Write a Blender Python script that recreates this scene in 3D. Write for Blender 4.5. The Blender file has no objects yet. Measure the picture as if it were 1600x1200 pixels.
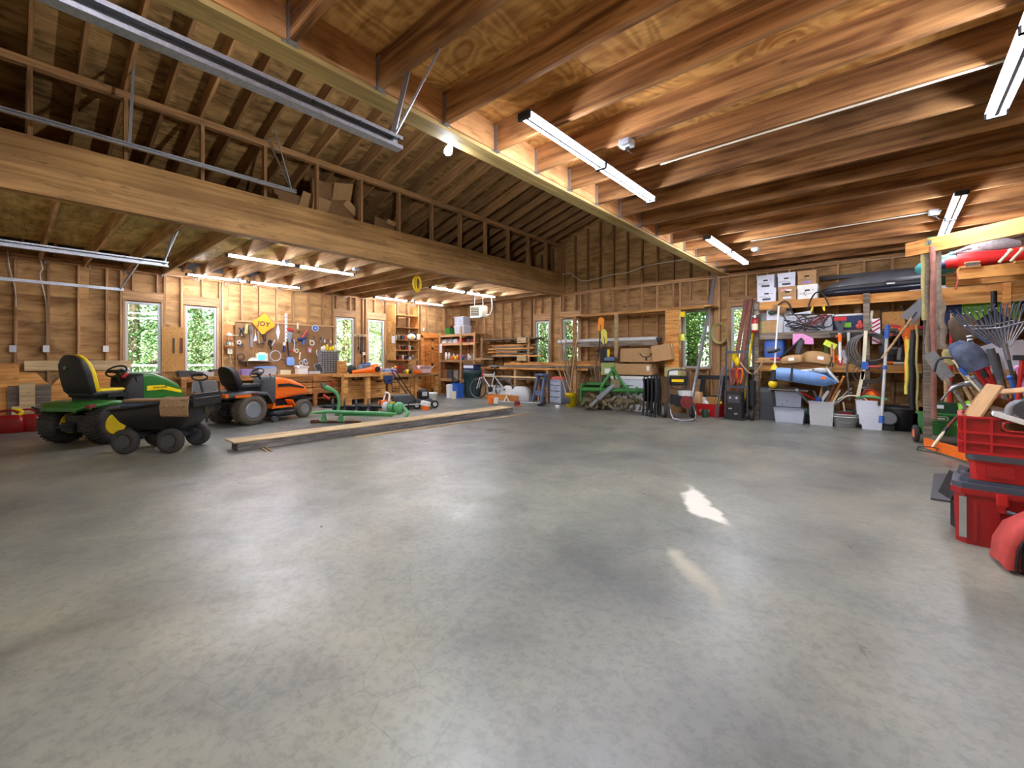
import bpy, bmesh, math, random
from mathutils import Vector, Matrix, Euler
random.seed(7)
sc = bpy.context.scene
COL = sc.collection
PI = math.pi
# ---------------- camera ----------------
EYE = 1.22; FPX = 680.0; YAW = math.radians(40.95); HOR = 562.0
cd = bpy.data.cameras.new('camera'); cam = bpy.data.objects.new('camera', cd); COL.objects.link(cam)
cam.location = (0, 0, EYE); cam.rotation_euler = (PI/2, 0, YAW)
cd.sensor_width = 36; cd.lens = FPX/1600*36; cd.shift_y = (HOR-600)/1600; cd.clip_start = .05; cd.clip_end = 300
sc.camera = cam
# ---------------- sky, sun, exposure ----------------
w = bpy.data.worlds.new('world'); sc.world = w; w.use_nodes = True
nt = w.node_tree; bg = nt.nodes['Background']
sky = nt.nodes.new('ShaderNodeTexSky'); sky.sky_type = 'NISHITA'; sky.sun_disc = False
sky.sun_elevation = math.radians(50); sky.sun_rotation = math.radians(140)
nt.links.new(sky.outputs[0], bg.inputs[0]); bg.inputs[1].default_value = .16
sd = bpy.data.lights.new('sun', 'SUN'); sd.energy = 8.5; sd.angle = math.radians(.6); sd.color = (1, .95, .86)
so = bpy.data.objects.new('sun', sd); COL.objects.link(so); so.rotation_euler = Vector((.32, -.28, .9)).to_track_quat('Z', 'Y').to_euler()
sc.view_settings.view_transform = 'Standard'; sc.view_settings.look = 'None'
sc.view_settings.gamma = 1; sc.view_settings.use_curve_mapping = False
sc.view_settings.exposure = 1.45
sc.cycles.diffuse_bounces = 6; sc.cycles.max_bounces = 10
TUBE = 80.0          # radiance of the LED tubes
# ---------------- geometry of the view: real points from measured rays ----------------
def ray(px):
    u = (px-800)/FPX
    return -math.sin(YAW)+math.cos(YAW)*u, math.cos(YAW)+math.sin(YAW)*u
def onY(px, py, Y):
    a, b = ray(px); d = Y/b
    return Vector((a*d, Y, EYE+(HOR-py)/FPX*d))
def onX(px, py, X):
    a, b = ray(px); d = X/a
    return Vector((X, b*d, EYE+(HOR-py)/FPX*d))
def onZ(px, py, z=0.0):
    a, b = ray(px); d = (z-EYE)*FPX/(HOR-py)
    return Vector((a*d, b*d, z))
# ---------------- materials ----------------
MATS = {}
def nmat(name):
    m = bpy.data.materials.new(name); m.use_nodes = True
    MATS[name] = m
    return m, m.node_tree, m.node_tree.nodes['Principled BSDF']
def lin(c):
    return tuple(((v/255)/12.92 if v <= 10 else (((v/255)+.055)/1.055)**2.4) for v in c)+(1,)
def N(nt, t, **k):
    n = nt.nodes.new(t)
    for a, b in k.items(): setattr(n, a, b)
    return n
def plain(name, rgb, rough=.5, metal=0, var=.08, scale=30, bump=0, alpha=1, emit=0, spec=None, trans=0):
    m, nt, p = nmat(name)
    c = lin(rgb)
    tc = N(nt, 'ShaderNodeTexCoord'); no = N(nt, 'ShaderNodeTexNoise'); no.inputs['Scale'].default_value = scale; no.inputs['Detail'].default_value = 4
    nt.links.new(tc.outputs['Object'], no.inputs['Vector'])
    mr = N(nt, 'ShaderNodeMapRange'); mr.inputs['From Min'].default_value = .3; mr.inputs['From Max'].default_value = .7
    mr.inputs['To Min'].default_value = 1-var; mr.inputs['To Max'].default_value = 1+var
    nt.links.new(no.outputs['Fac'], mr.inputs['Value'])
    mx = N(nt, 'ShaderNodeVectorMath', operation='SCALE'); mx.inputs[0].default_value = c[:3]
    nt.links.new(mr.outputs[0], mx.inputs['Scale']); nt.links.new(mx.outputs[0], p.inputs['Base Color'])
    p.inputs['Roughness'].default_value = rough; p.inputs['Metallic'].default_value = metal
    if spec is not None: p.inputs['Specular IOR Level'].default_value = spec
    if alpha < 1: p.inputs['Alpha'].default_value = alpha
    if trans: p.inputs['Transmission Weight'].default_value = trans
    if bump:
        b = N(nt, 'ShaderNodeBump'); b.inputs['Strength'].default_value = bump; b.inputs['Distance'].default_value = .01
        nt.links.new(no.outputs['Fac'], b.inputs['Height']); nt.links.new(b.outputs[0], p.inputs['Normal'])
    if emit:
        p.inputs['Emission Color'].default_value = c; p.inputs['Emission Strength'].default_value = emit
    return m
def wood(name, dark, light, sx=.8, sy=16, rings=0, rough=.65, knots=.35, rnd=.28, specks=.3):
    """grain along local X of each board; each object gets its own offset and tone"""
    m, nt, p = nmat(name)
    tc = N(nt, 'ShaderNodeTexCoord'); oi = N(nt, 'ShaderNodeObjectInfo')
    add = N(nt, 'ShaderNodeVectorMath', operation='MULTIPLY_ADD')
    add.inputs[1].default_value = (1, 1, 1)
    comb = N(nt, 'ShaderNodeVectorMath', operation='SCALE'); comb.inputs[0].default_value = (17.3, 9.1, 23.7)
    nt.links.new(oi.outputs['Random'], comb.inputs['Scale'])
    nt.links.new(tc.outputs['Object'], add.inputs[0]); nt.links.new(comb.outputs[0], add.inputs[2])
    mp = N(nt, 'ShaderNodeMapping'); mp.inputs['Scale'].default_value = (sx, sy, sy)
    nt.links.new(add.outputs[0], mp.inputs['Vector'])
    n1 = N(nt, 'ShaderNodeTexNoise'); n1.inputs['Scale'].default_value = 1.6; n1.inputs['Detail'].default_value = 6; n1.inputs['Roughness'].default_value = .62; n1.inputs['Distortion'].default_value = .6
    nt.links.new(mp.outputs[0], n1.inputs['Vector'])
    fac = n1.outputs['Fac']
    if rings:
        mp2 = N(nt, 'ShaderNodeMapping'); mp2.inputs['Scale'].default_value = (sx*1.3, sy*.22, sy*.22)
        nt.links.new(add.outputs[0], mp2.inputs['Vector'])
        n2 = N(nt, 'ShaderNodeTexNoise'); n2.inputs['Scale'].default_value = 1.0; n2.inputs['Detail'].default_value = 2; n2.inputs['Distortion'].default_value = .9
        nt.links.new(mp2.outputs[0], n2.inputs['Vector'])
        mu = N(nt, 'ShaderNodeMath', operation='MULTIPLY'); mu.inputs[1].default_value = rings
        nt.links.new(n2.outputs['Fac'], mu.inputs[0])
        si = N(nt, 'ShaderNodeMath', operation='SINE'); nt.links.new(mu.outputs[0], si.inputs[0])
        ab = N(nt, 'ShaderNodeMath', operation='MULTIPLY_ADD'); ab.inputs[1].default_value = .085; nt.links.new(si.outputs[0], ab.inputs[0]); nt.links.new(fac, ab.inputs[2])
        fac = ab.outputs[0]
    cr = N(nt, 'ShaderNodeValToRGB'); e = cr.color_ramp.elements
    e[0].position = .32; e[0].color = lin(dark); e[1].position = .66; e[1].color = lin(light)
    nt.links.new(fac, cr.inputs['Fac'])
    # knots
    mp3 = N(nt, 'ShaderNodeMapping'); mp3.inputs['Scale'].default_value = (2.2, 6, 6)
    nt.links.new(add.outputs[0], mp3.inputs['Vector'])
    vo = N(nt, 'ShaderNodeTexVoronoi'); vo.inputs['Scale'].default_value = 1.0
    nt.links.new(mp3.outputs[0], vo.inputs['Vector'])
    kr = N(nt, 'ShaderNodeMapRange'); kr.inputs['From Min'].default_value = .03; kr.inputs['From Max'].default_value = .1; kr.inputs['To Min'].default_value = 1-knots; kr.inputs['To Max'].default_value = 1
    nt.links.new(vo.outputs['Distance'], kr.inputs['Value'])
    # tone per board
    tr = N(nt, 'ShaderNodeMapRange'); tr.inputs['To Min'].default_value = 1-rnd; tr.inputs['To Max'].default_value = 1+rnd*.7
    nt.links.new(oi.outputs['Random'], tr.inputs['Value'])
    m1 = N(nt, 'ShaderNodeMath', operation='MULTIPLY'); nt.links.new(kr.outputs[0], m1.inputs[0]); nt.links.new(tr.outputs[0], m1.inputs[1])
    # small dark streaks of pitch and splits
    mp4 = N(nt, 'ShaderNodeMapping'); mp4.inputs['Scale'].default_value = (5, 22, 22); nt.links.new(add.outputs[0], mp4.inputs['Vector'])
    n4 = N(nt, 'ShaderNodeTexNoise'); n4.inputs['Scale'].default_value = 1.0; n4.inputs['Detail'].default_value = 3; nt.links.new(mp4.outputs[0], n4.inputs['Vector'])
    s4 = N(nt, 'ShaderNodeMapRange'); s4.inputs['From Min'].default_value = .62; s4.inputs['From Max'].default_value = .7; s4.inputs['To Min'].default_value = 1; s4.inputs['To Max'].default_value = 1-specks; nt.links.new(n4.outputs['Fac'], s4.inputs['Value'])
    m0 = N(nt, 'ShaderNodeMath', operation='MULTIPLY'); nt.links.new(m1.outputs[0], m0.inputs[0]); nt.links.new(s4.outputs[0], m0.inputs[1]); m1 = m0
    # large blotches
    n3 = N(nt, 'ShaderNodeTexNoise'); n3.inputs['Scale'].default_value = 1.3; n3.inputs['Detail'].default_value = 3
    nt.links.new(add.outputs[0], n3.inputs['Vector'])
    b3 = N(nt, 'ShaderNodeMapRange'); b3.inputs['From Min'].default_value = .3; b3.inputs['From Max'].default_value = .7; b3.inputs['To Min'].default_value = .8; b3.inputs['To Max'].default_value = 1.15
    nt.links.new(n3.outputs['Fac'], b3.inputs['Value'])
    m2 = N(nt, 'ShaderNodeMath', operation='MULTIPLY'); nt.links.new(m1.outputs[0], m2.inputs[0]); nt.links.new(b3.outputs[0], m2.inputs[1])
    sv = N(nt, 'ShaderNodeVectorMath', operation='SCALE'); nt.links.new(cr.outputs[0], sv.inputs[0]); nt.links.new(m2.outputs[0], sv.inputs['Scale'])
    nt.links.new(sv.outputs[0], p.inputs['Base Color'])
    p.inputs['Roughness'].default_value = rough; p.inputs['Specular IOR Level'].default_value = .25
    return m
wood('wall_ply', (140, 102, 60), (198, 156, 102), sx=.8, sy=6, rings=16, knots=.2, rnd=.2, specks=.45)
wood('stud_wood', (146, 106, 68), (204, 162, 116), sx=.9, sy=18)
wood('joist_wood', (110, 72, 42), (192, 142, 90), sx=.4, sy=10, rings=24, knots=.4, rnd=.34, rough=.92)
wood('loft_joist', (152, 116, 78), (214, 178, 130), sx=.5, sy=12, rings=16, rnd=.2, rough=.85)
wood('rafter_wood', (118, 84, 52), (176, 134, 88), sx=.8, sy=16)
wood('roof_ply', (120, 90, 52), (190, 150, 94), sx=1.2, sy=7, rings=20, specks=.6)
wood('deck_ply', (170, 114, 56), (232, 182, 108), sx=1.6, sy=5, rings=60, knots=.15, rnd=.12)
wood('loft_ply', (164, 136, 76), (222, 196, 128), sx=1.2, sy=7, rings=20, rnd=.12, specks=.5)
wood('glulam', (132, 96, 56), (188, 146, 92), sx=.35, sy=9, rings=6, knots=.3, rnd=.05)
wood('glulam_green', (140, 118, 70), (190, 164, 104), sx=.5, sy=14, knots=.2, rnd=.05)
wood('blocking', (172, 120, 72), (220, 168, 112), sx=1.2, sy=8, rings=14, rnd=.12)
wood('old_wood', (98, 88, 76), (156, 144, 128), sx=.7, sy=18, rings=10, rough=.8)
wood('bench_wood', (160, 106, 52), (222, 166, 96), sx=.9, sy=12, rings=12, rough=.5)
wood('honey_wood', (168, 96, 40), (214, 140, 70), sx=.9, sy=14, rings=16, rough=.45, knots=.05)
wood('cabinet_wood', (150, 94, 48), (200, 140, 82), sx=.9, sy=12, rings=10, rough=.5)
wood('grey_wood', (96, 92, 90), (150, 144, 140), sx=1.5, sy=22, rings=8, rough=.8, knots=.3)
wood('pale_wood', (176, 146, 102), (224, 198, 152), sx=.8, sy=14)
wood('fir', (176, 112, 52), (226, 166, 92), sx=.7, sy=14, rings=18, rnd=.1)
wood('handle_wood', (150, 116, 80), (206, 172, 128), sx=2, sy=40, knots=0, rnd=.2)
plain('galv', (168, 172, 178), .42, .75, .16, 60)
plain('steel', (150, 152, 156), .35, .9, .1)
plain('dark_steel', (58, 60, 64), .45, .7, .15)
plain('rust', (104, 62, 42), .8, .3, .3, 40, .3)
plain('chrome', (200, 202, 205), .18, 1, .03)
plain('black', (26, 26, 28), .5, 0, .12)
plain('black_metal', (34, 35, 38), .38, .3, .12)
plain('black_matte', (22, 22, 23), .85, 0, .15)
plain('rubber', (54, 51, 48), .82, 0, .2, 50, .35)
plain('dusty_rubber', (92, 84, 72), .9, 0, .2, 30, .3)
plain('grey_plastic', (120, 122, 126), .5, 0, .06)
plain('dark_grey', (66, 68, 72), .55, 0, .1)
plain('light_grey', (190, 192, 192), .5, 0, .06)
plain('white', (232, 232, 226), .5, 0, .05)
plain('white_card', (214, 218, 228), .7, 0, .05)
plain('cream', (226, 216, 184), .5, 0, .06)
plain('card', (176, 138, 92), .8, 0, .08, 12)
plain('card_dark', (134, 100, 64), .8, 0, .1, 12)
plain('jd_green', (46, 112, 42), .3, 0, .06)
plain('pale_green', (92, 164, 104), .38, 0, .1)
plain('green', (52, 122, 52), .42, 0, .12)
plain('bright_green', (126, 188, 48), .5, 0, .08)
plain('dark_green', (30, 66, 42), .5, 0, .12)
plain('bin_green', (38, 62, 62), .5, 0, .1)
plain('yellow', (240, 208, 20), .4, 0, .06)
plain('orange', (240, 112, 24), .35, 0, .06)
plain('safety_orange', (255, 150, 10), .6, 0, .04)
plain('red', (152, 18, 20), .35, 0, .08)
plain('bright_red', (180, 26, 26), .42, 0, .08)
plain('faded_red', (196, 84, 74), .7, 0, .12)
plain('dark_red', (110, 34, 30), .6, 0, .15)
plain('brick_red', (142, 94, 80), .8, 0, .2, 14)
plain('blue', (44, 92, 176), .42, 0, .08)
plain('light_blue', (120, 158, 214), .45, 0, .08)
plain('drawer_face', (86, 84, 78), .4, 0, .3, 9)
plain('bag_red', (176, 58, 50), .75, 0, .15, 18, .2)
plain('lemon', (228, 216, 92), .5, 0, .06)
plain('sage', (150, 164, 96), .75, 0, .12, 12)
plain('pink_card', (206, 172, 164), .8, 0, .1)
plain('cargo_grey', (88, 90, 94), .32, 0, .16, 5)
plain('putty', (160, 152, 126), .6, 0, .05)
plain('dirty_blue', (92, 102, 124), .5, .3, .4, 14)
plain('dull_brown', (92, 74, 54), .75, 0, .2, 12)
plain('lid_grey', (62, 68, 80), .5, 0, .06)
plain('box_navy', (30, 36, 50), .3, 0, .08)
plain('dark_blue', (36, 52, 96), .45, 0, .1)
plain('slate_blue', (84, 100, 132), .5, 0, .08)
plain('teal', (60, 150, 150), .5, 0, .3, 12)
plain('pink', (226, 150, 200), .6, 0, .05)
plain('purple', (150, 130, 190), .5, 0, .1)
plain('lime', (210, 226, 60), .5, 0, .05)
plain('khaki', (172, 160, 104), .85, 0, .15)
plain('strap_grey', (128, 114, 98), .9, 0, .25, 20)
plain('hose_grey', (96, 94, 92), .6, 0, .1)
plain('cable_white', (224, 216, 200), .55, 0, .05)
plain('rope', (170, 158, 96), .8, 0, .2)
plain('carpet', (148, 118, 84), .95, 0, .35, 70, .6)
plain('cloth_grey', (134, 132, 130), .9, 0, .15)
plain('cloth_white', (214, 214, 212), .9, 0, .08)
plain('hardboard', (140, 102, 62), .75, 0, .08, 10)
plain('osb', (176, 128, 66), .8, 0, .3, 45)
plain('concrete_pale', (170, 166, 154), .85, 0, .1)
plain('leaf_a', (150, 186, 104), .6, 0, .35, 3)
plain('leaf_b', (196, 208, 150), .6, 0, .3, 3)
plain('leaf_c', (118, 156, 98), .6, 0, .35, 3)
plain('bark', (110, 92, 76), .9, 0, .25, 12, .5)
plain('grass', (96, 128, 60), .9, 0, .3, 4)
plain('clear_plastic', (212, 220, 232), .25, 0, .03, alpha=.55)
plain('smoke_plastic', (160, 166, 180), .3, 0, .03, alpha=.75)
plain('mud', (134, 120, 90), .85, .1, .3, 25, .3)
M = MATS
# glass
g, nt, p = nmat('glass')
for l in list(nt.links): nt.links.remove(l)
tb = N(nt, 'ShaderNodeBsdfTransparent'); tb.inputs[0].default_value = (.95, .98, .97, 1); gl = N(nt, 'ShaderNodeBsdfGlossy'); gl.inputs['Roughness'].default_value = .02
fr = N(nt, 'ShaderNodeFresnel'); fr.inputs['IOR'].default_value = 1.45; mx = N(nt, 'ShaderNodeMixShader')
nt.links.new(fr.outputs[0], mx.inputs[0]); nt.links.new(tb.outputs[0], mx.inputs[1]); nt.links.new(gl.outputs[0], mx.inputs[2])
nt.links.new(mx.outputs[0], nt.nodes['Material Output'].inputs[0])
# emitters
def emitter(name, rgb, s):
    m, nt, p = nmat(name); p.inputs['Base Color'].default_value = lin(rgb); p.inputs['Emission Color'].default_value = lin(rgb); p.inputs['Emission Strength'].default_value = s
    return m
emitter('tube', (238, 240, 255), TUBE); emitter('bulb', (240, 244, 255), 1700); emitter('screen', (60, 130, 220), 1.2)
# concrete floor
m, nt, p = nmat('floor')
tc = N(nt, 'ShaderNodeTexCoord')
def noise(scale, det, rough=.55, dist=0, vec=None):
    n = N(nt, 'ShaderNodeTexNoise'); n.inputs['Scale'].default_value = scale; n.inputs['Detail'].default_value = det; n.inputs['Roughness'].default_value = rough; n.inputs['Distortion'].default_value = dist
    nt.links.new(vec or tc.outputs['Object'], n.inputs['Vector']); return n.outputs['Fac']
def ramp(fac, stops):
    r = N(nt, 'ShaderNodeValToRGB'); e = r.color_ramp.elements
    while len(e) < len(stops): e.new(.5)
    for i, (a, c) in enumerate(stops): e[i].position = a; e[i].color = c if len(c) == 4 else lin(c)
    nt.links.new(fac, r.inputs['Fac']); return r.outputs[0]
def mix(fac, a, b, mode='MIX'):
    x = N(nt, 'ShaderNodeMix', data_type='RGBA', blend_type=mode)
    if isinstance(fac, float): x.inputs[0].default_value = fac
    else: nt.links.new(fac, x.inputs[0])
    for s, v in ((6, a), (7, b)):
        if isinstance(v, tuple): x.inputs[s].default_value = v
        else: nt.links.new(v, x.inputs[s])
    return x.outputs[2]
base = ramp(noise(.32, 5, .6, .4), [(.3, (94, 98, 96)), (.5, (122, 123, 113)), (.7, (144, 141, 124))])
fine = ramp(noise(1.5, 9, .62, .3), [(.25, (.55, .57, .6, 1)), (.5, (.93, .93, .93, 1)), (.72, (1.16, 1.14, 1.08, 1))])
c1 = mix(.8, base, fine, 'MULTIPLY')
speck = ramp(noise(26, 4, .7), [(.36, (.5, .5, .52, 1)), (.55, (1.05, 1.05, 1.05, 1))])
c2 = mix(.4, c1, speck, 'MULTIPLY')
# hairline crazing
vo = N(nt, 'ShaderNodeTexVoronoi', feature='DISTANCE_TO_EDGE', voronoi_dimensions='2D'); vo.inputs['Scale'].default_value = 6
wv = N(nt, 'ShaderNodeMix', data_type='RGBA'); wv.inputs[0].default_value = .09
nn = N(nt, 'ShaderNodeTexNoise'); nn.inputs['Scale'].default_value = 3; nt.links.new(tc.outputs['Object'], nn.inputs['Vector'])
nt.links.new(tc.outputs['Object'], wv.inputs[6]); nt.links.new(nn.outputs['Color'], wv.inputs[7]); nt.links.new(wv.outputs[2], vo.inputs['Vector'])
cz = ramp(vo.outputs['Distance'], [(0.0, (.72, .72, .73, 1)), (.02, (1, 1, 1, 1))])
czm = ramp(noise(.45, 3), [(.48, (0, 0, 0, 1)), (.62, (.8, .8, .8, 1))])
c3 = mix(czm, c2, mix(1.0, c2, cz, 'MULTIPLY'))
# mineral stains: winding pale lines
def stain(pts, width, wob=.16):
    """mask: 1 near the polyline given in floor metres"""
    out = None
    sx = N(nt, 'ShaderNodeVectorMath', operation='MULTIPLY_ADD'); 
    n2 = N(nt, 'ShaderNodeTexNoise'); n2.inputs['Scale'].default_value = 4.5; n2.inputs['Detail'].default_value = 5
    nt.links.new(tc.outputs['Object'], n2.inputs['Vector'])
    sx.inputs[1].default_value = (wob*2, wob*2, 0); nt.links.new(n2.outputs['Color'], sx.inputs[0]); nt.links.new(tc.outputs['Object'], sx.inputs[2])
    for (ax, ay, w0), (bx, by, w1) in zip(pts[:-1], pts[1:]):
        a = Vector((ax+wob, ay+wob, 0)); b = Vector((bx+wob, by+wob, 0)); d = b-a; L2 = d.dot(d)
        s1 = N(nt, 'ShaderNodeVectorMath', operation='SUBTRACT'); nt.links.new(sx.outputs[0], s1.inputs[0]); s1.inputs[1].default_value = a
        dt = N(nt, 'ShaderNodeVectorMath', operation='DOT_PRODUCT'); nt.links.new(s1.outputs[0], dt.inputs[0]); dt.inputs[1].default_value = d/L2
        cl = N(nt, 'ShaderNodeClamp'); nt.links.new(dt.outputs['Value'], cl.inputs[0])
        sc_ = N(nt, 'ShaderNodeVectorMath', operation='SCALE'); sc_.inputs[0].default_value = d; nt.links.new(cl.outputs[0], sc_.inputs['Scale'])
        s2 = N(nt, 'ShaderNodeVectorMath', operation='DISTANCE'); nt.links.new(s1.outputs[0], s2.inputs[0]); nt.links.new(sc_.outputs[0], s2.inputs[1])
        wd = N(nt, 'ShaderNodeMapRange'); wd.inputs['To Min'].default_value = w0; wd.inputs['To Max'].default_value = w1; nt.links.new(cl.outputs[0], wd.inputs['Value'])
        lt = N(nt, 'ShaderNodeMath', operation='SUBTRACT'); nt.links.new(wd.outputs[0], lt.inputs[0]); nt.links.new(s2.outputs['Value'], lt.inputs[1])
        if out is None: out = lt.outputs[0]
        else:
            mxn = N(nt, 'ShaderNodeMath', operation='MAXIMUM'); nt.links.new(out, mxn.inputs[0]); nt.links.new(lt.outputs[0], mxn.inputs[1]); out = mxn.outputs[0]
    mr = N(nt, 'ShaderNodeMapRange'); mr.inputs['From Min'].default_value = 0; mr.inputs['From Max'].default_value = width; nt.links.new(out, mr.inputs['Value'])
    return mr.outputs[0]
def F2(px, py, w): v = onZ(px, py); return (v.x, v.y, w)
s1 = stain([F2(1072, 755, .06), F2(1100, 800, .16), F2(1150, 825, .05), F2(1190, 840, .06), F2(1222, 865, .04)], .03, .10)
c4 = mix(s1, c3, lin((196, 192, 178)))
s2 = stain([F2(1050, 862, .1), F2(1090, 900, .1), F2(1130, 950, .07), F2(1165, 1000, .03)], .05, .10)
c5 = mix(s2, c4, lin((164, 158, 138)))
s3 = stain([F2(1240, 880, .02), F2(1270, 905, .04), F2(1310, 925, .04)], .04, .08)
c6 = mix(s3, c5, lin((166, 156, 136)))
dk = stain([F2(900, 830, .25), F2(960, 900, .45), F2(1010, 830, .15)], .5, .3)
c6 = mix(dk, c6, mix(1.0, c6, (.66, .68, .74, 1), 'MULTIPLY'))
def thin_line(pts, dark):
    global c6
    c6 = mix(stain([F2(a, b, .006) for a, b in pts], .004, .012), c6, mix(1.0, c6, dark, 'MULTIPLY'))
thin_line([(40, 1030), (180, 985), (352, 940)], (.4, .4, .42, 1)); thin_line([(613, 975), (668, 938)], (1.3, 1.3, 1.25, 1))
nt.links.new(c6, p.inputs['Base Color'])
rr = N(nt, 'ShaderNodeMapRange'); rr.inputs['From Min'].default_value = .3; rr.inputs['From Max'].default_value = .7; rr.inputs['To Min'].default_value = .27; rr.inputs['To Max'].default_value = .5
nt.links.new(noise(2.4, 7, .65, .8), rr.inputs['Value'])
rx = N(nt, 'ShaderNodeMath', operation='MULTIPLY_ADD'); rx.inputs[1].default_value = .3; nt.links.new(s1, rx.inputs[0]); nt.links.new(rr.outputs[0], rx.inputs[2])
rx2 = N(nt, 'ShaderNodeMath', operation='MULTIPLY_ADD'); rx2.inputs[1].default_value = .3; nt.links.new(s2, rx2.inputs[0]); nt.links.new(rx.outputs[0], rx2.inputs[2])
nt.links.new(rx2.outputs[0], p.inputs['Roughness'])
p.inputs['Specular IOR Level'].default_value = .5
bp = N(nt, 'ShaderNodeBump'); bp.inputs['Strength'].default_value = .25; bp.inputs['Distance'].default_value = .004
nt.links.new(noise(14, 6, .6), bp.inputs['Height']); nt.links.new(bp.outputs[0], p.inputs['Normal'])

# ---------------- mesh builder ----------------
def frame(d):
    d = Vector(d).normalized(); up = Vector((0, 0, 1)) if abs(d.z) < .95 else Vector((0, 1, 0))
    x = up.cross(d).normalized(); return x, d.cross(x).normalized(), d
class MB:
    def __init__(s): s.v = []; s.f = []; s.mi = []; s.sm = []; s.m = 0; s.T = None
    def add(s, vs, fs, smooth=False):
        o = len(s.v)
        for q in vs: s.v.append(tuple(s.T @ Vector(q)) if s.T else tuple(q))
        for q in fs: s.f.append(tuple(i+o for i in q)); s.mi.append(s.m); s.sm.append(smooth)
        return s
    def box(s, c, d, rot=None, taper=(1, 1), bev=0):
        """centre, dims; rot = euler; taper scales the top; bev chamfers the vertical edges"""
        x, y, z = d[0]/2, d[1]/2, d[2]/2; vs = []
        if bev:
            b = min(bev, x*.9, y*.9)
            ring = [(x-b, -y), (x, -y+b), (x, y-b), (x-b, y), (-x+b, y), (-x, y-b), (-x, -y+b), (-x+b, -y)]
        else: ring = [(x, -y), (x, y), (-x, y), (-x, -y)]
        n = len(ring)
        for k, (tx, ty) in ((-1, (1, 1)), (1, taper)):
            for a, b_ in ring: vs.append(Vector((a*tx, b_*ty, z*k)))
        R = Euler(rot).to_matrix() if rot else None
        vs = [(R @ q if R else q)+Vector(c) for q in vs]
        fs = [tuple(range(n-1, -1, -1)), tuple(range(n, 2*n))]+[(i, (i+1) % n, n+(i+1) % n, n+i) for i in range(n)]
        return s.add(vs, fs)
    def cyl(s, a, b, r, r2=None, n=12, cap=True, smooth=True):
        r2 = r if r2 is None else r2; a = Vector(a); b = Vector(b); x, y, d = frame(b-a)
        vs = []
        for p_, q in ((a, r), (b, r2)):
            for i in range(n): t = 2*PI*i/n; vs.append(p_+x*math.cos(t)*q+y*math.sin(t)*q)
        s.add(vs, [(i, (i+1) % n, n+(i+1) % n, n+i) for i in range(n)], smooth)
        if cap: s.add(vs[:n], [tuple(range(n-1, -1, -1))]); s.add(vs[n:], [tuple(range(n))])
        return s
    def tube(s, pts, r, n=8, closed=False, sm=0):
        pts = [Vector(q) for q in pts]
        if sm: pts = spline(pts, sm, closed)
        rs = r if isinstance(r, (list, tuple)) else None
        m_ = len(pts); vs = []; px = None
        for i, q in enumerate(pts):
            if closed: d = pts[(i+1) % m_]-pts[i-1]
            else: d = pts[min(i+1, m_-1)]-pts[max(i-1, 0)]
            if d.length < 1e-9: d = Vector((0, 0, 1))
            d.normalize()
            if px is None: x, y, _ = frame(d)
            else:
                x = (px-d*px.dot(d))
                x = x.normalized() if x.length > 1e-6 else frame(d)[0]
                y = d.cross(x)
            px = x
            rr_ = rs[min(int(i*len(rs)/m_), len(rs)-1)] if rs else r
            for k in range(n): t = 2*PI*k/n; vs.append(q+x*math.cos(t)*rr_+y*math.sin(t)*rr_)
        fs = []
        for i in range(m_ if closed else m_-1):
            a = i*n; b = ((i+1) % m_)*n
            for k in range(n): fs.append((a+k, a+(k+1) % n, b+(k+1) % n, b+k))
        s.add(vs, fs, True)
        if not closed: s.add(vs[:n], [tuple(range(n-1, -1, -1))]); s.add(vs[-n:], [tuple(range(n))])
        return s
    def lathe(s, prof, a=(0, 0, 0), axis=(0, 0, 1), n=16, smooth=True, arc=2*PI):
        """prof: (radius, height along the axis)"""
        x, y, d = frame(axis); a = Vector(a); vs = []; full = arc > 6.28; m_ = n if full else n+1
        for r, h in prof:
            for i in range(m_): t = arc*i/n; vs.append(a+d*h+x*math.cos(t)*r+y*math.sin(t)*r)
        fs = []
        for j in range(len(prof)-1):
            for i in range(n): k = (i+1) % m_; fs.append((j*m_+i, j*m_+k, (j+1)*m_+k, (j+1)*m_+i))
        s.add(vs, fs, smooth)
        if full:
            for j, rev in ((0, True), (len(prof)-1, False)):
                if prof[j][0] > 1e-5:
                    ids = list(range(n)); s.add(vs[j*n:(j+1)*n], [tuple(ids[::-1] if rev else ids)])
        return s
    def prism(s, poly, t0, t1, plane='xz'):
        """2D outline extruded; plane xz: extrude in y, xy: in z, yz: in x"""
        f = {'xz': lambda a, b, c: (a, c, b), 'xy': lambda a, b, c: (a, b, c), 'yz': lambda a, b, c: (c, a, b)}[plane]
        n = len(poly); vs = [f(a, b, t0) for a, b in poly]+[f(a, b, t1) for a, b in poly]
        return s.add(vs, [tuple(range(n-1, -1, -1)), tuple(range(n, 2*n))]+[(i, (i+1) % n, n+(i+1) % n, n+i) for i in range(n)])
    def ball(s, c, r, n=12, m_=8):
        rx, ry, rz = (r, r, r) if isinstance(r, (int, float)) else r; c = Vector(c); vs = []
        for j in range(1, m_):
            a = PI*j/m_
            for i in range(n): t = 2*PI*i/n; vs.append(c+Vector((rx*math.sin(a)*math.cos(t), ry*math.sin(a)*math.sin(t), -rz*math.cos(a))))
        vs += [c-Vector((0, 0, rz)), c+Vector((0, 0, rz))]; b = len(vs)-2
        fs = [(j*n+i, j*n+(i+1) % n, (j+1)*n+(i+1) % n, (j+1)*n+i) for j in range(m_-2) for i in range(n)]
        fs += [(b, (i+1) % n, i) for i in range(n)]+[(b+1, (m_-2)*n+i, (m_-2)*n+(i+1) % n) for i in range(n)]
        return s.add(vs, fs, True)
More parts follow.
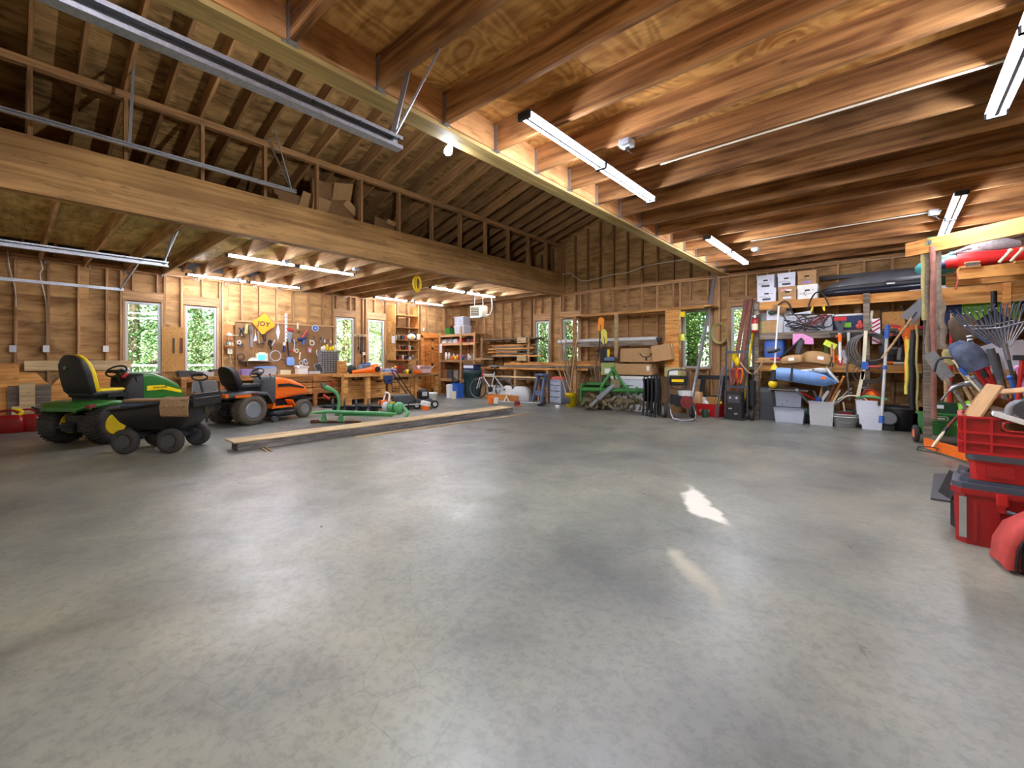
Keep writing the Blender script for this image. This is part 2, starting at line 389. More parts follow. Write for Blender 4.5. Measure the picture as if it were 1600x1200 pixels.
    def loft(s, rings, smooth=True, cap=True):
        n = len(rings[0]); vs = [q for r in rings for q in r]
        s.add(vs, [(j*n+i, j*n+(i+1) % n, (j+1)*n+(i+1) % n, (j+1)*n+i) for j in range(len(rings)-1) for i in range(n)], smooth)
        if cap: s.add(rings[0], [tuple(range(n-1, -1, -1))]); s.add(rings[-1], [tuple(range(n))])
        return s
    def open_box(s, w, d, h, t=.012, top=1.0, z0=0, cx=0, cy=0):
        """bin with real walls; top scales the rim"""
        def ring(a, b, z, k): return [(cx+a/2*k, cy-b/2*k, z), (cx+a/2*k, cy+b/2*k, z), (cx-a/2*k, cy+b/2*k, z), (cx-a/2*k, cy-b/2*k, z)]
        o0 = ring(w/top, d/top, z0, 1); o1 = ring(w, d, z0+h, 1); i1 = ring(w-2*t, d-2*t, z0+h, 1); i0 = ring(w/top-2*t, d/top-2*t, z0+t, 1)
        vs = o0+o1+i1+i0
        fs = [(3, 2, 1, 0), (12, 13, 14, 15)]
        for j in range(3):
            for i in range(4): k = (i+1) % 4; fs.append((j*4+i, j*4+k, (j+1)*4+k, (j+1)*4+i))
        return s.add(vs, fs)
    def mesh(s, name, mats):
        me = bpy.data.meshes.new(name); me.from_pydata(s.v, [], s.f)
        for m_ in (mats if isinstance(mats, (list, tuple)) else [mats]): me.materials.append(M[m_] if isinstance(m_, str) else m_)
        me.polygons.foreach_set('material_index', s.mi); me.polygons.foreach_set('use_smooth', s.sm)
        me.validate(); me.update(); return me
def spline(p, k, closed=False):
    out = []; n = len(p)
    for i in range(n if closed else n-1):
        if closed: a, b, c, d = p[i-1], p[i], p[(i+1) % n], p[(i+2) % n]
        else: a, b, c, d = p[max(i-1, 0)], p[i], p[i+1], p[min(i+2, n-1)]
        for j in range(k):
            t = j/k; out.append(.5*((2*b)+(c-a)*t+(2*a-5*b+4*c-d)*t*t+(3*b-3*c+d-a)*t**3))
    if not closed: out.append(p[-1])
    return out
def link(name, me, parent=None, loc=None, rot=None):
    o = bpy.data.objects.new(name, me); COL.objects.link(o)
    if parent is not None: o.parent = parent
    if loc is not None: o.location = loc
    if rot is not None: o.rotation_euler = rot
    return o
def part(name, mb, mat, parent=None, loc=None, rot=None, label=None, kind=None):
    o = link(name, mb.mesh(name, mat), parent, loc, rot)
    if label: o['label'] = label
    if kind: o['kind'] = kind
    return o
def tag(o, label, cat, group=None):
    o['label'] = label; o['category'] = cat
    if group: o['group'] = group
    return o
def thing(name, label, cat, loc=(0, 0, 0), rz=0, group=None, rot=None, scale=None):
    o = bpy.data.objects.new(name, None); COL.objects.link(o); o.empty_display_size = .1
    o.location = loc; o.rotation_euler = rot or (0, 0, rz)
    if scale: o.scale = (scale,)*3 if isinstance(scale, (int, float)) else scale
    return tag(o, label, cat, group)
def one(name, mb, mat, label, cat, loc=(0, 0, 0), rz=0, group=None, rot=None):
    o = part(name, mb, mat, None, loc, rot or (0, 0, rz)); return tag(o, label, cat, group)
def struct(name):
    o = bpy.data.objects.new(name, None); COL.objects.link(o); o['kind'] = 'structure'; return o
BC = {}
def board(name, p0, p1, w_, h_, mat, parent=None, roll=0):
    """timber from p0 to p1 (centre line), w_ across (horizontal), h_ in depth; grain runs along it"""
    p0 = Vector(p0); p1 = Vector(p1); d = p1-p0; L = d.length
    key = (round(L, 3), w_, h_, mat)
    if key not in BC: BC[key] = MB().box((0, 0, 0), (L, w_, h_)).mesh(name, mat)
    o = link(name, BC[key], parent, (p0+p1)/2)
    d.normalize()
    up = Vector((0, 0, 1)) if abs(d.z) < .99 else Vector((1, 0, 0))
    y = up.cross(d).normalized(); z = d.cross(y)
    R = Matrix((d, y, z)).transposed()
    if roll: R = R @ Matrix.Rotation(roll, 3, 'X')
    o.rotation_euler = R.to_euler(); return o
def copy_tree(o, parent=None):
    c = o.copy(); COL.objects.link(c); c.parent = parent
    for ch in o.children: copy_tree(ch, c)
    return c
# ================= the building =================
XL = -12.1; YB = 10.6; XR = 3.1; YF = -1.4; PL = 3.08   # stud faces and plate height
fl = part('floor', MB().box((0, 0, 0), (XR-XL+.6, YB-YF+.6, .12)), 'floor', None, ((XL+XR)/2, (YB+YF)/2, -.06)); fl['kind'] = 'structure'
# world-aligned object coordinates for the stain map
for v in fl.data.vertices: v.co.x += fl.location.x; v.co.y += fl.location.y
fl.location.x = fl.location.y = 0
WL = [(1.58, 2.17), (2.61, 3.22), (6.17, 6.74), (7.21, 7.77)]        # left wall windows along Y
WB = [(-8.24, -7.73), (-7.24, -6.69), (-3.76, -3.13), (-2.69, -2.23)]  # back wall windows along X
WZ = (.92, 2.45); WZB = (1.02, 2.39)
DOOR = (9.27, 10.17)
def minus(r, h):
    a0, a1, b0, b1 = r; c0, c1, d0, d1 = h
    if a1 <= c0 or a0 >= c1 or b1 <= d0 or b0 >= d1: return [r]
    out = []
    if a0 < c0: out.append((a0, c0, b0, b1))
    if a1 > c1: out.append((c1, a1, b0, b1))
    m0, m1 = max(a0, c0), min(a1, c1)
    if b0 < d0: out.append((m0, m1, b0, d0))
    if b1 > d1: out.append((m0, m1, d1, b1))
    return out
def sheath(root, axis, pos, lo, hi, z1, holes, mat='wall_ply'):
    z = 0; row = 0
    while z < z1-.05:
        zt = min(z+1.22, z1); a = lo-(1.22 if row % 2 else 0)
        while a < hi-.02:
            b = min(a+2.44, hi); rs = [(max(a, lo)+.002, b-.002, z+.002, zt-.002)]
            for h in holes: rs = [q for r in rs for q in minus(r, h)]
            for (a0, a1, b0, b1) in rs:
                if a1-a0 < .03 or b1-b0 < .03: continue
                c, h_ = (a0+a1)/2, (b0+b1)/2
                me = MB().box((0, 0, 0), (a1-a0, .014, b1-b0)).mesh('plywood_panel', mat)
                if axis == 'x': link('plywood_panel', me, root, (c, pos, h_))
                else: link('plywood_panel', me, root, (pos, c, h_), (0, 0, PI/2))
            a += 2.44
        z = zt; row += 1
SW = .04
def siding(root, axis, pos, lo, hi, z1, holes):
    rs = [(lo, hi, -.1, z1)]
    for h in holes: rs = [q for r in rs for q in minus(r, h)]
    for a0, a1, b0, b1 in rs:
        me = MB().box((0, 0, 0), (a1-a0, .02, b1-b0)).mesh('siding', 'dark_grey')
        if axis == 'x': link('siding', me, root, ((a0+a1)/2, pos, (b0+b1)/2))
        else: link('siding', me, root, (pos, (a0+a1)/2, (b0+b1)/2), (0, 0, PI/2))
# ---- left wall ----
wl = struct('wall_left')
sheath(wl, 'y', XL-.098, YF, YB+.09, 3.3, [(a, b, *WZ) for a, b in WL]+[(DOOR[0], DOOR[1], 0, 2.03)])
siding(wl, 'y', XL-.12, YF-.12, YB+.12, 3.6, [(a, b, *WZ) for a, b in WL]+[(DOOR[0], DOOR[1], 0, 2.03)])
def wall_studs(root, axis, face, ys, z0, z1, openings, mat='stud_wood'):
    """studs 0.09 deep behind the face; openings (a, b, z0, z1) get trimmers, header, sill and cripples"""
    s = -1 if axis == 'y' else 1
    def V(a, z, o=0): return (face+s*(.045+o), a, z) if axis == 'y' else (a, face+s*(.045+o), z)
    def st(a, za, zb, nm='stud'):
        if zb-za < .04: return
        board(nm, V(a, za), V(a, zb), SW if axis == 'x' else .09, .09 if axis == 'x' else SW, mat, root)
    def vert(a, za, zb, nm='stud'):
        if zb-za < .04: return
        L = zb-za; key = ('v', round(L, 3), axis, mat)
        if key not in BC: BC[key] = MB().box((0, 0, 0), (L, .09, SW)).mesh('stud', mat)
        o = link(nm, BC[key], root, V(a, (za+zb)/2)); 
        o.rotation_euler = (0, -PI/2, 0) if axis == 'y' else Euler((0, -PI/2, PI/2)).to_matrix().to_euler()
        if axis == 'y': o.rotation_euler = (Matrix(((0, -1, 0), (0, 0, -1), (1, 0, 0)))).to_euler()
        else: o.rotation_euler = (Matrix(((0, 0, 1), (0, -1, 0), (1, 0, 0)))).to_euler()
        # local x -> world z; local y (.09) -> wall depth; local z (SW) -> along the wall
    for a in ys:
        hit = [o for o in openings if o[0]-.12 < a < o[1]+.12]
        if not hit: vert(a, z0, z1)
        else:
            o = hit[0]
            if o[0]-.02 < a < o[1]+.02:
                vert(a, o[3]+.24, z1, 'cripple')
                if o[2] > .3: vert(a, z0, o[2]-.05, 'cripple')
    for a0, a1, b0, b1 in openings:
        for q in (a0-.022, a1+.022): vert(q, z0, b1+.02, 'trimmer')
        for q in (a0-.066, a1+.066): vert(q, z0, z1, 'king_stud')
        c0, c1 = a0-.045, a1+.045
        h = board('header', V(c0, b1+.13), V(c1, b1+.13), .09, .21, mat, root)
        if b0 > .3: board('rough_sill', V(c0, b0-.022), V(c1, b0-.022), .09, .04, mat, root)
board('sole_plate', (XL-.045, YF, .03), (XL-.045, DOOR[0]-.09, .03), .09, .04, 'stud_wood', wl)
board('top_plate', (XL-.045, YF, PL+.02), (XL-.045, YB, PL+.02), .09, .04, 'stud_wood', wl)
board('top_plate', (XL-.045, YF, PL+.065), (XL-.045, YB, PL+.065), .09, .04, 'stud_wood', wl)
wall_studs(wl, 'y', XL, [.065+.41*k for k in range(-3, 26)], .05, PL, [(a, b, *WZ) for a, b in WL]+[(DOOR[0], DOOR[1], 0, 2.03)])
# ---- back wall (with its gable) ----
wb = struct('wall_back')
HB = [(a, b, *WZB) for a, b in WB]
sheath(wb, 'x', YB+.098, XL-.09, XR+.09, 6.6, HB)
siding(wb, 'x', YB+.12, XL-.13, XR+.13, 6.9, HB)
def zr(x): return (4.62+.29*(x+7.3)) if x < 0 else (4.62+.29*7.3-.29*x)
board('sole_plate', (XL, YB+.045, .03), (XR, YB+.045, .03), .09, .04, 'stud_wood', wb)
board('top_plate', (XL, YB+.045, PL+.02), (XR, YB+.045, PL+.02), .09, .04, 'stud_wood', wb)
board('top_plate', (XL, YB+.045, PL+.065), (XR, YB+.045, PL+.065), .09, .04, 'stud_wood', wb)
xs = [-11.66+.4035*k for k in range(0, 37)]
wall_studs(wb, 'x', YB, xs, .05, PL, HB)
for x in xs:                                                       # gable studs
    z1 = zr(x)+.02
    if z1-PL > .2: board('stud', (x, YB+.045, PL+.085), (x, YB+.045, z1), .09, .04, 'rafter_wood', wb)
gable_post = board('corner_post', (-7.3, YB-.03, PL+.1), (-7.3, YB-.03, 4.55), .12, .12, 'rafter_wood', wb)
# ---- right and front walls ----
wr = struct('wall_right')
sheath(wr, 'y', XR+.098, YF, YB+.09, 3.6, [])
for k in range(-3, 30): board('stud', (XR+.045, .065+.41*k, .05), (XR+.045, .065+.41*k, PL+.3), .04, .09, 'stud_wood', wr)
siding(wr, 'y', XR+.12, YF-.12, YB+.12, 6.2, [])
wf = struct('wall_front')
GD = [(-10.75, -7.75, 2.35), (-6.95, -3.2, 3.5), (-2.2, .7, 2.35)]
sheath(wf, 'x', YF-.098, XL-.09, XR+.09, 6.6, [(a, b, 0, h) for a, b, h in GD])
siding(wf, 'x', YF-.125, XL-.13, XR+.13, 6.9, [])
for i, (a, b, h) in enumerate(GD):
    dr = struct('door_%d' % (i+2)); n = 4 if h < 3 else 6
    for k in range(n): part('door_panel', MB().box((0, 0, 0), (b-a-.02, .045, h/n-.006)), 'cream', dr, ((a+b)/2, YF-.09, (k+.5)*h/n))
# ---- floor-to-plate post pair in the back wall, seen right of the tall window
board('stud', (-2.98, YB+.02, .05), (-2.98, YB+.02, PL), .12, .13, 'stud_wood', wb)
# ---- ceiling: beams, joists, decks, rafters, roof ----
ce = struct('ceiling')
board('beam', (-7.31, YF, 3.40), (-7.31, YB, 3.40), .17, .64, 'glulam', ce)
board('beam', (-2.835, YF, 3.29), (-2.835, YB, 3.29), .17, .36, 'glulam_green', ce)
JR = [1.72+.605*k for k in range(-5, 16) if 1.72+.605*k < YB-.05]
JL = [.37+.605*k for k in range(-2, 18) if .37+.605*k < YB-.05]
hang = MB()
for dx in (-1, 1): hang.box((.025, dx*.0235, .11), (.05, .003, .22)); hang.box((.002, dx*.038, .11), (.004, .03, .24))
hang.box((.025, 0, -.009), (.05, .05, .003))
hang_me = hang.mesh('joist_hanger', 'galv')
for y in JR:
    board('joist', (-2.75, y, 3.262), (XR+.05, y, 3.262), .042, .25, 'joist_wood', ce)
    link('joist_hanger', hang_me, ce, (-2.75, y, 3.14))
    board('blocking', (-2.742, y+.03, 3.265), (-2.742, y+.575, 3.265), .016, .24, 'blocking', ce)
for y in JL:
    board('joist', (-7.4, y, 3.2), (XL-.06, y, 3.2), .04, .235, 'loft_joist', ce)
    link('rafter_clip', hang_me, ce, (XL-.002, y+.04, PL-.03)).scale = (.25, .8, .35)
# loft decks, sheet by sheet
def deck(mat, x0, x1, z, hole=None, y0=YF, y1=YB+.05):
    y = y0; r = 0
    while y < y1-.02:
        yb = min(y+1.22, y1); x = x0-(1.22 if r % 2 else 0)
        while x < x1-.02:
            xb = min(x+2.44, x1); rs = [(max(x, x0)+.001, xb-.001, y+.001, yb-.001)]
            if hole: rs = [q for q_ in rs for q in minus(q_, hole)]
            for a0, a1, b0, b1 in rs: part('deck_panel', MB().box((0, 0, 0), (a1-a0, b1-b0, .018)), mat, ce, ((a0+a1)/2, (b0+b1)/2, z+.009))
            x += 2.44
        y = yb; r += 1
deck('deck_ply', -2.92, XR+.05, 3.388, (-.55, .8, 4.2, 5.4))
deck('loft_ply', XL+.75, -7.4, 3.32)
# knee wall on the left beam
board('knee_plate', (-7.3, YF, 4.55), (-7.3, YB, 4.55), .09, .09, 'rafter_wood', ce)
for k in range(-1, 14):
    y = .144+.81*k
    if y < YB-.1: board('knee_post', (-7.3, y, 3.72), (-7.3, y, 4.505), .04, .09, 'rafter_wood', ce)
# rafters 16 in. on centre
SL = math.atan(.29)
for k in range(-3, 26):
    y = .144+.405*k
    board('rafter', (XL-.1, y, zr(XL-.1)+.125), (-.02, y, zr(-.02)+.125), .04, .23, 'rafter_wood', ce)
for k in range(-3, 26, 2):
    y = .144+.405*k
    board('rafter', (XR+.1, y, zr(XR+.1)+.125), (.02, y, zr(.02)+.125), .04, .23, 'rafter_wood', ce)
board('ridge_board', (0, YF, zr(0)+.13), (0, YB, zr(0)+.13), .04, .28, 'rafter_wood', ce)
L = 12.2/math.cos(SL); n = 10; step = L/n
for i in range(n):
    y = YF-(1.22 if i % 2 else 0)
    while y < YB:
        ya, yb = max(y, YF), min(y+2.44, YB+.1)
        if yb-ya > .05:
            s = (i+.5)*step; x = -s*math.cos(SL); z = zr(-.001)+.25-s*math.sin(SL)
            o = part('roof_panel', MB().box((0, 0, 0), (yb-ya-.004, step-.004, .014)), 'roof_ply', ce, (x, (ya+yb)/2, z+.008))
            o.rotation_euler = (Matrix.Rotation(-SL, 3, 'Y') @ Matrix.Rotation(PI/2, 3, 'Z')).to_euler()
        y += 2.44
part('roof_panel', MB().box((0, 0, 0), (3.5, 12.3, .014)), 'roof_ply', ce, (1.65, (YF+YB)/2, zr(1.65)+.26), (0, SL, 0))
part('roofing', MB().box((0, 0, 0), (13.0, 12.6, .03)), 'dark_grey', ce, (-6.2, (YF+YB)/2, zr(-6.2)+.31), (0, -SL, 0))
part('roofing', MB().box((0, 0, 0), (3.9, 12.6, .03)), 'dark_grey', ce, (1.85, (YF+YB)/2, zr(1.85)+.31), (0, SL, 0))
part('ridge_cap', MB().box((0, 0, 0), (.5, 12.6, .03)), 'dark_grey', ce, (0, (YF+YB)/2, zr(0)+.34))
# blocking strips of darker edge between beam and deck
# ---- windows ----
def window(i, axis, a0, a1, z0, z1, face):
    wn = struct('window_%d' % i); c = (a0+a1)/2; w_ = a1-a0; h = z1-z0; t = .045
    wn.location = (face-.06, c, z0) if axis == 'y' else (c, face+.06, z0)
    wn.rotation_euler = (0, 0, PI/2) if axis == 'y' else (0, 0, 0)
    part('window_frame', MB().box((-w_/2+t/2, 0, h/2), (t, .07, h)).box((w_/2-t/2, 0, h/2), (t, .07, h)).box((0, 0, t/2), (w_-2*t, .07, t)).box((0, 0, h-t/2), (w_-2*t, .07, t)), 'light_grey', wn)
    part('pane', MB().box((0, .01, h/2), (w_-2*t, .006, h-2*t)), 'glass', wn)
    part('window_sill', MB().box((0, -.03, -.012), (w_+.02, .11, .02)), 'stud_wood', wn)
for i, (a, b) in enumerate(WL): window(i+1, 'y', a, b, *WZ, XL)
for i, (a, b) in enumerate(WB): window(i+5, 'x', a, b, *WZB, YB)
# ---- panelled door ----
d1 = struct('door_1'); d1.location = (XL-.02, (DOOR[0]+DOOR[1])/2, 0); d1.rotation_euler = (0, 0, PI/2)
dw = DOOR[1]-DOOR[0]
part('door_slab', MB().box((0, .05, 1.0), (dw-.03, .02, 1.98)), 'honey_wood', d1)
for (a, b, c, d) in ((-.4, 1.0, .12, 1.98), (.4, 1.0, .12, 1.98), (0, 1.0, .09, 1.98), (0, .11, .8, .2), (0, 1.03, .8, .14), (0, 1.62, .8, .09), (0, 1.93, .8, .12)):
    part('door_rail', MB().box((a, .03, b), (c*.92, .03, d)), 'honey_wood', d1)
for sx_ in (-.2, .2):
    for z0, z1 in ((.22, .95), (1.11, 1.56), (1.68, 1.86)):
        part('door_panel', MB().box((sx_, .036, (z0+z1)/2), (.2, .02, z1-z0-.06)), 'honey_wood', d1)
part('door_knob', MB().lathe([(.025, 0), (.012, .01), (.012, .03), (.028, .045), (.026, .065), (0, .072)], (-.38, .015, .95), (0, -1, 0)), 'chrome', d1)
part('door_frame', MB().box((-dw/2-.035, -.02, 1.03), (.08, .03, 2.06)).box((dw/2+.035, -.02, 1.03), (.08, .03, 2.06)).box((0, -.02, 2.07), (dw+.15, .03, .19)), 'honey_wood', d1)
# ---- cables stapled in the walls and loft ----
def cable(pts, r, mat, label, sm=5, cat='cable', name='electric_cable', group=None): return one(name, MB().tube(pts, r, 6, sm=sm), mat, label, cat, group=group)
gy = YB-.012
cable([(-7.25, gy, 3.72), (-6.95, gy, 3.7), (-6.6, gy, 3.46), (-6.2, gy, 3.44), (-5.7, gy, 3.5), (-5.2, gy, 3.5), (-4.7, gy, 3.6), (-4.1, gy, 3.62), (-3.5, gy, 3.62), (-2.95, gy, 3.6)], .012, 'cable_white', 'pale cable sagging from stud to stud across the back gable')
cable([(-1.68, 4.14, 3.115), (-1.35, 4.14, 3.118), (-.9, 4.13, 3.116), (-.2, 4.14, 3.12), (.5, 4.14, 3.12), (2.9, 4.14, 3.12)], .008, 'cable_white', 'white cable running right from the box of the nearest ceiling light')
cable([(-1.68, 7.77, 3.118), (-1.3, 7.77, 3.118), (-.6, 7.76, 3.12), (.1, 7.77, 3.12), (.5, 7.77, 3.118)], .008, 'cable_white', 'white cable stapled beside the ceiling light nearest the banker boxes')
a = onX(12, 395, XL+.02); b = onX(20, 490, XL+.02)
cable([(XL+.03, a.y, 3.2), (XL+.02, a.y+.02, 2.9), (XL+.015, a.y+.09, 2.5), (XL-.02, b.y+.04, 2.0)], .008, 'cable_white', 'white cable hanging at the far left of the left wall')
a = onX(60, 400, XL+.02)
cable([(XL+.05, a.y, 3.2), (XL+.04, a.y+.05, 2.95), (XL+.02, a.y+.02, 2.8), (XL-.02, a.y+.1, 2.3), (XL-.03, a.y+.11, 1.6), (XL-.03, a.y+.1, 1.33)], .011, 'cable_white', 'white cable hanging down to the second metal outlet box')
for px, mt, lb in ((20, 'galv', 'grey metal outlet box nearest the left edge of the picture'), (72, 'galv', 'grey metal outlet box left of the yellow seat back'), (165, 'white', 'white outlet box right of the yellow seat back')):
    q = onX(px, 545, XL)
    t = thing('outlet_box', lb, 'outlet', (XL+.02, q.y, q.z), PI/2)
    part('box_body', MB().box((0, 0, 0), (.08, .05, .12)), mt, t); part('cover_plate', MB().box((0, -.028, 0), (.085, .006, .125)).box((0, -.032, .025), (.03, .004, .03)).box((0, -.032, -.025), (.03, .004, .03)), mt, t)
# ---- lamps ----
def led(x, y, lab, grp, z=3.05, L=1.13):
    t = thing('led_shop_light', lab, 'ceiling light', (x, y, z), 0, grp)
    part('housing', MB().box((0, 0, .004), (.022, L, .03)).box((0, 0, .019), (.124, L, .006)), 'dark_grey', t)
    for sx_ in (-1, 1): part('light_tube', MB().cyl((sx_*.032, -L/2+.015, -.002), (sx_*.032, L/2-.015, -.002), .0115, n=10), 'tube', t)
    for sy_ in (-1, 1):
        part('end_cap', MB().box((0, sy_*(L/2+.008), 0), (.12, .035, .05), bev=.01), 'black', t)
        part('hanging_wire', MB().cyl((0, sy_*(L/2-.1), .02), (.0, sy_*(L/2-.1), .13), .003, n=5), 'dark_steel', t)
    return t
def jbox(x, y, lab, z=3.1):
    t = thing('junction_box', lab, 'junction box', (x, min(JR if x > -3 else JL, key=lambda q: abs(q-y)), 3.112 if x > -3 else 3.058), 0)
    part('box_body', MB().box((0, 0, 0), (.11, .11, .05), bev=.012), 'galv', t)
    part('socket', MB().box((0, 0, -.03), (.06, .035, .012)), 'white', t)
    part('plug', MB().box((.01, 0, -.045), (.03, .03, .03)).tube([(.01, 0, -.05), (.05, .01, -.1), (.02, .0, -.07)], .004, 5, sm=4), 'black', t)
near = {-2.07: 'the long beam on the right', .6: 'the cargo-box side', -8.75: 'the big glued beam', -11.6: 'the left wall windows'}
for x, rows in ((-2.07, ((3.1, 4.25), (7.42, 8.6))), (.6, ((3.1, 4.25), (7.42, 8.6))), (-8.75, ((3.05, 4.27), (7.52, 8.72))), (-11.4, ((3.05, 4.27), (7.55, 8.98)))):
    for ri, row in enumerate(rows):
        for ci, y in enumerate(row):
            lab = ['first', 'second'][ci]+' tube light from the camera '+{-2.07: ['along the long right beam, nearest pair', 'along the right beam, pair by the back wall'], .6: ['at the far upper right edge', 'above the strap-hung post at far right'], -8.75: ['just behind the big glued beam', 'beside the hanging beige heater'], -11.4: ['close along the left wall over the windows', 'close along the left wall over the open shelves']}[x][ri]
            led(x, y, lab, 'LED shop lights under the joists')
        jx = {-2.07: .33, .6: -.17, -8.75: .2, -11.4: .2}[x]
        ym = (row[0]+row[1])/2
        if not (x == .6 and ri == 0): jbox(x+jx, ym+.02 if x != -2.07 else ym+.12, 'galvanised socket box above the middle of the '+{-2.07: 'right beam', .6: 'far right', -8.75: 'left loft', -11.4: 'left wall'}[x]+[' light pair nearer the camera', ' light pair farther away'][ri])
for x in (-2.07, .6):  # fill lamps added out of view to brighten and even out the room
    led(x, -.2, 'LED light behind the camera '+('by the right beam' if x < 0 else 'at the right'), 'LED shop lights under the joists')
jbox(-8.2, 4.33, 'spare galvanised box on a joist beside the big beam')
t = thing('lamp_holder', 'bare glowing bulb screwed to the side of the right beam', 'ceiling light', (-2.98, 2.62, 3.22))
part('socket', MB().lathe([(.05, 0), (.05, .02), (.03, .03), (.025, .06), (0, .06)], (.05, 0, 0), (-.6, 0, -.8)), 'white', t)
part('bulb', MB().lathe([(.014, 0), (.03, .03), (.036, .06), (.028, .085), (0, .098)], (-.03, 0, -.05), (-.6, 0, -.8)), 'bulb', t)
# ---- garage door tracks ----
def track(x, y0, y1, z, lab, top, side=1, big=True, extra=()):
    t = thing('door_track', lab, 'door track', (x, 0, z))
    a, b = (.03, .075) if big else (.022, .05)
    prof = [(-a, b/2), (-a, -b/2), (a, -b/2), (a, -b/2+.02), (a-.004, -b/2+.02), (a-.004, -b/2+.004), (-a+.004, -b/2+.004), (-a+.004, b/2-.004), (a-.004, b/2-.004), (a-.004, b/2-.02), (a, b/2-.02), (a, b/2)]
    if side < 0: prof = [(-q, r) for q, r in prof][::-1]
    vs = [(q, y0, r) for q, r in prof]; ws = [(q, y1, r) for q, r in prof]; n = len(prof)
    part('track_rail', MB().add(vs+ws, [(i, (i+1) % n, n+(i+1) % n, n+i) for i in range(n)]+[tuple(range(n-1, -1, -1)), tuple(range(n, 2*n))]), 'galv', t)
    tx, ty, tz = top
    b1 = board('hanging_bracket', (-.02*side, y1-.05, 0), (tx-x, ty, tz-z), .035, .012, 'galv', t); board('hanging_bracket', (-.02*side, y1-.05, 0), (tx-x-.33, ty, tz-z+.0), .03, .012, 'galv', t)
    for q in extra: board('hanging_bracket', (-.02*side, q, 0), (-.06, q+.05, 1.15), .03, .006, 'galv', t)
    for k in range(3): part('bolt', MB().cyl((a*side, y1-.03-.25*k, .01), (a*side+.006*side, y1-.03-.25*k, .01), .008, n=6), 'dark_steel', t)
track(-2.2, YF+.1, 1.52, 2.5, 'galvanised garage door track nearest the camera, under the right joists', (-2.1, 1.74, 3.14), 1)
track(-6.9, YF+.1, 2.88, 3.8, 'galvanised door track running along above the big glued beam', (-6.98, 2.6, 4.7), 1, False, (.94,))
track(-7.8, YF+.1, 1.48, 2.58, 'galvanised door track under the left loft just below the big beam', (-7.8, 1.6, 3.1), 1)
track(-10.6, YF+.1, 1.36, 2.5, 'galvanised door track nearest the left wall', (-10.45, 1.6, 3.1), -1, False)
# ---- outdoors ----
gr = part('ground', MB().box((0, 0, 0), (90, 90, .1)), 'grass', None, (-6, 6, -.3)); gr['kind'] = 'structure'
def tree(x, y, h, cr, leaf, lab, seed, n=2600, ls=.16):
    rnd = random.Random(seed); t = thing('tree', lab, 'tree', (x, y, -.25))
    tr = MB().tube([(0, 0, 0), (.1, .05, h*.3), (-.05, .1, h*.6), (.05, 0, h*.9)], [.2, .16, .12, .06], 8, sm=3)
    for k in range(7):
        a = rnd.random()*6.28; z = h*(.2+.1*k); tr.tube([(0, 0, z), (math.cos(a)*cr*.4, math.sin(a)*cr*.4, z+.4), (math.cos(a)*cr*.8, math.sin(a)*cr*.8, z+.7)], [.07, .05, .02], 5, sm=3)
    part('trunk', tr, 'bark', t)
    mb = MB(); vs = []; fs = []
    cl = [(rnd.uniform(-.7, .7)*cr, rnd.uniform(-.7, .7)*cr, h*rnd.uniform(.08, .95), rnd.uniform(.35, .6)*cr) for _ in range(26)]
    for i in range(n):
        cx, cy, cz, r = rnd.choice(cl); v = Vector((rnd.gauss(0, 1), rnd.gauss(0, 1), rnd.gauss(0, .8))).normalized()*r*rnd.uniform(.7, 1.05)+Vector((cx, cy, cz))
        d = Vector((rnd.uniform(-1, 1), rnd.uniform(-1, 1), rnd.uniform(-1, .3))).normalized()*ls*rnd.uniform(.6, 1.3); e = d.cross(Vector((rnd.uniform(-1, 1), rnd.uniform(-1, 1), 1))).normalized()*d.length*.35
        o = len(vs); vs += [v, v+d*.5+e, v+d, v+d*.5-e]; fs.append((o, o+1, o+2, o+3))
    mb.add(vs, fs); part('foliage', mb, leaf, t, kind='stuff')
TR = [(-17.5, 2.4, 5.5, 2.0, 'leaf_c', 'leafy tree outside the leftmost left-wall window'), (-20, 4.6, 7, 2.6, 'leaf_b', 'pale airy tree outside the second left-wall window'), (-21, 7.5, 7, 2.4, 'leaf_c', 'dark tree between the two window groups of the left wall'),
      (-18.5, 9.8, 5.5, 2.2, 'leaf_b', 'pale tree outside the third left-wall window'), (-20.5, 13.0, 7, 2.8, 'leaf_a', 'green tree outside the left-wall window next to the shelves'), (-24, 10.0, 9, 3.2, 'leaf_b', 'tall tree farther behind the left wall'), (-24, 5.0, 9, 3.4, 'leaf_a', 'tall green tree farthest from the left wall'),
      (-12.6, 14.6, 6, 2.4, 'leaf_a', 'green tree outside the first back-wall window'), (-9.3, 13.9, 6, 2.0, 'leaf_c', 'tree outside the back-wall window behind the rack'), (-4.6, 13.5, 5.5, 1.9, 'leaf_a', 'green tree outside the back window beside the leaning pipe'), (-2.9, 14.6, 6.5, 2.2, 'leaf_b', 'tree outside the back window behind the hand truck'), (-6.5, 17, 8, 3, 'leaf_b', 'tree standing farther behind the back wall'), (-14.0, 18.5, 9, 3.4, 'leaf_a', 'tall tree beyond the back left corner')]
for i, q in enumerate(TR): tree(*q, seed=i+3, n=15000 if i < 5 or 6 < i < 11 else 8000, ls=.085)
# white railing outside the left wall
t = thing('railing', 'white outdoor railing beyond the left wall windows', 'railing', (-14.6, 4.7, -.25), PI/2)
part('top_rail', MB().box((0, 0, 1.32), (10, .08, .05)), 'white', t); part('bottom_rail', MB().box((0, 0, .5), (10, .05, .05)), 'white', t)
bal = MB().box((0, 0, .9), (.025, .025, .8)).mesh('baluster', 'white')
for k in range(70): link('baluster', bal, t, (-4.95+k*.1436, 0, 0))
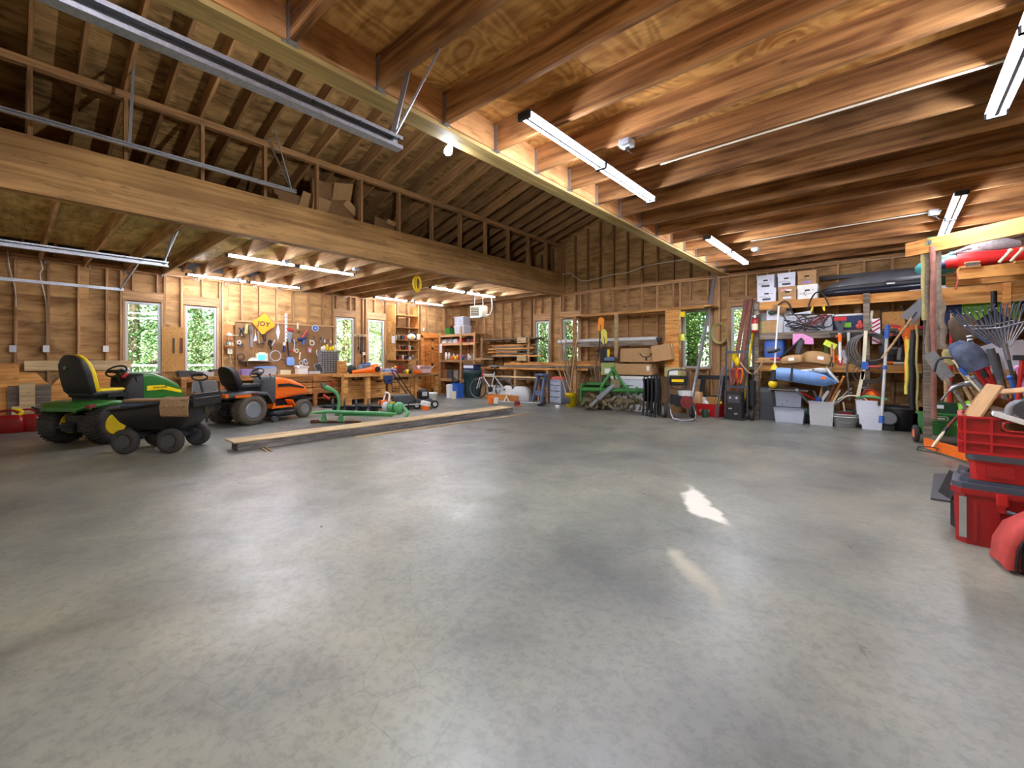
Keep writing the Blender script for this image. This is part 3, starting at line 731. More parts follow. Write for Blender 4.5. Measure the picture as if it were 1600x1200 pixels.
# ================= helpers for goods =================
def txt(s, size, mat, parent, loc, rot=(PI/2, 0, 0), name='lettering', bold=0):
    c = bpy.data.curves.new(name, 'FONT'); c.body = s; c.size = size; c.align_x = 'CENTER'; c.align_y = 'CENTER'; c.extrude = .0006; c.offset = bold*size
    c.materials.append(M[mat]); c.resolution_u = 2
    f = bpy.data.objects.new(name, c); COL.objects.link(f); bpy.context.view_layer.update()
    me = bpy.data.meshes.new_from_object(f); bpy.data.objects.remove(f); bpy.data.curves.remove(c)
    return link(name, me, parent, loc, rot)
def rrect(w_, h_, r, n=4, cx=0, cy=0):
    out = []
    for qx, qy, a0 in ((1, 1, 0), (-1, 1, PI/2), (-1, -1, PI), (1, -1, 3*PI/2)):
        for k in range(n+1): a = a0+PI/2*k/n; out.append((cx+qx*(w_/2-r)+r*math.cos(a), cy+qy*(h_/2-r)+r*math.sin(a)))
    return out
def XW(px, X, py=600): return onX(px, py, X)
def XY(px, Y, py=600): return onY(px, py, Y)
def wheel(parent, c, r, w_, rim, axis=(0, 1, 0), tire='rubber', name='wheel', rimr=.52, treads=0, hub='dark_steel'):
    """tyre with a rounded shoulder and a dished rim with hub as sub-part"""
    c = Vector(c); a = Vector(axis)
    prof = [(r*rimr, -w_*.42), (r*.7, -w_*.5), (r*.93, -w_*.46), (r, -w_*.3), (r, w_*.3), (r*.93, w_*.46), (r*.7, w_*.5), (r*rimr, w_*.42)]
    mb = MB().lathe(prof+[prof[0]], c, a, 26)
    o = part(name, mb, tire, parent)
    if treads:
        x, y, d = frame(a); tr = MB()
        for k in range(treads):
            t = 2*PI*k/treads
            for s in (-1, 0, 1):
                tt = t+(.5 if s else 0)*2*PI/treads
                p = c+(x*math.cos(tt)+y*math.sin(tt))*r*.998+d*s*w_*.3
                R = Matrix((d, (x*-math.sin(tt)+y*math.cos(tt)), x*math.cos(tt)+y*math.sin(tt))).transposed()
                tr.box(p, (w_*.26, 2*PI*r/treads*.6, r*.022), R.to_euler())
        part('tread', tr, tire, o, kind='stuff')
    rm = MB(); rr = r*rimr
    for s in (-1, 1): rm.lathe([(rr*1.04, s*w_*.44), (rr*.97, s*w_*.47), (rr*.88, s*w_*.3), (rr*.8, s*w_*.1), (rr*.5, s*w_*.06), (rr*.4, s*w_*.24), (rr*.3, s*w_*.27), (.0001, s*w_*.27)], c, a, 20, smooth=False)
    ro = part('rim', rm, rim, o)
    hb = MB()
    for s in (-1, 1): hb.cyl(c+a*s*w_*.27, c+a*s*w_*.4, rr*.18, rr*.15, n=10)
    part('hub', hb, hub, o)
    if treads:
        sl = MB(); x, y, d = frame(a)
        for s in (-1, 1):
            for k in range(5): q = c+a*s*w_*.085+(x*math.cos(k*1.257)+y*math.sin(k*1.257))*rr*.64; sl.cyl(q, q+a*s*.006, rr*.11, n=8)
        part('rim_slots', sl, 'black', o, kind='stuff')
    return o
def bucket(name, lab, loc, r, h, mat, rz=0, rim=None, cat='bucket', handle=True, group=None):
    t = thing(name, lab, cat, loc, rz, group)
    part('pail', MB().lathe([(0, .004), (r*.84, 0), (r, h), (r*1.05, h), (r*1.05, h-.02), (r*.97, h-.002), (r*.82, .01), (0, .012)], n=20), mat, t)
    part('rim_band', MB().lathe([(r*.99, h-.06), (r*1.05, h-.06), (r*1.05, h-.045), (r*.99, h-.045)], n=20), rim or mat, t)
    if handle: part('handle', MB().tube([(r*1.04, 0, h-.04), (r*.9, -r*.75, h-.12), (0, -r*1.12, h-.15), (-r*.9, -r*.75, h-.12), (-r*1.04, 0, h-.04)], .004, 6, sm=4), 'steel', t)
    return t
def tote(name, lab, loc, w_, d, h, body, lid, rz=0, cat='storage bin', fill=None, group=None, rot=None, top=1.1):
    t = thing(name, lab, cat, loc, rz, group, rot)
    part('bin_body', MB().open_box(w_, d, h, .006, top), body, t)
    if lid:
        part('lid', MB().box((0, 0, h+.012), (w_+.03, d+.03, .024), bev=.02).box((0, 0, h+.03), (w_*.86, d*.86, .012), bev=.02), lid, t)
        for s in (-1, 1): part('latch', MB().box((s*(w_/2+.014), 0, h-.01), (.012, .09, .06)), lid, t)
    if fill:
        rnd = random.Random(lab); f = MB()
        for k in range(9):
            f.box((rnd.uniform(-.28, .28)*w_, rnd.uniform(-.25, .25)*d, h*rnd.uniform(.18, .62)), (w_*rnd.uniform(.2, .42), d*rnd.uniform(.2, .42), h*rnd.uniform(.12, .34)), (rnd.uniform(-.3, .3), rnd.uniform(-.3, .3), rnd.uniform(0, 3)))
        part('contents', f, fill, t, kind='stuff')
    return t
def bottle(lab, loc, r, h, mat, cap='white', group=None, name='bottle', band=None):
    t = thing(name, lab, 'bottle', loc, 0, group)
    part('bottle_body', MB().lathe([(0, 0), (r, .003), (r, h*.62), (r*.8, h*.72), (r*.36, h*.82), (r*.36, h*.9)], n=12), mat, t)
    part('cap', MB().lathe([(r*.4, h*.88), (r*.44, h*.9), (r*.44, h), (0, h)], n=10), cap, t)
    if band: part('sticker', MB().lathe([(r*1.02, h*.15), (r*1.02, h*.5)], n=12), band, t)
    return t
def tin(lab, loc, r, h, mat, lid='light_grey', group=None, name='can'):
    t = thing(name, lab, 'can', loc, 0, group)
    part('can_body', MB().lathe([(0, 0), (r, 0), (r, h), (0, h)], n=14), mat, t); part('lid', MB().lathe([(r*1.04, h-.008), (r*1.04, h+.006), (r*.8, h+.006), (r*.78, h+.001), (0, h+.001)], n=14), lid, t)
    return t
def carton(name, lab, loc, w_, d, h, mat='card', rz=0, flaps=True, rot=None, cat='box', group=None, tape=True):
    t = thing(name, lab, cat, loc, rz, group, rot)
    part('box_body', MB().open_box(w_, d, h, .006), mat, t)
    if flaps == 'closed':
        part('lid', MB().box((0, 0, h+.002), (w_, d/2-.004, .005)).box((0, 0, h+.004), (w_, d-.002, .003)), mat, t)
        if tape: part('packing_tape', MB().box((0, 0, h+.007), (w_+.004, .05, .002)).box((w_/2+.002, 0, h-.04), (.002, .05, .08)).box((-w_/2-.002, 0, h-.04), (.002, .05, .08)), 'cream', t)
    elif flaps:
        for i, (cx, cy, lx, ly, rx, ry) in enumerate(((0, -d/2, w_-.01, d*.45, -.9, 0), (0, d/2, w_-.01, d*.45, 1.1, 0), (-w_/2, 0, w_*.3, d-.01, 0, 1.0), (w_/2, 0, w_*.3, d-.01, 0, -.7))):
            m_ = MB()
            if ry == 0: m_.box((0, math.copysign(ly/2, cy), 0), (lx, ly, .005))
            else: m_.box((math.copysign(lx/2, cx), 0, 0), (lx, ly, .005))
            sgn = rx if ry == 0 else ry
            part('flap', m_, mat, t, (cx, cy, h), (rx*-1 if cy > 0 and 0 else rx, -ry if 0 else ry, 0))
    return t
def banker(lab, loc, mat, rz=0, w_=.31, d=.39, h=.255, marks=None, group='banker boxes on the top shelf', lidm=None):
    t = thing('banker_box', lab, 'box', loc, rz, group)
    part('box_body', MB().box((0, 0, h/2), (w_-.012, d-.012, h)), mat, t)
    part('lid', MB().box((0, 0, h-.03), (w_, d, .075)), lidm or mat, t)
    part('hand_hole', MB().prism(rrect(.085, .026, .012, 3, 0, h*.62), -d/2-.004+.008, -d/2+.004), 'black_matte', t)
    part('logo_oval', MB().prism(rrect(.15, .042, .02, 4, 0, h*.2), -d/2-.001, -d/2+.005), marks or 'dark_grey', t)
    part('lettering', MB().box((.09, -d/2+.003, h*.62), (.04, .004, .006)).box((-.03, -d/2+.003, h*.36), (.2, .004, .005)).box((-.06, -d/2+.003, h*.44), (.12, .004, .004)), 'dark_grey', t, kind='stuff')
    return t

# ================= riding mowers =================
def rider(name, lab, loc, rz, st):
    G = st == 'green'
    body = 'jd_green' if G else 'orange'; rim = 'yellow' if G else 'galv'
    t = thing(name, lab, 'riding mower', loc, rz)
    R = .285; wb_ = 1.2
    rt = 'rubber' if G else 'dusty_rubber'
    for s in (-1, 1): wheel(t, (0, s*.38, R), R, .27 if G else .24, rim, (0, s, 0), rt, treads=34, name='rear_wheel')
    for s in (-1, 1): wheel(t, (wb_, s*.36, .19), .19, .15, rim, (0, s, 0), rt, name='front_wheel')
    # hood: lofted shell
    ez = (lambda z: .42+(z-.42)*1.34) if G else (lambda z: .42+(z-.42)*1.1)
    rings = []
    for x, w_, z0, z1, cr in ((.62, .24, .42, .84 if G else .80, .05), (.8, .26, .42, .86 if G else .82, .07), (1.05, .25, .44, .80 if G else .77, .08), (1.3, .22, .45, .71 if G else .68, .08), (1.46, .17, .46, .60, .06)):
        z1 = ez(z1); r_ = rrect(2*w_, z1-z0, cr, 4, 0, (z0+z1)/2)
        rings.append([(x, q, z) for q, z in r_])
    hd = part('hood', MB().loft(rings), body, t)
    for s in (-1, 1):
        part('hood_stripe' if G else 'hood_vent', MB().add([(a_, s*b_, ez(c_)) for a_, b_, c_ in ((.68, .262, .70), (.95, .272, .70), (1.36, .212, .615), (1.36, .212, .58), (.95, .272, .645), (.68, .262, .64))], [(0, 1, 4, 5), (1, 2, 3, 4), (5, 4, 1, 0), (4, 3, 2, 1)]), 'yellow' if G else 'black', hd)
        if G:
            o = txt('JOHN DEERE', .045, 'black', hd, (.9, s*.276, ez(.672)), (PI/2, 0, 0 if s < 0 else PI)); o.rotation_euler = (PI/2, 0, PI if s > 0 else 0)
    part('headlight', MB().box((1.46, 0, .56), (.03, .22, .06), bev=.01), 'clear_plastic', hd)
    part('grille', MB().box((1.47, 0, .50), (.03, .26, .05), bev=.01), 'black', hd)
    part('bumper', MB().tube([(1.35, -.25, .34), (1.5, -.24, .36), (1.55, -.1, .36), (1.55, .1, .36), (1.5, .24, .36), (1.35, .25, .34)], .02, 8, sm=3), 'black', t)
    part('dash', MB().loft([[(x, q, z) for q, z in rrect(2*w_, z1-z0, .05, 3, 0, (z0+z1)/2)] for x, w_, z0, z1 in ((.42, .13, .36, ez(.66)), (.5, .2, .36, ez(.83)), (.64, .25, .36, ez(.85)))]), 'black' if G else 'dark_grey', t)
    part('chassis', MB().box((.62, 0, .34), (1.5, .34, .1)).box((1.15, 0, .24), (.06, .62, .05)).box((1.2, 0, .4), (.36, .34, .16)), 'black_metal', t)
    part('transaxle', MB().box((-.05, 0, .3), (.3, .3, .24), bev=.05).cyl((0, -.3, .29), (0, .3, .29), .05).box((-.24, 0, .26), (.04, .2, .12)), 'black_metal', t)
    part('hitch_plate', MB().box((-.3, 0, .27), (.1, .2, .015)).cyl((-.32, 0, .25), (-.32, 0, .31), .02), 'dark_steel', t)
    # fender deck
    fr_ = []
    for x, w_, zt in ((-.36, .28, .55), (-.28, .42, .6), (0, .49, .63), (.3, .48, .60), (.42, .42, .5), (.5, .40, .36)):
        fr_.append([(x, -w_, zt-.07), (x, -w_*.96, zt-.01), (x, -w_*.8, zt), (x, w_*.8, zt), (x, w_*.96, zt-.01), (x, w_, zt-.07), (x, w_*.9, zt-.055), (x, -w_*.9, zt-.055)])
    fd = part('fender', MB().loft(fr_), body if G else 'dark_grey', t)
    if not G:
        part('fender_trim', MB().box((-.2, -.485, .555), (.3, .02, .05)).box((-.38, 0, .56), (.06, .62, .06)), 'orange', fd)
        part('reflector', MB().box((.02, -.5, .585), (.12, .012, .035)), 'dark_red', fd)
    else:
        part('tail_lamp', MB().box((-.3, -.45, .57), (.13, .05, .045), (0, 0, .35)), 'dark_red', fd)
        part('model_sign', MB().box((.2, -.498, .575), (.1, .006, .025)), 'yellow', fd)
    for s in (-1, 1):
        part('footrest', MB().box((.68, s*.33, .27), (.42, .2, .025)).box((.92, s*.33, .33), (.025, .2, .15), (0, -.5, 0)).box((.47, s*.33, .31), (.025, .2, .12), (0, .5, 0)), body if not G else 'black', t)
    # seat: pan and rounded back shell, cushion in front
    def bk(dx, th, kw, z_off=0):
        out = []
        for z, x, w_ in ((.70, -.05, .2), (.76, -.09, .235), (.88, -.12, .24), (1.02, -.15, .235), (1.14, -.18, .21), (1.22, -.2, .165), (1.27, -.215, .1), (1.285, -.22, .04)):
            z = z if G else .70+(z-.70)*.66
            out.append([(x+dx+q, r, z+z_off) for q, r in rrect(th*(1 if z < 1.2 else .7), 2*w_*kw, min(th*.34, .03), 3)])
        return out
    se = part('seat', MB().loft([[(.13+q, r, z) for q, r in rrect(.5*k, .46*k, .1, 4)] for z, k in ((.66, .85), (.68, 1), (.74, 1), (.755, .93))]).loft(bk(0, .1, 1)), 'black', t)
    if G:
        part('seat_cushion', MB().loft(bk(.065, .07, 1.0, .012)).loft([[(.19+q, r, z) for q, r in rrect(.44*k, .47*k, .1, 4)] for z, k in ((.75, .96), (.775, 1), (.79, .92))]), 'yellow', se)
        part('emblem', MB().cyl((-.225, .07, 1.1), (-.235, .07, 1.101), .026, n=10), 'jd_green', se)
    else: part('seat_cushion', MB().loft(bk(.06, .06, .86)), 'black_matte', se)
    part('seat_base', MB().box((.1, 0, .64), (.34, .34, .06)), 'black', t)
    if G: part('armrest', MB().box((.22, -.27, .69), (.3, .05, .06), bev=.02), 'black', t)
    # steering
    sz_ = .1 if G else .02
    sp = part('steering_post', MB().cyl((.5, 0, .84), (.42, 0, .93+sz_), .022), 'black', t)
    part('steering_wheel', MB().tube([(.42+.07*math.sin(a)+0, .17*math.cos(a), sz_+.94+.15*math.sin(a)*.55) for a in [2*PI*k/18 for k in range(18)]], .014, 8, closed=True).box((.42, 0, sz_+.935), (.05, .3, .02), (0, -.8, 0)).lathe([(.04, 0), (.05, .02), (0, .03)], (.42, 0, sz_+.925), (-.5, 0, .86), 10), 'black', sp)
    part('lever', MB().cyl((.58, -.2, .84), (.52, -.24, .92), .008).ball((.52, -.24, .93), .018), 'black', t)
    # mower deck
    dk_ = part('mower_deck', MB().loft([[(x, q, z) for q, z in ((-w_, .1), (-w_, .19), (-w_*.85, .215), (w_*.85, .215), (w_, .19), (w_, .1))] for x, w_ in ((.4, .35), (.5, .5), (.75, .53), (.95, .46), (1.03, .3))]), 'yellow' if G else 'black_metal', t)
    for s in (-1, 1):
        part('deck_wheel', MB().cyl((.42, s*.47, .06), (.42, s*.53, .06), .06, n=14), 'dark_grey', dk_)
        part('belt_cover', MB().lathe([(.12, 0), (.12, .03), (.09, .045), (0, .045)], (.72, s*.28, .21), n=14), 'black', dk_)
    return t
rider('green_riding_mower', 'green riding mower with yellow and black seat, parked nearest the camera', (-8.96, .74, 0), math.radians(123), 'green')
rider('orange_riding_mower', 'orange and grey riding mower facing the workbench, black seat', (-9.4, 2.82, 0), math.radians(107.5), 'orange')
# red and white sprayer pump on the green mower's dash
t = thing('hand_drill', 'red and grey power tool lying on the green mower dash', 'power tool', (-9.22, 1.2, 1.0), math.radians(150))
part('tool_body', MB().cyl((-.12, 0, .06), (.06, 0, .06), .035, n=12).box((.05, 0, 0), (.05, .04, .12)), 'light_grey', t)
part('tool_grip', MB().box((0, 0, -.03), (.16, .07, .07), bev=.02), 'bright_red', t); part('chuck', MB().cyl((-.12, 0, .06), (-.2, 0, .06), .02, .012, n=10), 'black', t)

# ================= dump cart =================
t = thing('dump_cart', 'black plastic dump cart on four small wheels with raised handle', 'garden cart', (-7.49, 1.37, 0), math.radians(45.5))
for sx in (-1, 1):
    for sy in (-1, 1): wheel(t, (sx*.275, sy*.28, .16), .16, .1, 'dark_grey', (0, sy, 0), 'rubber', rimr=.5)
def crt(z, k, kx, hgt=lambda x: 0):
    pts = []
    for q, r in rrect(1.05*kx, .66*k, .08, 3): pts.append((q+.04, r, z+hgt(q)))
    return pts
tilt = lambda x: .07+.13*x
outer = [crt(.3, .66, .6), crt(.42, .88, .8, lambda x: .04*x), crt(.56, 1.0, 1.0, tilt)]
inner = [crt(.565, .96, .97, tilt), crt(.43, .84, .77, lambda x: .04*x), crt(.315, .6, .56)]
part('tub', MB().loft(outer+inner), 'black', t)
part('rim_lip', MB().tube([Vector(q) for q in crt(.562, 1.01, 1.02, tilt)], .016, 6, closed=True), 'black', t)
part('end_wall', MB().prism([(-.3, .6), (-.33, .74), (-.28, .77), (.28, .77), (.33, .74), (.3, .6)], .54, .58, 'yz'), 'black', t)
part('undercarriage', MB().box((0, 0, .26), (.8, .05, .04)).box((.275, 0, .19), (.04, .5, .035)).box((-.275, 0, .19), (.04, .5, .035)).box((.275, 0, .26), (.05, .3, .1)).box((-.275, 0, .26), (.05, .3, .1)), 'dark_steel', t)
hd = part('pull_handle', MB().tube([(.3, .45, .3), (.26, .47, .6), (.18, .48, .92)], .018, 8, sm=4), 'black', t)
part('grip_loop', MB().tube([(.18+.11*math.cos(a), .48, .96+.045*math.sin(a)) for a in [2*PI*k/14 for k in range(14)]], .013, 8, closed=True), 'black', hd)
cart = t
# mats and carpet in the cart
CX, SX = math.cos(math.radians(45.5)), math.sin(math.radians(45.5))
def cl(x, y, z): return (-7.49+x*CX-y*SX, 1.37+x*SX+y*CX, z)
for k in range(4):
    one('floor_mat', MB().prism(rrect(.5, .3, .05, 3), 0, .022, 'xy'), ['dark_grey', 'slate_blue', 'dark_grey', 'card_dark'][k], ['dark mat at the bottom of the pile in the cart', 'blue-grey mat, second from the bottom in the cart', 'dark mat under the brown top mat in the cart', 'brown mat on top of the pile in the cart'][k], 'mat', cl(-.26+.01*k, .06, .575+.028*k), math.radians(45.5+3*k), 'mats in the black cart')
cv = []
for (y, z) in ((.1, .50), (0, .62), (-.1, .72), (-.24, .735), (-.345, .71), (-.37, .62), (-.355, .5)): cv.append((y, z))
rg = []
for x in (.2, .34, .46, .535): rg.append([(x, y+.004*math.sin(9*x+y*7), z+.006*math.sin(14*x)) for y, z in cv]+[(x, y+.02, z-.022) for y, z in cv[::-1]])
one('carpet_piece', MB().loft(rg, smooth=False), 'carpet', 'brown speckled carpet piece draped over the side of the cart', 'carpet', (-7.49, 1.37, 0), math.radians(45.5))

# ================= floor timber and sticks =================
t = thing('timber_beam', 'long weathered beam with plank on top lying on the floor', 'timber')
board('beam_core', (-6.67, 1.98, .056), (-6.67, 7.58, .056), .23, .108, 'grey_wood', t)
board('top_plank', (-6.73, 1.93, .121), (-6.73, 7.56, .121), .38, .018, 'pale_wood', t)
o = board('thin_stick', onZ(554, 683, .012), onZ(828, 645.5, .012), .03, .022, 'pale_wood'); tag(o, 'thin pale wood strip on the floor in front of the long timber', 'stick')
for a, b, lb in (((407, 699), (416, 705), 'left one of two short sticks at the near end of the long timber'), ((413, 698.5), (425, 704.5), 'right one of two short sticks at the near end of the long timber')):
    o = board('short_stick', onZ(*a, .008), onZ(*b, .008), .016, .014, 'pale_wood'); tag(o, lb, 'stick', 'short sticks by the timber')

# ================= post hole digger =================
pa = onZ(487, 661, .0); pb = onZ(626, 662, .0); dv = pb-pa
t = thing('post_hole_digger', 'green tractor post hole digger with black auger lying on the floor', 'auger', (pa.x, pa.y, 0), math.atan2(dv.y, dv.x))
Ld = dv.length
part('boom', MB().tube([(-.02, 0, .2), (.12, 0, .2), (.3, 0, .22), (Ld*.7, 0, .20), (Ld*.95, .02, .18)], [.014, .028, .036, .034, .028], 10), 'pale_green', t)
part('lower_bar', MB().tube([(.45, .03, .16), (Ld*.9, .04, .14)], .022, 8), 'pale_green', t)
part('riser', MB().tube([(.48, .08, .2), (.5, .08, .42), (.44, .08, .58), (.24, .08, .68)], [.034, .03, .032, .038, .055], 10, sm=5), 'pale_green', t)
part('riser_cap', MB().box((.2, .08, .71), (.02, .16, .12), (0, -.5, 0)), 'dark_green', t)
part('red_handle', MB().box((.33, .12, .73), (.03, .04, .16), (0, .35, 0)).box((.28, .02, .5), (.14, .04, .03), (0, .6, 0)), 'bright_red', t)
for k, x in enumerate((.24, .58)): part('foot_bracket', MB().prism([(-.06, .03), (.06, .03), (.02, .18), (-.02, .18)], -.02, .02), 'pale_green', t, (x, 0, 0))
part('skid_bar', MB().cyl((0, 0, .025), (.95, .03, .025), .022, n=8).box((.06, 0, .03), (.12, .1, .06)), 'rust', t)
au = part('auger_shaft', MB().cyl((.05, .5, .26), (Ld*.8, .5, .26), .03, n=10).cyl((.05, .5, .26), (-.1, .5, .25), .035, .01, n=8).box((.02, .5, .26), (.05, .12, .05)), 'black_metal', t)
fl_ = MB(); n = 90; vs = []; L0 = .12; L1 = Ld*.66; R = .165
for i in range(n+1):
    a = 2*PI*4.2*i/n; x = L0+(L1-L0)*i/n
    for r in (.03, R):
        for o_ in (-.004, .004): vs.append((x+o_, .5+r*math.cos(a), .26+r*math.sin(a)))
fs = []
for i in range(n):
    a = i*4; b = a+4; fs += [(a, a+2, b+2, b), (a+1, b+1, b+3, a+3), (a+2, a+3, b+3, b+2)]
part('auger_flight', fl_.add(vs, fs, True), 'dark_steel', au)
part('gearbox', MB().ball((Ld*.9, .45, .24), (.12, .12, .13), 14, 8).cyl((Ld*.76, .48, .25), (Ld*.84, .46, .25), .08, .1, n=14), 'pale_green', t)
part('flange', MB().cyl((Ld*.72, .49, .26), (Ld*.77, .48, .26), .11, n=16), 'light_grey', t)
part('drive_shield', MB().tube([(Ld*.95, .4, .28), (Ld*1.03, .3, .16), (Ld*1.0, .15, .06)], .035, 8, sm=3), 'pale_green', t)

# ================= gas cans =================
for (px, py, rz, lb, nz) in ((14, 686, 1.2, 'red fuel can at the left edge, yellow spout on top', 'yellow'), (44, 682, 1.0, 'red fuel can with black cap beside the green mower wheel', 'black')):
    q = onX(px, 600, -11.15); t = thing('fuel_can', lb, 'fuel can', (q.x, q.y-.0, 0), rz, 'red fuel cans')
    part('can_body', MB().loft([[(a, b, z) for a, b in rrect(.40*k, .24*k, .05, 3)] for z, k in ((0, .95), (.02, 1), (.2, 1), (.26, .86), (.29, .6))]), 'red', t)
    part('handle', MB().tube([(-.14, 0, .22), (-.12, 0, .34), (0, 0, .37), (.1, 0, .33), (.12, 0, .24)], .017, 8, sm=3), 'red', t)
    part('spout', MB().tube([(.1, 0, .27), (.16, 0, .34), (.05, 0, .40)], [.03, .026, .018], 8, sm=3), nz, t)
# ================= sheets and boards leaning on the left wall =================
def lean(lb, px0, px1, py0, py1, mat, off, name='plywood_sheet', th=.015, tilt=.08, poly=None):
    a = onX(px0, py1, XL+off); b = onX(px1, py1, XL+off); d_ = -a.x*0+((a.x**2+a.y**2)**.5)
    zt = onX((px0+px1)/2, py0, XL+off).z; zb = max(onX((px0+px1)/2, py1, XL+off).z, 0)
    w_ = b.y-a.y; h = zt-zb
    if poly: m_ = MB().prism([(q*w_-w_/2, r*h) for q, r in poly], -th/2, th/2)
    else: m_ = MB().prism([(-w_/2, 0), (w_/2, 0), (w_/2, h), (-w_/2, h)], -th/2, th/2)
    return one(name, m_, mat, lb, 'board', (XL+off+tilt*h*.5, (a.y+b.y)/2, zb), 0, 'boards leaning on the left wall', (Matrix.Rotation(PI/2, 3, 'Z') @ Matrix.Rotation(-tilt, 3, 'X')).to_euler())
lean('big plywood sheet leaning on the wall at the left edge', -60, 30, 568, 690, 'fir', .06)
lean('angled plywood offcut behind the green mower, below the pale plank', 30, 182, 580, 680, 'fir', .05, poly=[(0, 0), (1, 0), (1, 1), (.45, 1), (.3, .72), (.16, .98), (0, 1)])
lean('grey weathered plywood square leaning behind the board', 12, 33, 603, 690, 'old_wood', .16)
lean('upright pale board leaning between the fuel cans', 30, 55, 598, 690, 'pale_wood', .26)
lean('short pale board low beside the fuel cans', 18, 33, 635, 690, 'pale_wood', .3)
lean('grey plywood piece behind the green mower wheel', 52, 80, 601, 640, 'old_wood', .12)
lean('brown board behind the green mower dash', 150, 186, 588, 690, 'fir', .12)
a = onX(38, 572, XL+.05); b = onX(205, 573, XL+.05)
o = board('long_plank', (XL+.03, a.y, (a.z+b.z)/2+.02), (XL+.03, b.y, (a.z+b.z)/2+.02), .02, .19, 'pale_wood'); tag(o, 'long pale plank fixed flat across the studs behind the green mower', 'plank')
q = onX(270, 540, XL); 
o = part('osb_panel', MB().box((0, 0, 0), (.4, .012, 1.0)), 'osb', wl, (XL+.01, q.y, 1.45), (0, 0, PI/2))
for i, px in enumerate((272, 284)):
    q = onX(px, 540, XL+.05); one('metal_strip', MB().box((0, 0, 0), (.03+.02*i, .01, .34)), 'rust' if i else 'black_metal', ['narrow black strip hanging on the panel between the two left windows', 'rusty strip hanging beside the second left window'][i], 'tool', (XL+.03, q.y, q.z), PI/2)
# folding chair
q = onX(320, 600, -10.55); t = thing('folding_chair', 'tan folding chair standing behind the cart handle', 'chair', (q.x, q.y, 0), math.radians(60))
part('backrest', MB().prism(rrect(.44, .24, .09, 4, 0, .68), -.02, .0), 'cloth_grey', t)
for s in (-1, 1): part('leg', MB().tube([(s*.21, .02, .72), (s*.21, -.1, .35), (s*.21, -.3, 0)], .012, 6), 'steel', t); part('rear_leg', MB().tube([(s*.2, -.1, .42), (s*.2, .22, 0)], .012, 6), 'steel', t)
part('seat', MB().prism(rrect(.42, .38, .05, 3, 0, -.12), .42, .445, 'xy'), 'cloth_grey', t)
# ================= built-in bench along the left wall =================
BF = -11.4; Y0 = onX(283, 590, BF).y; Y1 = onX(536, 590, BF).y
t = thing('wall_bench', 'long built-in wooden bench along the left wall below the pegboard', 'workbench', (BF, (Y0+Y1)/2, 0), PI/2)
bw = Y1-Y0
part('bench_top', MB().box((0, .34, .82), (bw, .70, .05)), 'bench_wood', t)
part('apron', MB().box((0, .02, .765), (bw, .02, .06)), 'cabinet_wood', t)
for k in range(6): part('leg', MB().box((-bw/2+.05+k*(bw-.1)/5, .05, .4), (.09, .09, .8)), 'cabinet_wood', t)
part('lower_shelf', MB().box((0, .36, .2), (bw, .6, .02)), 'cabinet_wood', t)
xd0 = onX(434, 600, BF).y-(Y0+Y1)/2
for j, (z0, z1) in enumerate(((.64, .73), (.50, .63), (.33, .49))):
    for i in range(2):
        wd = (bw/2-xd0)/2; cx = xd0+wd*(i+.5)
        dr = part('drawer', MB().box((cx, .0, (z0+z1)/2), (wd-.012, .03, z1-z0-.008)), 'cabinet_wood', t)
        part('drawer_pull', MB().box((cx, -.022, z1-.02), (.16, .015, .015)), 'honey_wood', dr)
ZB = .846
def onb(px, X=-11.75, z=ZB): q = onX(px, 570, X); return (X, q.y, z)
# ---- pegboard ----
py0, py1 = onX(368, 540, XL+.02).y, onX(519, 540, XL+.02).y
t = thing('pegboard', 'brown hardboard tool board on the left wall above the bench', 'pegboard', (XL+.012, (py0+py1)/2, .86), PI/2)
part('hardboard_sheet', MB().box((0, 0, .65), (py1-py0, .012, 1.3)), 'hardboard', t)
part('top_rail', MB().box((0, -.012, 1.31), (py1-py0+.25, .03, .035)), 'stud_wood', t)
t = thing('small_wall_shelf', 'small shelf box between the studs left of the pegboard', 'shelf', (XL+.05, onX(357, 540, XL).y, 1.2), PI/2)
part('shelf_board', MB().box((0, .02, .35), (.2, .14, .02)), 'bench_wood', t); part('back_panel', MB().box((0, .08, .6), (.2, .01, .5)), 'cabinet_wood', t); part('lower_board', MB().box((0, .02, .3), (.2, .1, .02)), 'honey_wood', t)
PX = XL+.03
def hang_(name, lb, px, py, mb, mat, cat='tool', rz=0, group=None, roll=0):
    q = onX(px, py, PX+.01)
    R = (Matrix.Rotation(PI/2, 3, 'Z') @ Matrix.Rotation(roll, 3, 'Y')).to_euler()
    return one(name, mb, mat, lb, cat, (PX, q.y, q.z), 0, group, R)
def multi(name, lb, px, py, parts_, cat='tool', roll=0, group=None, off=0):
    q = onX(px, py, PX+.01); t = thing(name, lb, cat, (PX+off, q.y, q.z), 0, group, (Matrix.Rotation(PI/2, 3, 'Z') @ Matrix.Rotation(roll, 3, 'Y')).to_euler())
    for nm, mb, mt in parts_: part(nm, mb, mt, t)
    return t
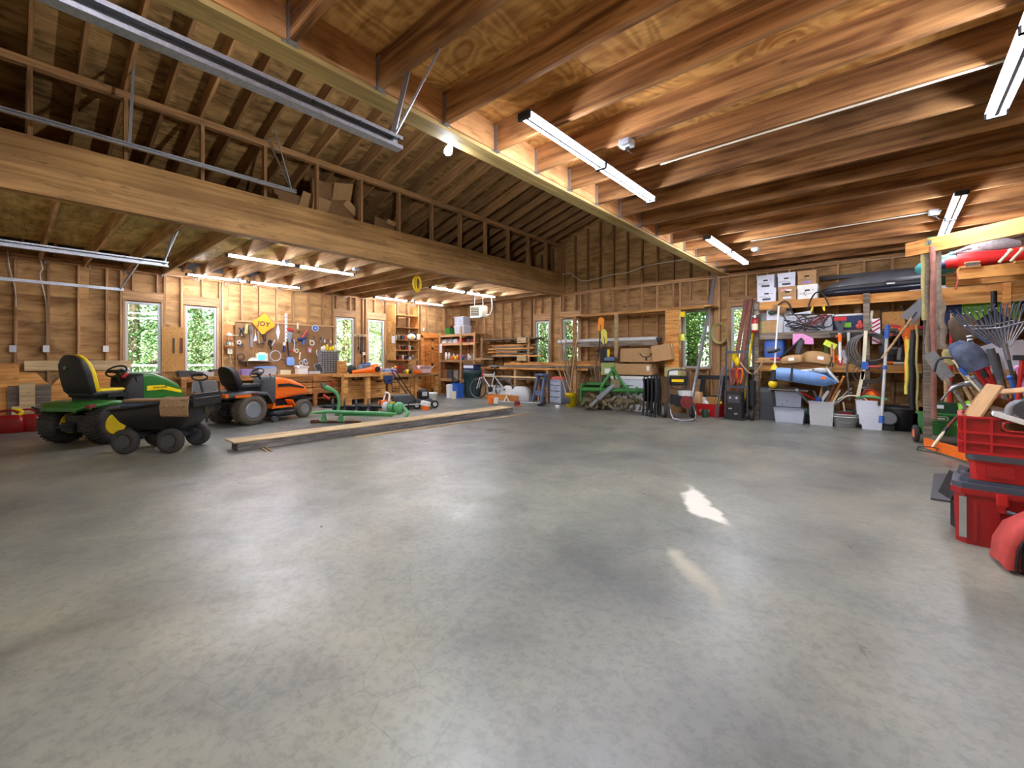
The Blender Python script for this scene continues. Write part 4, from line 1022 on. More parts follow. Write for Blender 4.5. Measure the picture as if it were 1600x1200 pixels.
# all wall tools are drawn in local x (right), z (up), -y (towards the room)
t = multi('warning_sign', 'orange diamond warning sign with hand-drawn letters above the pegboard', 411.5, 506, [('sign_plate', MB().prism([(q*math.cos(PI/4)-r*math.sin(PI/4), q*math.sin(PI/4)+r*math.cos(PI/4)) for q, r in rrect(.40, .40, .04, 3)], -.012, -.006), 'safety_orange')], 'sign', roll=.12, off=.03)
txt('JOY', .17, 'black', t, (0, -.014, -.01), bold=.02)
for s_, (x, z, r) in (('FORE', (-.14, .15, -.78)), ('A WC', (.15, .14, .78)), ('DO', (-.15, -.12, .78)), ('NOW', (.14, -.15, -.78))): txt(s_, .07, 'dark_red', t, (x, -.014, z), (PI/2, r*0, 0)).rotation_euler = (Matrix.Rotation(r, 3, 'Y') @ Matrix.Rotation(PI/2, 3, 'X')).to_euler()
def blade(w0, w1, h): return MB().prism([(-w0/2, -h/2), (w0/2, -h/2), (w1/2, h/2), (-w1/2, h/2)], -.012, -.004)
multi('steel_rule', 'long steel straightedge hanging left on the pegboard', 393, 526, [('rule_blade', blade(.05, .05, .52), 'steel')])
multi('trowel', 'pointed white trowel hanging beside the steel straightedge', 399, 527, [('trowel_blade', MB().prism([(-.04, -.1), (.04, -.08), (.005, .12)], -.012, -.004), 'white_card'), ('handle', MB().cyl((0, -.02, .11), (0, -.02, .2), .012, n=8), 'handle_wood')])
multi('claw_hammer', 'wood-handled hammer hanging under the orange sign', 404, 527, [('handle', MB().cyl((-.02, -.03, .15), (0, -.03, -.16), .02, .024, n=8), 'handle_wood'), ('hammer_head', MB().cyl((-.04, -.03, -.17), (.11, -.03, -.15), .018, n=8).box((.1, -.03, -.15), (.04, .04, .04)), 'dark_steel')])
multi('diamond_float', 'white diamond-shaped blade hanging in the middle of the pegboard', 434.5, 518, [('upper_blade', MB().prism([(0, .22), (.05, .0), (-.05, 0)], -.01, -.004), 'light_grey'), ('lower_blade', MB().prism([(-.05, -.004), (.05, -.004), (0, -.24)], -.01, -.004), 'white_card')])
t = multi('spirit_level', 'tall white striped gauge strip on the pegboard', 447, 512, [('strip', blade(.06, .06, .74), 'white')])
for k in range(6): part('mark', MB().box((0, -.014, .28-.1*k), (.022, .004, .03 if k % 2 else .045)), 'red' if k == 4 else 'black', t)
multi('hand_saw', 'grey saw with red grip hanging beside the striped strip', 452, 525, [('saw_blade', MB().prism([(-.05, .12), (.09, .1), (.05, -.16), (-.03, -.18)], -.014, -.008), 'steel'), ('red_grip', MB().box((.02, -.02, .17), (.16, .03, .06), (0, .2, 0), bev=.01), 'bright_red')])
multi('bottle_brush', 'brown round brush with pale handle, upper right of the pegboard', 465.5, 513, [('brush_head', MB().lathe([(0, 0), (.05, 0), (.055, .03), (0, .04)], (.01, -.005, -.06), (0, -1, 0), 12), 'card_dark'), ('handle', MB().box((-.01, -.02, .06), (.035, .02, .16)), 'cream')])
multi('tape_reel', 'blue and white tape reel at the upper right of the pegboard', 492, 513, [('reel_rim', MB().tube([(.085*math.cos(a), -.03, .085*math.sin(a)) for a in [2*PI*k/16 for k in range(16)]], .014, 6, closed=True), 'light_grey'), ('reel_disc', MB().cyl((0, -.01, 0), (0, -.04, 0), .07, n=16), 'blue'), ('hub', MB().cyl((0, -.04, 0), (0, -.05, 0), .02, n=10), 'white')])
multi('bar_clamp', 'red-handled caulking gun angled on the pegboard', 477, 521, [('gun_frame', MB().cyl((-.1, -.04, -.14), (.05, -.04, .1), .022, n=8), 'bright_red'), ('trigger', MB().tube([(.0, -.05, -.02), (.06, -.05, -.05), (.04, -.05, -.1)], .008, 6, sm=3), 'dark_steel')])
multi('power_drill', 'dark blue power tool hanging on the pegboard', 472, 530, [('drill_body', MB().cyl((-.12, -.05, -.02), (.1, -.05, .04), .045, .035, n=10), 'dark_blue'), ('drill_grip', MB().box((.02, -.05, -.08), (.05, .05, .13), (0, .2, 0), bev=.01), 'blue'), ('drill_cord', MB().tube([(-.1, -.04, -.05), (-.2, -.03, -.12), (-.28, -.02, -.04), (-.22, -.02, .02)], .01, 6, sm=4), 'black')])
multi('pliers', 'bunch of grey pliers hanging at the upper left of the pegboard', 377, 517, [('plier_jaws', MB().cyl((-.05, -.03, .08), (0, -.03, 0), .018, n=7).cyl((.05, -.03, .08), (0, -.03, 0), .018, n=7), 'dark_steel'), ('plier_handles', MB().cyl((0, -.03, 0), (-.06, -.03, -.13), .014, n=7).cyl((0, -.03, 0), (.05, -.03, -.12), .014, n=7).ball((0, -.03, .0), .03), 'black')])
multi('square', 'white carpenter square hanging at the left of the pegboard', 378, 520, [('square_arm', blade(.02, .02, .2), 'white_card'), ('square_stock', MB().box((.03, -.012, -.09), (.08, .015, .02)), 'black')])
multi('work_gloves', 'olive work gloves hanging left of the steel straightedge', 388, 514, [('left_glove', MB().box((-.05, -.03, 0), (.07, .03, .24), (0, .1, 0), bev=.01), 'khaki'), ('right_glove', MB().box((.04, -.03, -.01), (.07, .03, .22), (0, -.1, 0), bev=.01), 'old_wood')])
multi('wrench', 'cluster of chained wrenches under the orange sign', 412, 528, [('wrench_shaft', MB().cyl((-.02, -.03, .1), (.01, -.03, -.1), .014, n=7).cyl((.03, -.03, .1), (.04, -.03, -.08), .011, n=7), 'dark_steel'), ('wrench_head', MB().tube([(.03*math.cos(a), -.03, .12+.03*math.sin(a)) for a in [k*.785 for k in range(7)]], .012, 6), 'steel')])
for i, (px, py, r, mt, lb) in enumerate(((430, 556, .13, 'light_grey', 'large pale hose ring on the pegboard'), (376, 558, .08, 'dark_steel', 'dark wire ring low at the left of the pegboard'), (436, 540, .07, 'card_dark', 'brown ring hung on the pegboard above the big ring'), (443, 558, .06, 'card_dark', 'brown cord ring right of the big pale ring'), (463, 548, .045, 'cream', 'small cream ring right of the wrench bar'), (470, 567, .05, 'light_grey', 'roll of pale tape low on the pegboard'), (373, 535, .04, 'white', 'white ring clip at the left of the pegboard'), (487, 536, .06, 'white', 'white cord loop hung by the blue tools'))):
    hang_('hanging_ring', lb, px, py, MB().tube([(r*math.cos(a), -.03, r*math.sin(a)) for a in [2*PI*k/18 for k in range(18)]], .011, 6, closed=True), mt, 'ring', group='rings on the pegboard')
multi('c_clamp', 'dark clamp with long arms in the middle of the pegboard', 424, 537, [('clamp_frame', MB().tube([(-.06, -.03, .1), (-.08, -.03, -.02), (-.02, -.03, -.06), (0, -.03, -.16)], .016, 6, sm=3), 'dark_steel'), ('clamp_arm', MB().cyl((.08, -.03, .1), (0, -.03, -.06), .014, n=7), 'light_grey'), ('clamp_pad', MB().ball((-.03, -.04, .06), .05, 8, 6), 'black')])
multi('spray_can', 'cream and blue spray can standing on a pegboard hook', 443.5, 543, [('can_body', MB().cyl((0, -.04, -.12), (0, -.04, .05), .035, n=12), 'dark_blue'), ('upper_can', MB().cyl((0, -.04, .0), (0, -.04, .14), .034, n=12), 'cream')])
multi('red_bow_saw', 'red and white bow saw hanging on the pegboard', 456, 541, [('saw_bow', MB().tube([(.04, -.03, .2), (.06, -.03, .05), (.04, -.03, -.14)], .012, 6, sm=3), 'light_grey'), ('saw_grip', MB().box((-.02, -.03, -.14), (.12, .03, .04), bev=.01), 'bright_red')])
multi('wrench_bar', 'long dark steel bar hanging on the pegboard', 449, 545, [('bar_shaft', MB().cyl((0, -.03, .22), (.02, -.03, -.2), .016, n=8), 'dark_steel'), ('bar_head', MB().ball((0, -.03, .24), .04, 8, 6), 'steel')])
multi('parts_bag', 'clear plastic bag of parts hanging low on the pegboard', 453, 564, [('bag_film', MB().loft([[(a*k, b-.04, z) for a, b in rrect(.2, .06, .02, 2)] for z, k in ((-.12, .9), (-.06, 1.05), (.06, .95), (.1, .55))]), 'light_blue')])
multi('blister_pack', 'red and white carded parts pack on the right of the pegboard', 484, 547, [('card_back', blade(.12, .12, .16), 'faded_red'), ('blister', MB().box((0, -.025, -.01), (.08, .025, .1), bev=.01), 'clear_plastic')])
multi('paint_scraper', 'cream scraper hanging between the ring and the parts bag', 468.5, 556, [('scraper_grip', blade(.03, .035, .2), 'cream')], roll=.12)
multi('carded_tool', 'white tilted card with a small tool low on the pegboard', 477.5, 565, [('card_back', blade(.08, .08, .15), 'white_card'), ('small_tool', MB().box((0, -.02, 0), (.04, .02, .08)), 'dark_grey')], roll=-.5)
multi('pull_hook', 'pale curved handle hanging beside the drawer cabinet', 495, 551, [('handle_bow', MB().tube([(0, -.03, .08), (-.02, -.03, .02), (.0, -.03, -.06), (.03, -.03, -.09)], .012, 6, sm=3), 'cream')])
for i, (px, py, mt) in enumerate(((484, 535, 'cream'), (490, 529, 'dark_steel'), (495, 530, 'card_dark'), (500, 531, 'dark_steel'), (504, 530, 'old_wood'), (507, 535, 'white'), (512, 534, 'dark_red'), (516, 536, 'cream'))):
    multi('screwdriver', ['cream', 'dark', 'brown', 'second dark', 'weathered', 'white', 'dark red', 'rightmost cream'][i]+' handled screwdriver in the pegboard row by the window', px, py, [('grip', MB().cyl((0, -.03, 0), (0, -.03, .08), .016, .013, n=8), mt), ('shank', MB().cyl((0, -.03, 0), (0, -.03, -.09), .005, n=6), 'steel')], group='screwdrivers on the pegboard')
for i, (px, py) in enumerate(((375, 539), (379, 541))):
    multi('spring_clamp', ['left', 'right'][i]+' of two small black clamps below the pliers', px, py, [('clamp_jaw', MB().box((-.015, -.02, .02), (.012, .02, .1), (0, .25, 0)).box((.015, -.02, .02), (.012, .02, .1), (0, -.25, 0)), 'black'), ('clamp_spring', MB().ball((0, -.02, .0), .02, 8, 6), 'steel')], group='small clamps')
multi('desk_lamp', 'cream lamp head on an arm left of the pegboard', 357, 523, [('lamp_shade', MB().lathe([(.02, .05), (.05, .02), (.075, -.04), (.07, -.04), (.045, .015), (0, .04)], (0, -.05, 0), (0, 0, 1), 14), 'cream'), ('lamp_arm', MB().tube([(.04, -.03, .0), (.14, -.03, -.01), (.24, -.03, 0)], .008, 6).tube([(-.01, -.02, -.04), (.01, -.02, -.4), (.06, -.02, -.7)], .006, 6), 'cream')], 'lamp')
multi('power_strip', 'cream outlet plate left of the pegboard', 359, 548, [('plate', MB().box((0, -.02, 0), (.1, .02, .15)), 'cream'), ('socket', MB().box((0, -.032, 0), (.03, .005, .09)), 'light_grey')], 'outlet')
for i, (dx, mt) in enumerate(((-.05, 'teal'), (0, 'white'), (.05, 'cream'))):
    q = onX(359, 536, XL+.06); bottle(['teal', 'white', 'cream'][i]+' jar on the little shelf left of the pegboard', (XL+.05, q.y+dx, 1.565), .024, .09, mt, 'light_grey', 'jars on the small wall shelf', 'jar')
# ---- things standing on the bench ----
def px_on(X, px): return onX(px, 570, X).y
t = thing('weather_radio', 'white boxed gadget with blue screen standing behind the bench', 'device', (-11.9, px_on(-11.9, 409), 1.2), PI/2)
part('device_case', MB().box((0, 0, .08), (.28, .08, .2), bev=.02).box((0, 0, .19), (.16, .05, .03)), 'cream', t); part('screen', MB().box((-.02, -.045, .08), (.16, .008, .12)), 'screen', t); part('button', MB().box((.1, -.045, .08), (.03, .01, .05)), 'light_grey', t)
t = thing('device_shelf', 'small wooden bracket shelf under the blue-screened gadget', 'shelf', (XL+.12, px_on(-11.98, 400), 1.13), PI/2)
part('shelf_board', MB().box((0, 0, .05), (.72, .26, .02)), 'old_wood', t); part('shelf_bracket', MB().box((-.2, .05, -.02), (.02, .16, .12)), 'old_wood', t)
t = thing('shade_lamp', 'cream lampshade-like funnel on the small bracket shelf', 'funnel', (-11.9, px_on(-11.9, 396), 1.195), 0)
part('shade', MB().lathe([(.13, 0), (.12, .0), (.06, .1), (.07, .1)], n=14), 'cream', t); part('neck', MB().cyl((0, 0, .1), (0, 0, .25), .012, n=8), 'handle_wood', t)
tote('clear_tote', 'clear blue-lidded tote with red contents on the bench', (-11.7, px_on(-11.7, 415), ZB), .42, .3, .17, 'clear_plastic', 'light_blue', PI/2, fill='red')
tote('purple_tote', 'small purple tub on the bench behind the orange mower seat', (-11.62, px_on(-11.62, 384), ZB), .24, .2, .11, 'purple', 'purple', PI/2)
tote('white_tub', 'white plastic tub on the bench behind the orange hood', (-11.62, px_on(-11.62, 444), ZB), .26, .2, .11, 'cream', None, PI/2)
carton('white_carton', 'white open carton with dark print on the bench end', (-11.65, px_on(-11.65, 471), ZB), .24, .2, .14, 'white', PI/2)
t = thing('tool_tray', 'grey metal tray of tools on the bench', 'tray', (-11.65, px_on(-11.65, 489), ZB), PI/2)
part('tray_body', MB().open_box(.3, .2, .07, .004), 'light_grey', t); part('hand_tools', MB().cyl((-.12, -.03, .07), (.1, .02, .09), .015, n=7).cyl((-.08, .05, .07), (.12, -.05, .1), .012, n=7).box((0, 0, .05), (.2, .12, .04)), 'dark_grey', t, kind='stuff')
t = thing('tablet', 'dark tablet with pale edge propped on the bench', 'frame', (-11.6, px_on(-11.6, 499), ZB), PI/2)
part('frame_edge', MB().box((0, .03, .14), (.18, .012, .26), (-.25, -.25, 0)), 'light_grey', t); part('dark_face', MB().box((0, .022, .14), (.16, .01, .24), (-.25, -.25, 0)), 'black', t)
def drawers(name, lb, loc, rz, w_, d, h, rows, cols, body, face):
    t = thing(name, lb, 'parts cabinet', loc, rz)
    part('cabinet_body', MB().box((0, 0, h/2), (w_, d, h)), body, t)
    for r in range(rows):
        for c in range(cols):
            dw_ = (w_-.02)/cols; dh = (h-.02)/rows
            cx = -w_/2+.01+dw_*(c+.5); cz = .01+dh*(r+.5)
            dr = part('drawer', MB().box((cx, -d/2-.006, cz), (dw_*.9, .014, dh*.84)), face, t)
            part('drawer_pull', MB().box((cx, -d/2-.018, cz+dh*.22), (dw_*.4, .012, dh*.16)), 'white', dr)
    return t
yc = px_on(-11.75, 514); drawers('parts_cabinet', 'tall grey cabinet of small clear drawers beside the window', (-11.78, yc, ZB), PI/2, .50, .2, .62, 10, 6, 'grey_plastic', 'drawer_face')
t = thing('wood_block', 'upright wooden block between the parts cabinet and the bench top', 'block', (-11.45, px_on(-11.45, 534), ZB), PI/2)
part('block', MB().box((0, 0, .16), (.2, .16, .33)), 'bench_wood', t); part('block_cap', MB().box((0, 0, .335), (.21, .17, .012)), 'honey_wood', t)
for i, (dx, mt) in enumerate(((-.18, 'white'), (-.12, 'cream'), (-.04, 'yellow'), (.05, 'yellow'), (.12, 'yellow'), (.2, 'white'))):
    bottle(['white bottle at the left', 'cream bottle at the left', 'left yellow bottle', 'middle yellow bottle', 'right yellow bottle', 'white bottle at the right'][i]+' on top of the tall drawer cabinet', (-11.78, yc+dx, ZB+.624), .035, .13+.04*(i % 3), mt, ['dark_grey', 'red', 'black'][i % 3], 'bottles on the parts cabinet')
# clutter low in the window, at the left end of the bench
for i, (px, w_, h, mt, lb) in enumerate(((290, .3, .1, 'dark_grey', 'dark case at the left end of the bench below the window'), (305, .24, .07, 'black', 'flat black case below the second window'), (322, .26, .1, 'light_grey', 'clear grey tray below the second window'), (338, .26, .12, 'card_dark', 'brown tray at the right of the second window sill'))):
    tote('tray', lb, (-11.65, px_on(-11.65, px), ZB), w_, .24, h, mt, 'dark_grey' if i != 2 else None, PI/2, 'tray', group='trays on the bench end')
# hanging yellow cord
q = onX(652, 436, -8.0)
t = thing('extension_cable', 'coiled yellow extension cord hanging behind the big beam', 'cord', (-8.0, q.y, 2.95))
for k in range(6): part('cord_loop', MB().tube([(.03*math.cos(k*2)+.02*math.cos(a), (.05+.022*(k % 3))*math.cos(a)+.02*math.sin(k*3), -.02+(.13+.012*k)*math.sin(a)) for a in [2*PI*j/14 for j in range(14)]], .012, 6, closed=True), 'yellow', t)
# ================= work table with vise =================
TF = -10.75; a = px_on(TF, 537); b = px_on(TF, 612)
t = thing('work_table', 'stout wooden work table with round leg and blue vise', 'workbench', (TF, (a+b)/2, 0), PI/2); tw = b-a
part('table_top', MB().box((0, .62, .80), (tw, 1.3, .08)), 'bench_wood', t)
part('leg', MB().cyl((tw*.02, .12, 0), (tw*.02, .12, .76), .085, n=14), 'bench_wood', t)
part('leg', MB().box((-tw/2+.08, .1, .38), (.12, .12, .76)), 'bench_wood', t)
part('leg', MB().box((-tw/2+.3, .3, .38), (.12, .12, .76)), 'bench_wood', t)
part('leg', MB().box((tw/2-.08, .9, .38), (.12, .12, .76)), 'bench_wood', t)
part('vise_block', MB().box((tw*.36, -.04, .77), (.42, .12, .2)), 'bench_wood', t)
vi = part('vise_jaw', MB().prism([(-.13, .12), (.13, .12), (.14, .0), (.08, -.12), (-.08, -.12), (-.14, 0)], -.17, -.10), 'dark_blue', t, (tw*.36, 0, .66))
part('vise_handle', MB().cyl((.06, -.22, -.1), (.1, -.19, -.38), .01, n=7).cyl((0, -.26, -.02), (0, -.1, -.02), .025, n=10), 'dark_steel', vi)
# drawer boxes under the table
for i in range(2):
    dx = (-.02, .56)[i]; cb = thing('drawer_unit', ['pale chipboard drawer unit under the table, left of the vise', 'pale chipboard drawer unit under the table, right of the vise'][i], 'cabinet', (TF-.5, (a+b)/2+dx, .12), PI/2)
    part('unit_body', MB().box((0, .2, .26), (.56, .4, .54)), 'cabinet_wood', cb)
    for k in range(2):
        dr = part('drawer', MB().box((0, -.012, .13+.27*k), (.54, .025, .25)), 'bench_wood', cb); part('drawer_pull', MB().box((.02, -.04, .2+.27*k), (.14, .03, .02)), 'dark_grey' if i else 'bench_wood', dr)
RF = -11.35; a2 = px_on(RF, 606); b2 = px_on(RF, 687)
t = thing('end_bench', 'long wooden bench running toward the panelled door', 'workbench', (RF, (a2+b2)/2, 0), PI/2); w2 = b2-a2
part('bench_top', MB().box((0, .32, .76), (w2, .66, .07)), 'bench_wood', t)
part('under_rail', MB().box((0, .06, .70), (w2, .04, .03)), 'pale_wood', t)
for s in (-1, .1, 1): part('leg', MB().box((s*(w2/2-.09), .1, .36), (.12, .12, .72)), 'bench_wood', t)
for i in range(4):
    cx = -w2/2+.28+.42*i if i < 3 else None
    if cx is None: break
    for k in range(2):
        dr = part('drawer', MB().box((cx, .14, .2+.27*k), (.4, .03, .25)), 'bench_wood', t); part('drawer_pull', MB().box((cx+.04, .11, .26+.27*k), (.16, .02, .02)), 'dark_grey', dr)
# ---- things on the table and end bench ----
TZ = .842
t = thing('leaf_blower', 'orange leaf blower lying on the work table', 'leaf blower', (-10.95, px_on(-10.95, 574), TZ), PI/2)
part('blower_body', MB().ball((.24, 0, .11), (.16, .13, .12), 12, 8).box((.22, 0, .05), (.2, .2, .1), bev=.04), 'orange', t)
part('blower_tube', MB().tube([(.14, 0, .1), (-.1, 0, .07), (-.46, 0, .04)], [.08, .06, .05], 12, sm=3), 'orange', t)
part('blower_handle', MB().tube([(.1, 0, .13), (.16, 0, .22), (.3, 0, .24), (.36, 0, .16)], .02, 8, sm=4), 'orange', t)
part('fan_cover', MB().cyl((.24, -.12, .11), (.24, -.14, .11), .08, n=14), 'black', t)
t = thing('circular_saw', 'black circular saw with pale body on the work table edge', 'saw', (-11.0, px_on(-11.0, 549), TZ), PI/2)
part('blade_guard', MB().lathe([(.0, 0), (.12, 0), (.125, .02), (.12, .05), (0, .05)], (0, 0, .11), (0, -1, 0), 16), 'black', t); part('saw_body', MB().box((.06, .08, .1), (.2, .1, .12), bev=.03), 'light_blue', t)
drawers('small_parts_cabinet', 'small grey and blue drawer cabinet behind the orange blower', (-11.75, px_on(-11.75, 570), TZ), PI/2, .28, .2, .24, 5, 4, 'light_blue', 'drawer_face')
tote('blue_tray', 'bright blue tray on top of the small drawer cabinet', (-11.75, px_on(-11.75, 573), TZ+.242), .2, .14, .04, 'blue', None, PI/2, 'tray')
for i, (px, mt, h) in enumerate(((579, 'white', .2), (584, 'orange', .17), (588, 'light_grey', .2), (592, 'white', .15), (604, 'purple', .14), (613, 'white', .22))):
    bottle(['white', 'orange-labelled', 'grey', 'short white', 'purple', 'tall white'][i]+' bottle standing at the back of the work table', (-11.8, px_on(-11.8, px), TZ if px < 600 else .796), .04, h, mt, 'dark_grey', 'bottles behind the blower')
tote('pale_blue_tub', 'pale blue tub on the end bench beside the orange blower', (-11.1, px_on(-11.1, 607), .797), .4, .24, .13, 'light_blue', 'clear_plastic', PI/2)
t = thing('toy_tray', 'red tray heaped with orange things on the end bench', 'tray', (-11.6, px_on(-11.6, 622), .797), PI/2)
part('tray_body', MB().open_box(.4, .28, .16, .008, 1.2), 'dark_red', t); part('orange_piece', MB().box((.04, 0, .19), (.26, .1, .05), (0, .1, .2), bev=.02), 'bright_red', t)
part('loose_part', MB().ball((-.1, 0, .18), .05, 8, 6), 'safety_orange', t)
for i, (px, mt, lb) in enumerate(((631, 'card_dark', 'brown tool lump on the end bench'), (636, 'yellow', 'small yellow tin on the end bench'), (641, 'dark_steel', 'dark metal tin on the end bench'))): tin(lb, (-11.3, px_on(-11.3, px), .797), .05, .1+.03*(i % 2), mt, 'dark_grey', 'tins on the end bench')
carton('pink_carton', 'pale pinkish open carton near the right end of the bench', (-11.4, px_on(-11.4, 660), .797), .5, .28, .12, 'pink_card', PI/2)
tote('orange_basket', 'orange basket on the end bench in front of the pinkish carton', (-11.15, px_on(-11.15, 653), .797), .22, .14, .09, 'orange', None, PI/2, 'basket')
# drill press parts between the windows
q = onX(562, 520, XL+.05)
t = thing('tool_rack', 'wooden rail with hanging dark tools between two windows', 'tool rack', (XL+.06, q.y, 1.95), PI/2)
part('rail', MB().box((0, 0, 0), (.46, .04, .07)), 'pale_wood', t)
for k in range(5): part('hook', MB().cyl((-.1+.05*k, -.03, .02), (-.1+.05*k, -.03, -.1), .006, n=6), 'dark_steel', t)
for i, (dx, mt, L_) in enumerate(((-.08, 'dark_steel', .34), (-.01, 'black', .46), (.06, 'dark_grey', .4))):
    t = thing('hanging_chisel', ['left', 'middle', 'right'][i]+' dark tool hanging from the rail between the windows', 'tool', (XL+.12, q.y+dx, 1.9), PI/2, 'tools on the rail')
    part('tool_shaft', MB().cyl((0, 0, 0), (0, 0, -L_), .012, n=7), mt, t); part('tool_head', MB().box((0, 0, -L_), (.05, .03, .1), bev=.01), mt, t)
t = thing('wall_outlet', 'cream outlet with black plug between the third and fourth windows', 'outlet', (XL+.02, onX(568, 551, XL).y, 1.38), PI/2); part('plate', MB().box((0, 0, 0), (.08, .03, .13)), 'cream', t); part('plug', MB().box((0, -.03, -.05), (.05, .05, .06)), 'black', t)
# ================= open shelves by the door =================
SF = -11.64; ys0 = 7.86; ys1 = 8.76; t = thing('open_shelves', 'tall open wooden shelves between the last window and the door', 'shelves', (SF, (ys0+ys1)/2, 0), PI/2)
for s in (-1, 1): part('side_panel', MB().box((s*.44, .22, 2.08), (.02, .46, 1.74)), 'bench_wood', t)
SZ = (1.22, 1.53, 1.85, 2.25, 2.64)
for z in SZ: part('shelf_board', MB().box((0, .22, z-.01), (.86, .45, .025)), 'bench_wood', t)
part('note', MB().box((-.453, .1, 1.85), (.004, .18, .22)), 'white', t)
rnd = random.Random(5); kinds = ['dark_steel', 'black', 'dark_grey', 'red', 'light_grey', 'orange', 'cream', 'grey_plastic']
nmz = ['bottom', 'second', 'third']
for si, z in enumerate(SZ[:3]):
    for k in range(6):
        y = (ys0+ys1)/2-.34+.13*k; mt = kinds[(k*3+si*2) % 8]; h = .08+.05*((k+si) % 3)
        lb = '%s item, %s from the left on the %s of the open shelves' % (mt.replace('_', ' '), ['first', 'second', 'third', 'fourth', 'fifth', 'sixth'][k], nmz[si]+' board')
        if (k+si) % 3 == 0: bottle(lb, (SF-.15, y, z+.003), .035, h+.06, mt, 'white', 'small goods on the open shelves')
        elif (k+si) % 3 == 1: tote('small_box', lb, (SF-.15, y, z+.003), .1, .12, h*.7, mt, 'dark_grey', PI/2, 'box', group='small goods on the open shelves')
        else: tin(lb, (SF-.15, y, z+.003), .045, h*.8, mt, 'light_grey', 'small goods on the open shelves')
t = thing('grinder', 'white and yellow power tool spilling over the third shelf', 'power tool', (SF-.02, ys1-.28, 1.857), PI/2)
part('tool_body', MB().ball((0, 0, .1), (.16, .1, .1), 10, 7), 'white', t); part('yellow_hub', MB().ball((-.03, -.09, .09), .05, 8, 6), 'lime', t); part('handle', MB().tube([(-.12, 0, .1), (-.05, 0, .24), (.12, 0, .2)], .02, 8, sm=3), 'black', t)
one('yellow_note', MB().box((0, 0, 0), (.14, .008, .18)), 'cream', 'cream card pinned at the shelf edge beside the door', 'note', (SF+.02, ys1-.03, 1.97), PI/2)
one('thermostat', MB().box((0, 0, 0), (.05, .03, .09)).box((0, -.018, 0), (.03, .008, .03)), 'white', 'small white switch above the panelled door', 'switch', (XL+.02, DOOR[0]+.02, 2.25), PI/2)
# ================= mower, saws and bucket on the floor =================
q = onZ(640, 638, 0)
t = thing('push_mower', 'black push mower with rear bag and looped handle', 'lawn mower', (q.x, q.y, 0), math.radians(70))
part('grass_bag', MB().loft([[(x, a, b) for a, b in rrect(.5*k, .3*k, .05, 3, 0, .2)] for x, k in ((-.42, .85), (-.36, 1), (-.02, 1), (.04, .9))]), 'dark_grey', t)
part('mower_deck', MB().loft([[(a+.34, b, z) for a, b in rrect(.52*k, .5*k, .12, 4)] for z, k in ((.08, 1), (.16, 1), (.22, .8), (.25, .5))]), 'black', t)
en = part('engine', MB().box((.34, 0, .33), (.26, .28, .16), bev=.04).lathe([(.12, 0), (.12, .04), (.06, .07), (0, .07)], (.34, 0, .41), n=14), 'black_metal', t); part('air_filter', MB().box((.34, -.16, .36), (.12, .06, .1), bev=.02), 'light_grey', en)
for sx in (.1, .56):
    for s in (-1, 1): wheel(t, (sx, s*.28, .1), .1, .05, 'light_grey', (0, s, 0), rimr=.5)
part('handle', MB().tube([(.1, -.22, .2), (-.25, -.22, .7), (-.38, -.22, .92), (-.4, 0, .95), (-.38, .22, .92), (-.25, .22, .7), (.1, .22, .2)], .014, 8, sm=4), 'black', t)
part('bail_bar', MB().tube([(-.3, -.21, .82), (-.44, -.12, .97), (-.46, 0, .98), (-.44, .12, .97), (-.3, .21, .82)], .007, 6, sm=3), 'faded_red', t)
q = onZ(600, 640, 0)
t = thing('chainsaw', 'orange and white chainsaw on the floor by the table leg', 'chainsaw', (q.x, q.y, 0), math.radians(95))
part('saw_body', MB().box((0, 0, .12), (.24, .2, .2), bev=.04).box((.0, 0, .2), (.18, .16, .06), bev=.03), 'orange', t); part('front_guard', MB().tube([(.06, -.1, .2), (.1, -.08, .36), (.06, 0, .42), (.1, .08, .36), (.06, .1, .2)], .022, 8, sm=3), 'white', t)
part('rear_handle', MB().tube([(.1, 0, .2), (.25, 0, .2), (.28, 0, .08), (.1, 0, .05)], .02, 8, sm=3), 'light_grey', t); part('guide_bar', MB().prism([(-.1, .08), (-.5, .09), (-.54, .115), (-.5, .14), (-.1, .15)], -.02, .0), 'steel', t)
q = onZ(613, 640.5, 0); t = thing('yellow_case', 'small yellow case on the floor beside the chainsaw', 'case', (q.x, q.y, 0), math.radians(80))
part('case_body', MB().box((0, 0, .1), (.14, .16, .2), bev=.02), 'yellow', t); part('case_front', MB().box((0, -.085, .1), (.09, .01, .12)), 'black', t)
qa = onZ(606, 641, 0); qb = onZ(665, 640, 0); dd = qb-qa
t = thing('string_trimmer', 'string trimmer with pale shaft lying in front of the push mower', 'trimmer', (qa.x, qa.y, 0), math.atan2(dd.y, dd.x)); Lt = dd.length
part('shaft', MB().cyl((0, 0, .1), (Lt-.1, 0, .14), .014, n=8), 'light_grey', t); part('engine_cover', MB().box((Lt, 0, .15), (.24, .18, .1), (0, .2, 0), bev=.05), 'white', t); part('fuel_tank', MB().box((Lt, 0, .06), (.2, .16, .12), bev=.04), 'orange', t)
part('loop_handle', MB().tube([(Lt*.55+.0, .09*math.cos(a), .12+.11*math.sin(a)) for a in [2*PI*k/12 for k in range(12)]], .012, 6, closed=True), 'black', t)
q = onZ(673, 630.5, 0); bucket('white_bucket', 'white bucket tipped slightly, on the floor below the end bench', (q.x, q.y, 0), .17, .3, 'white')
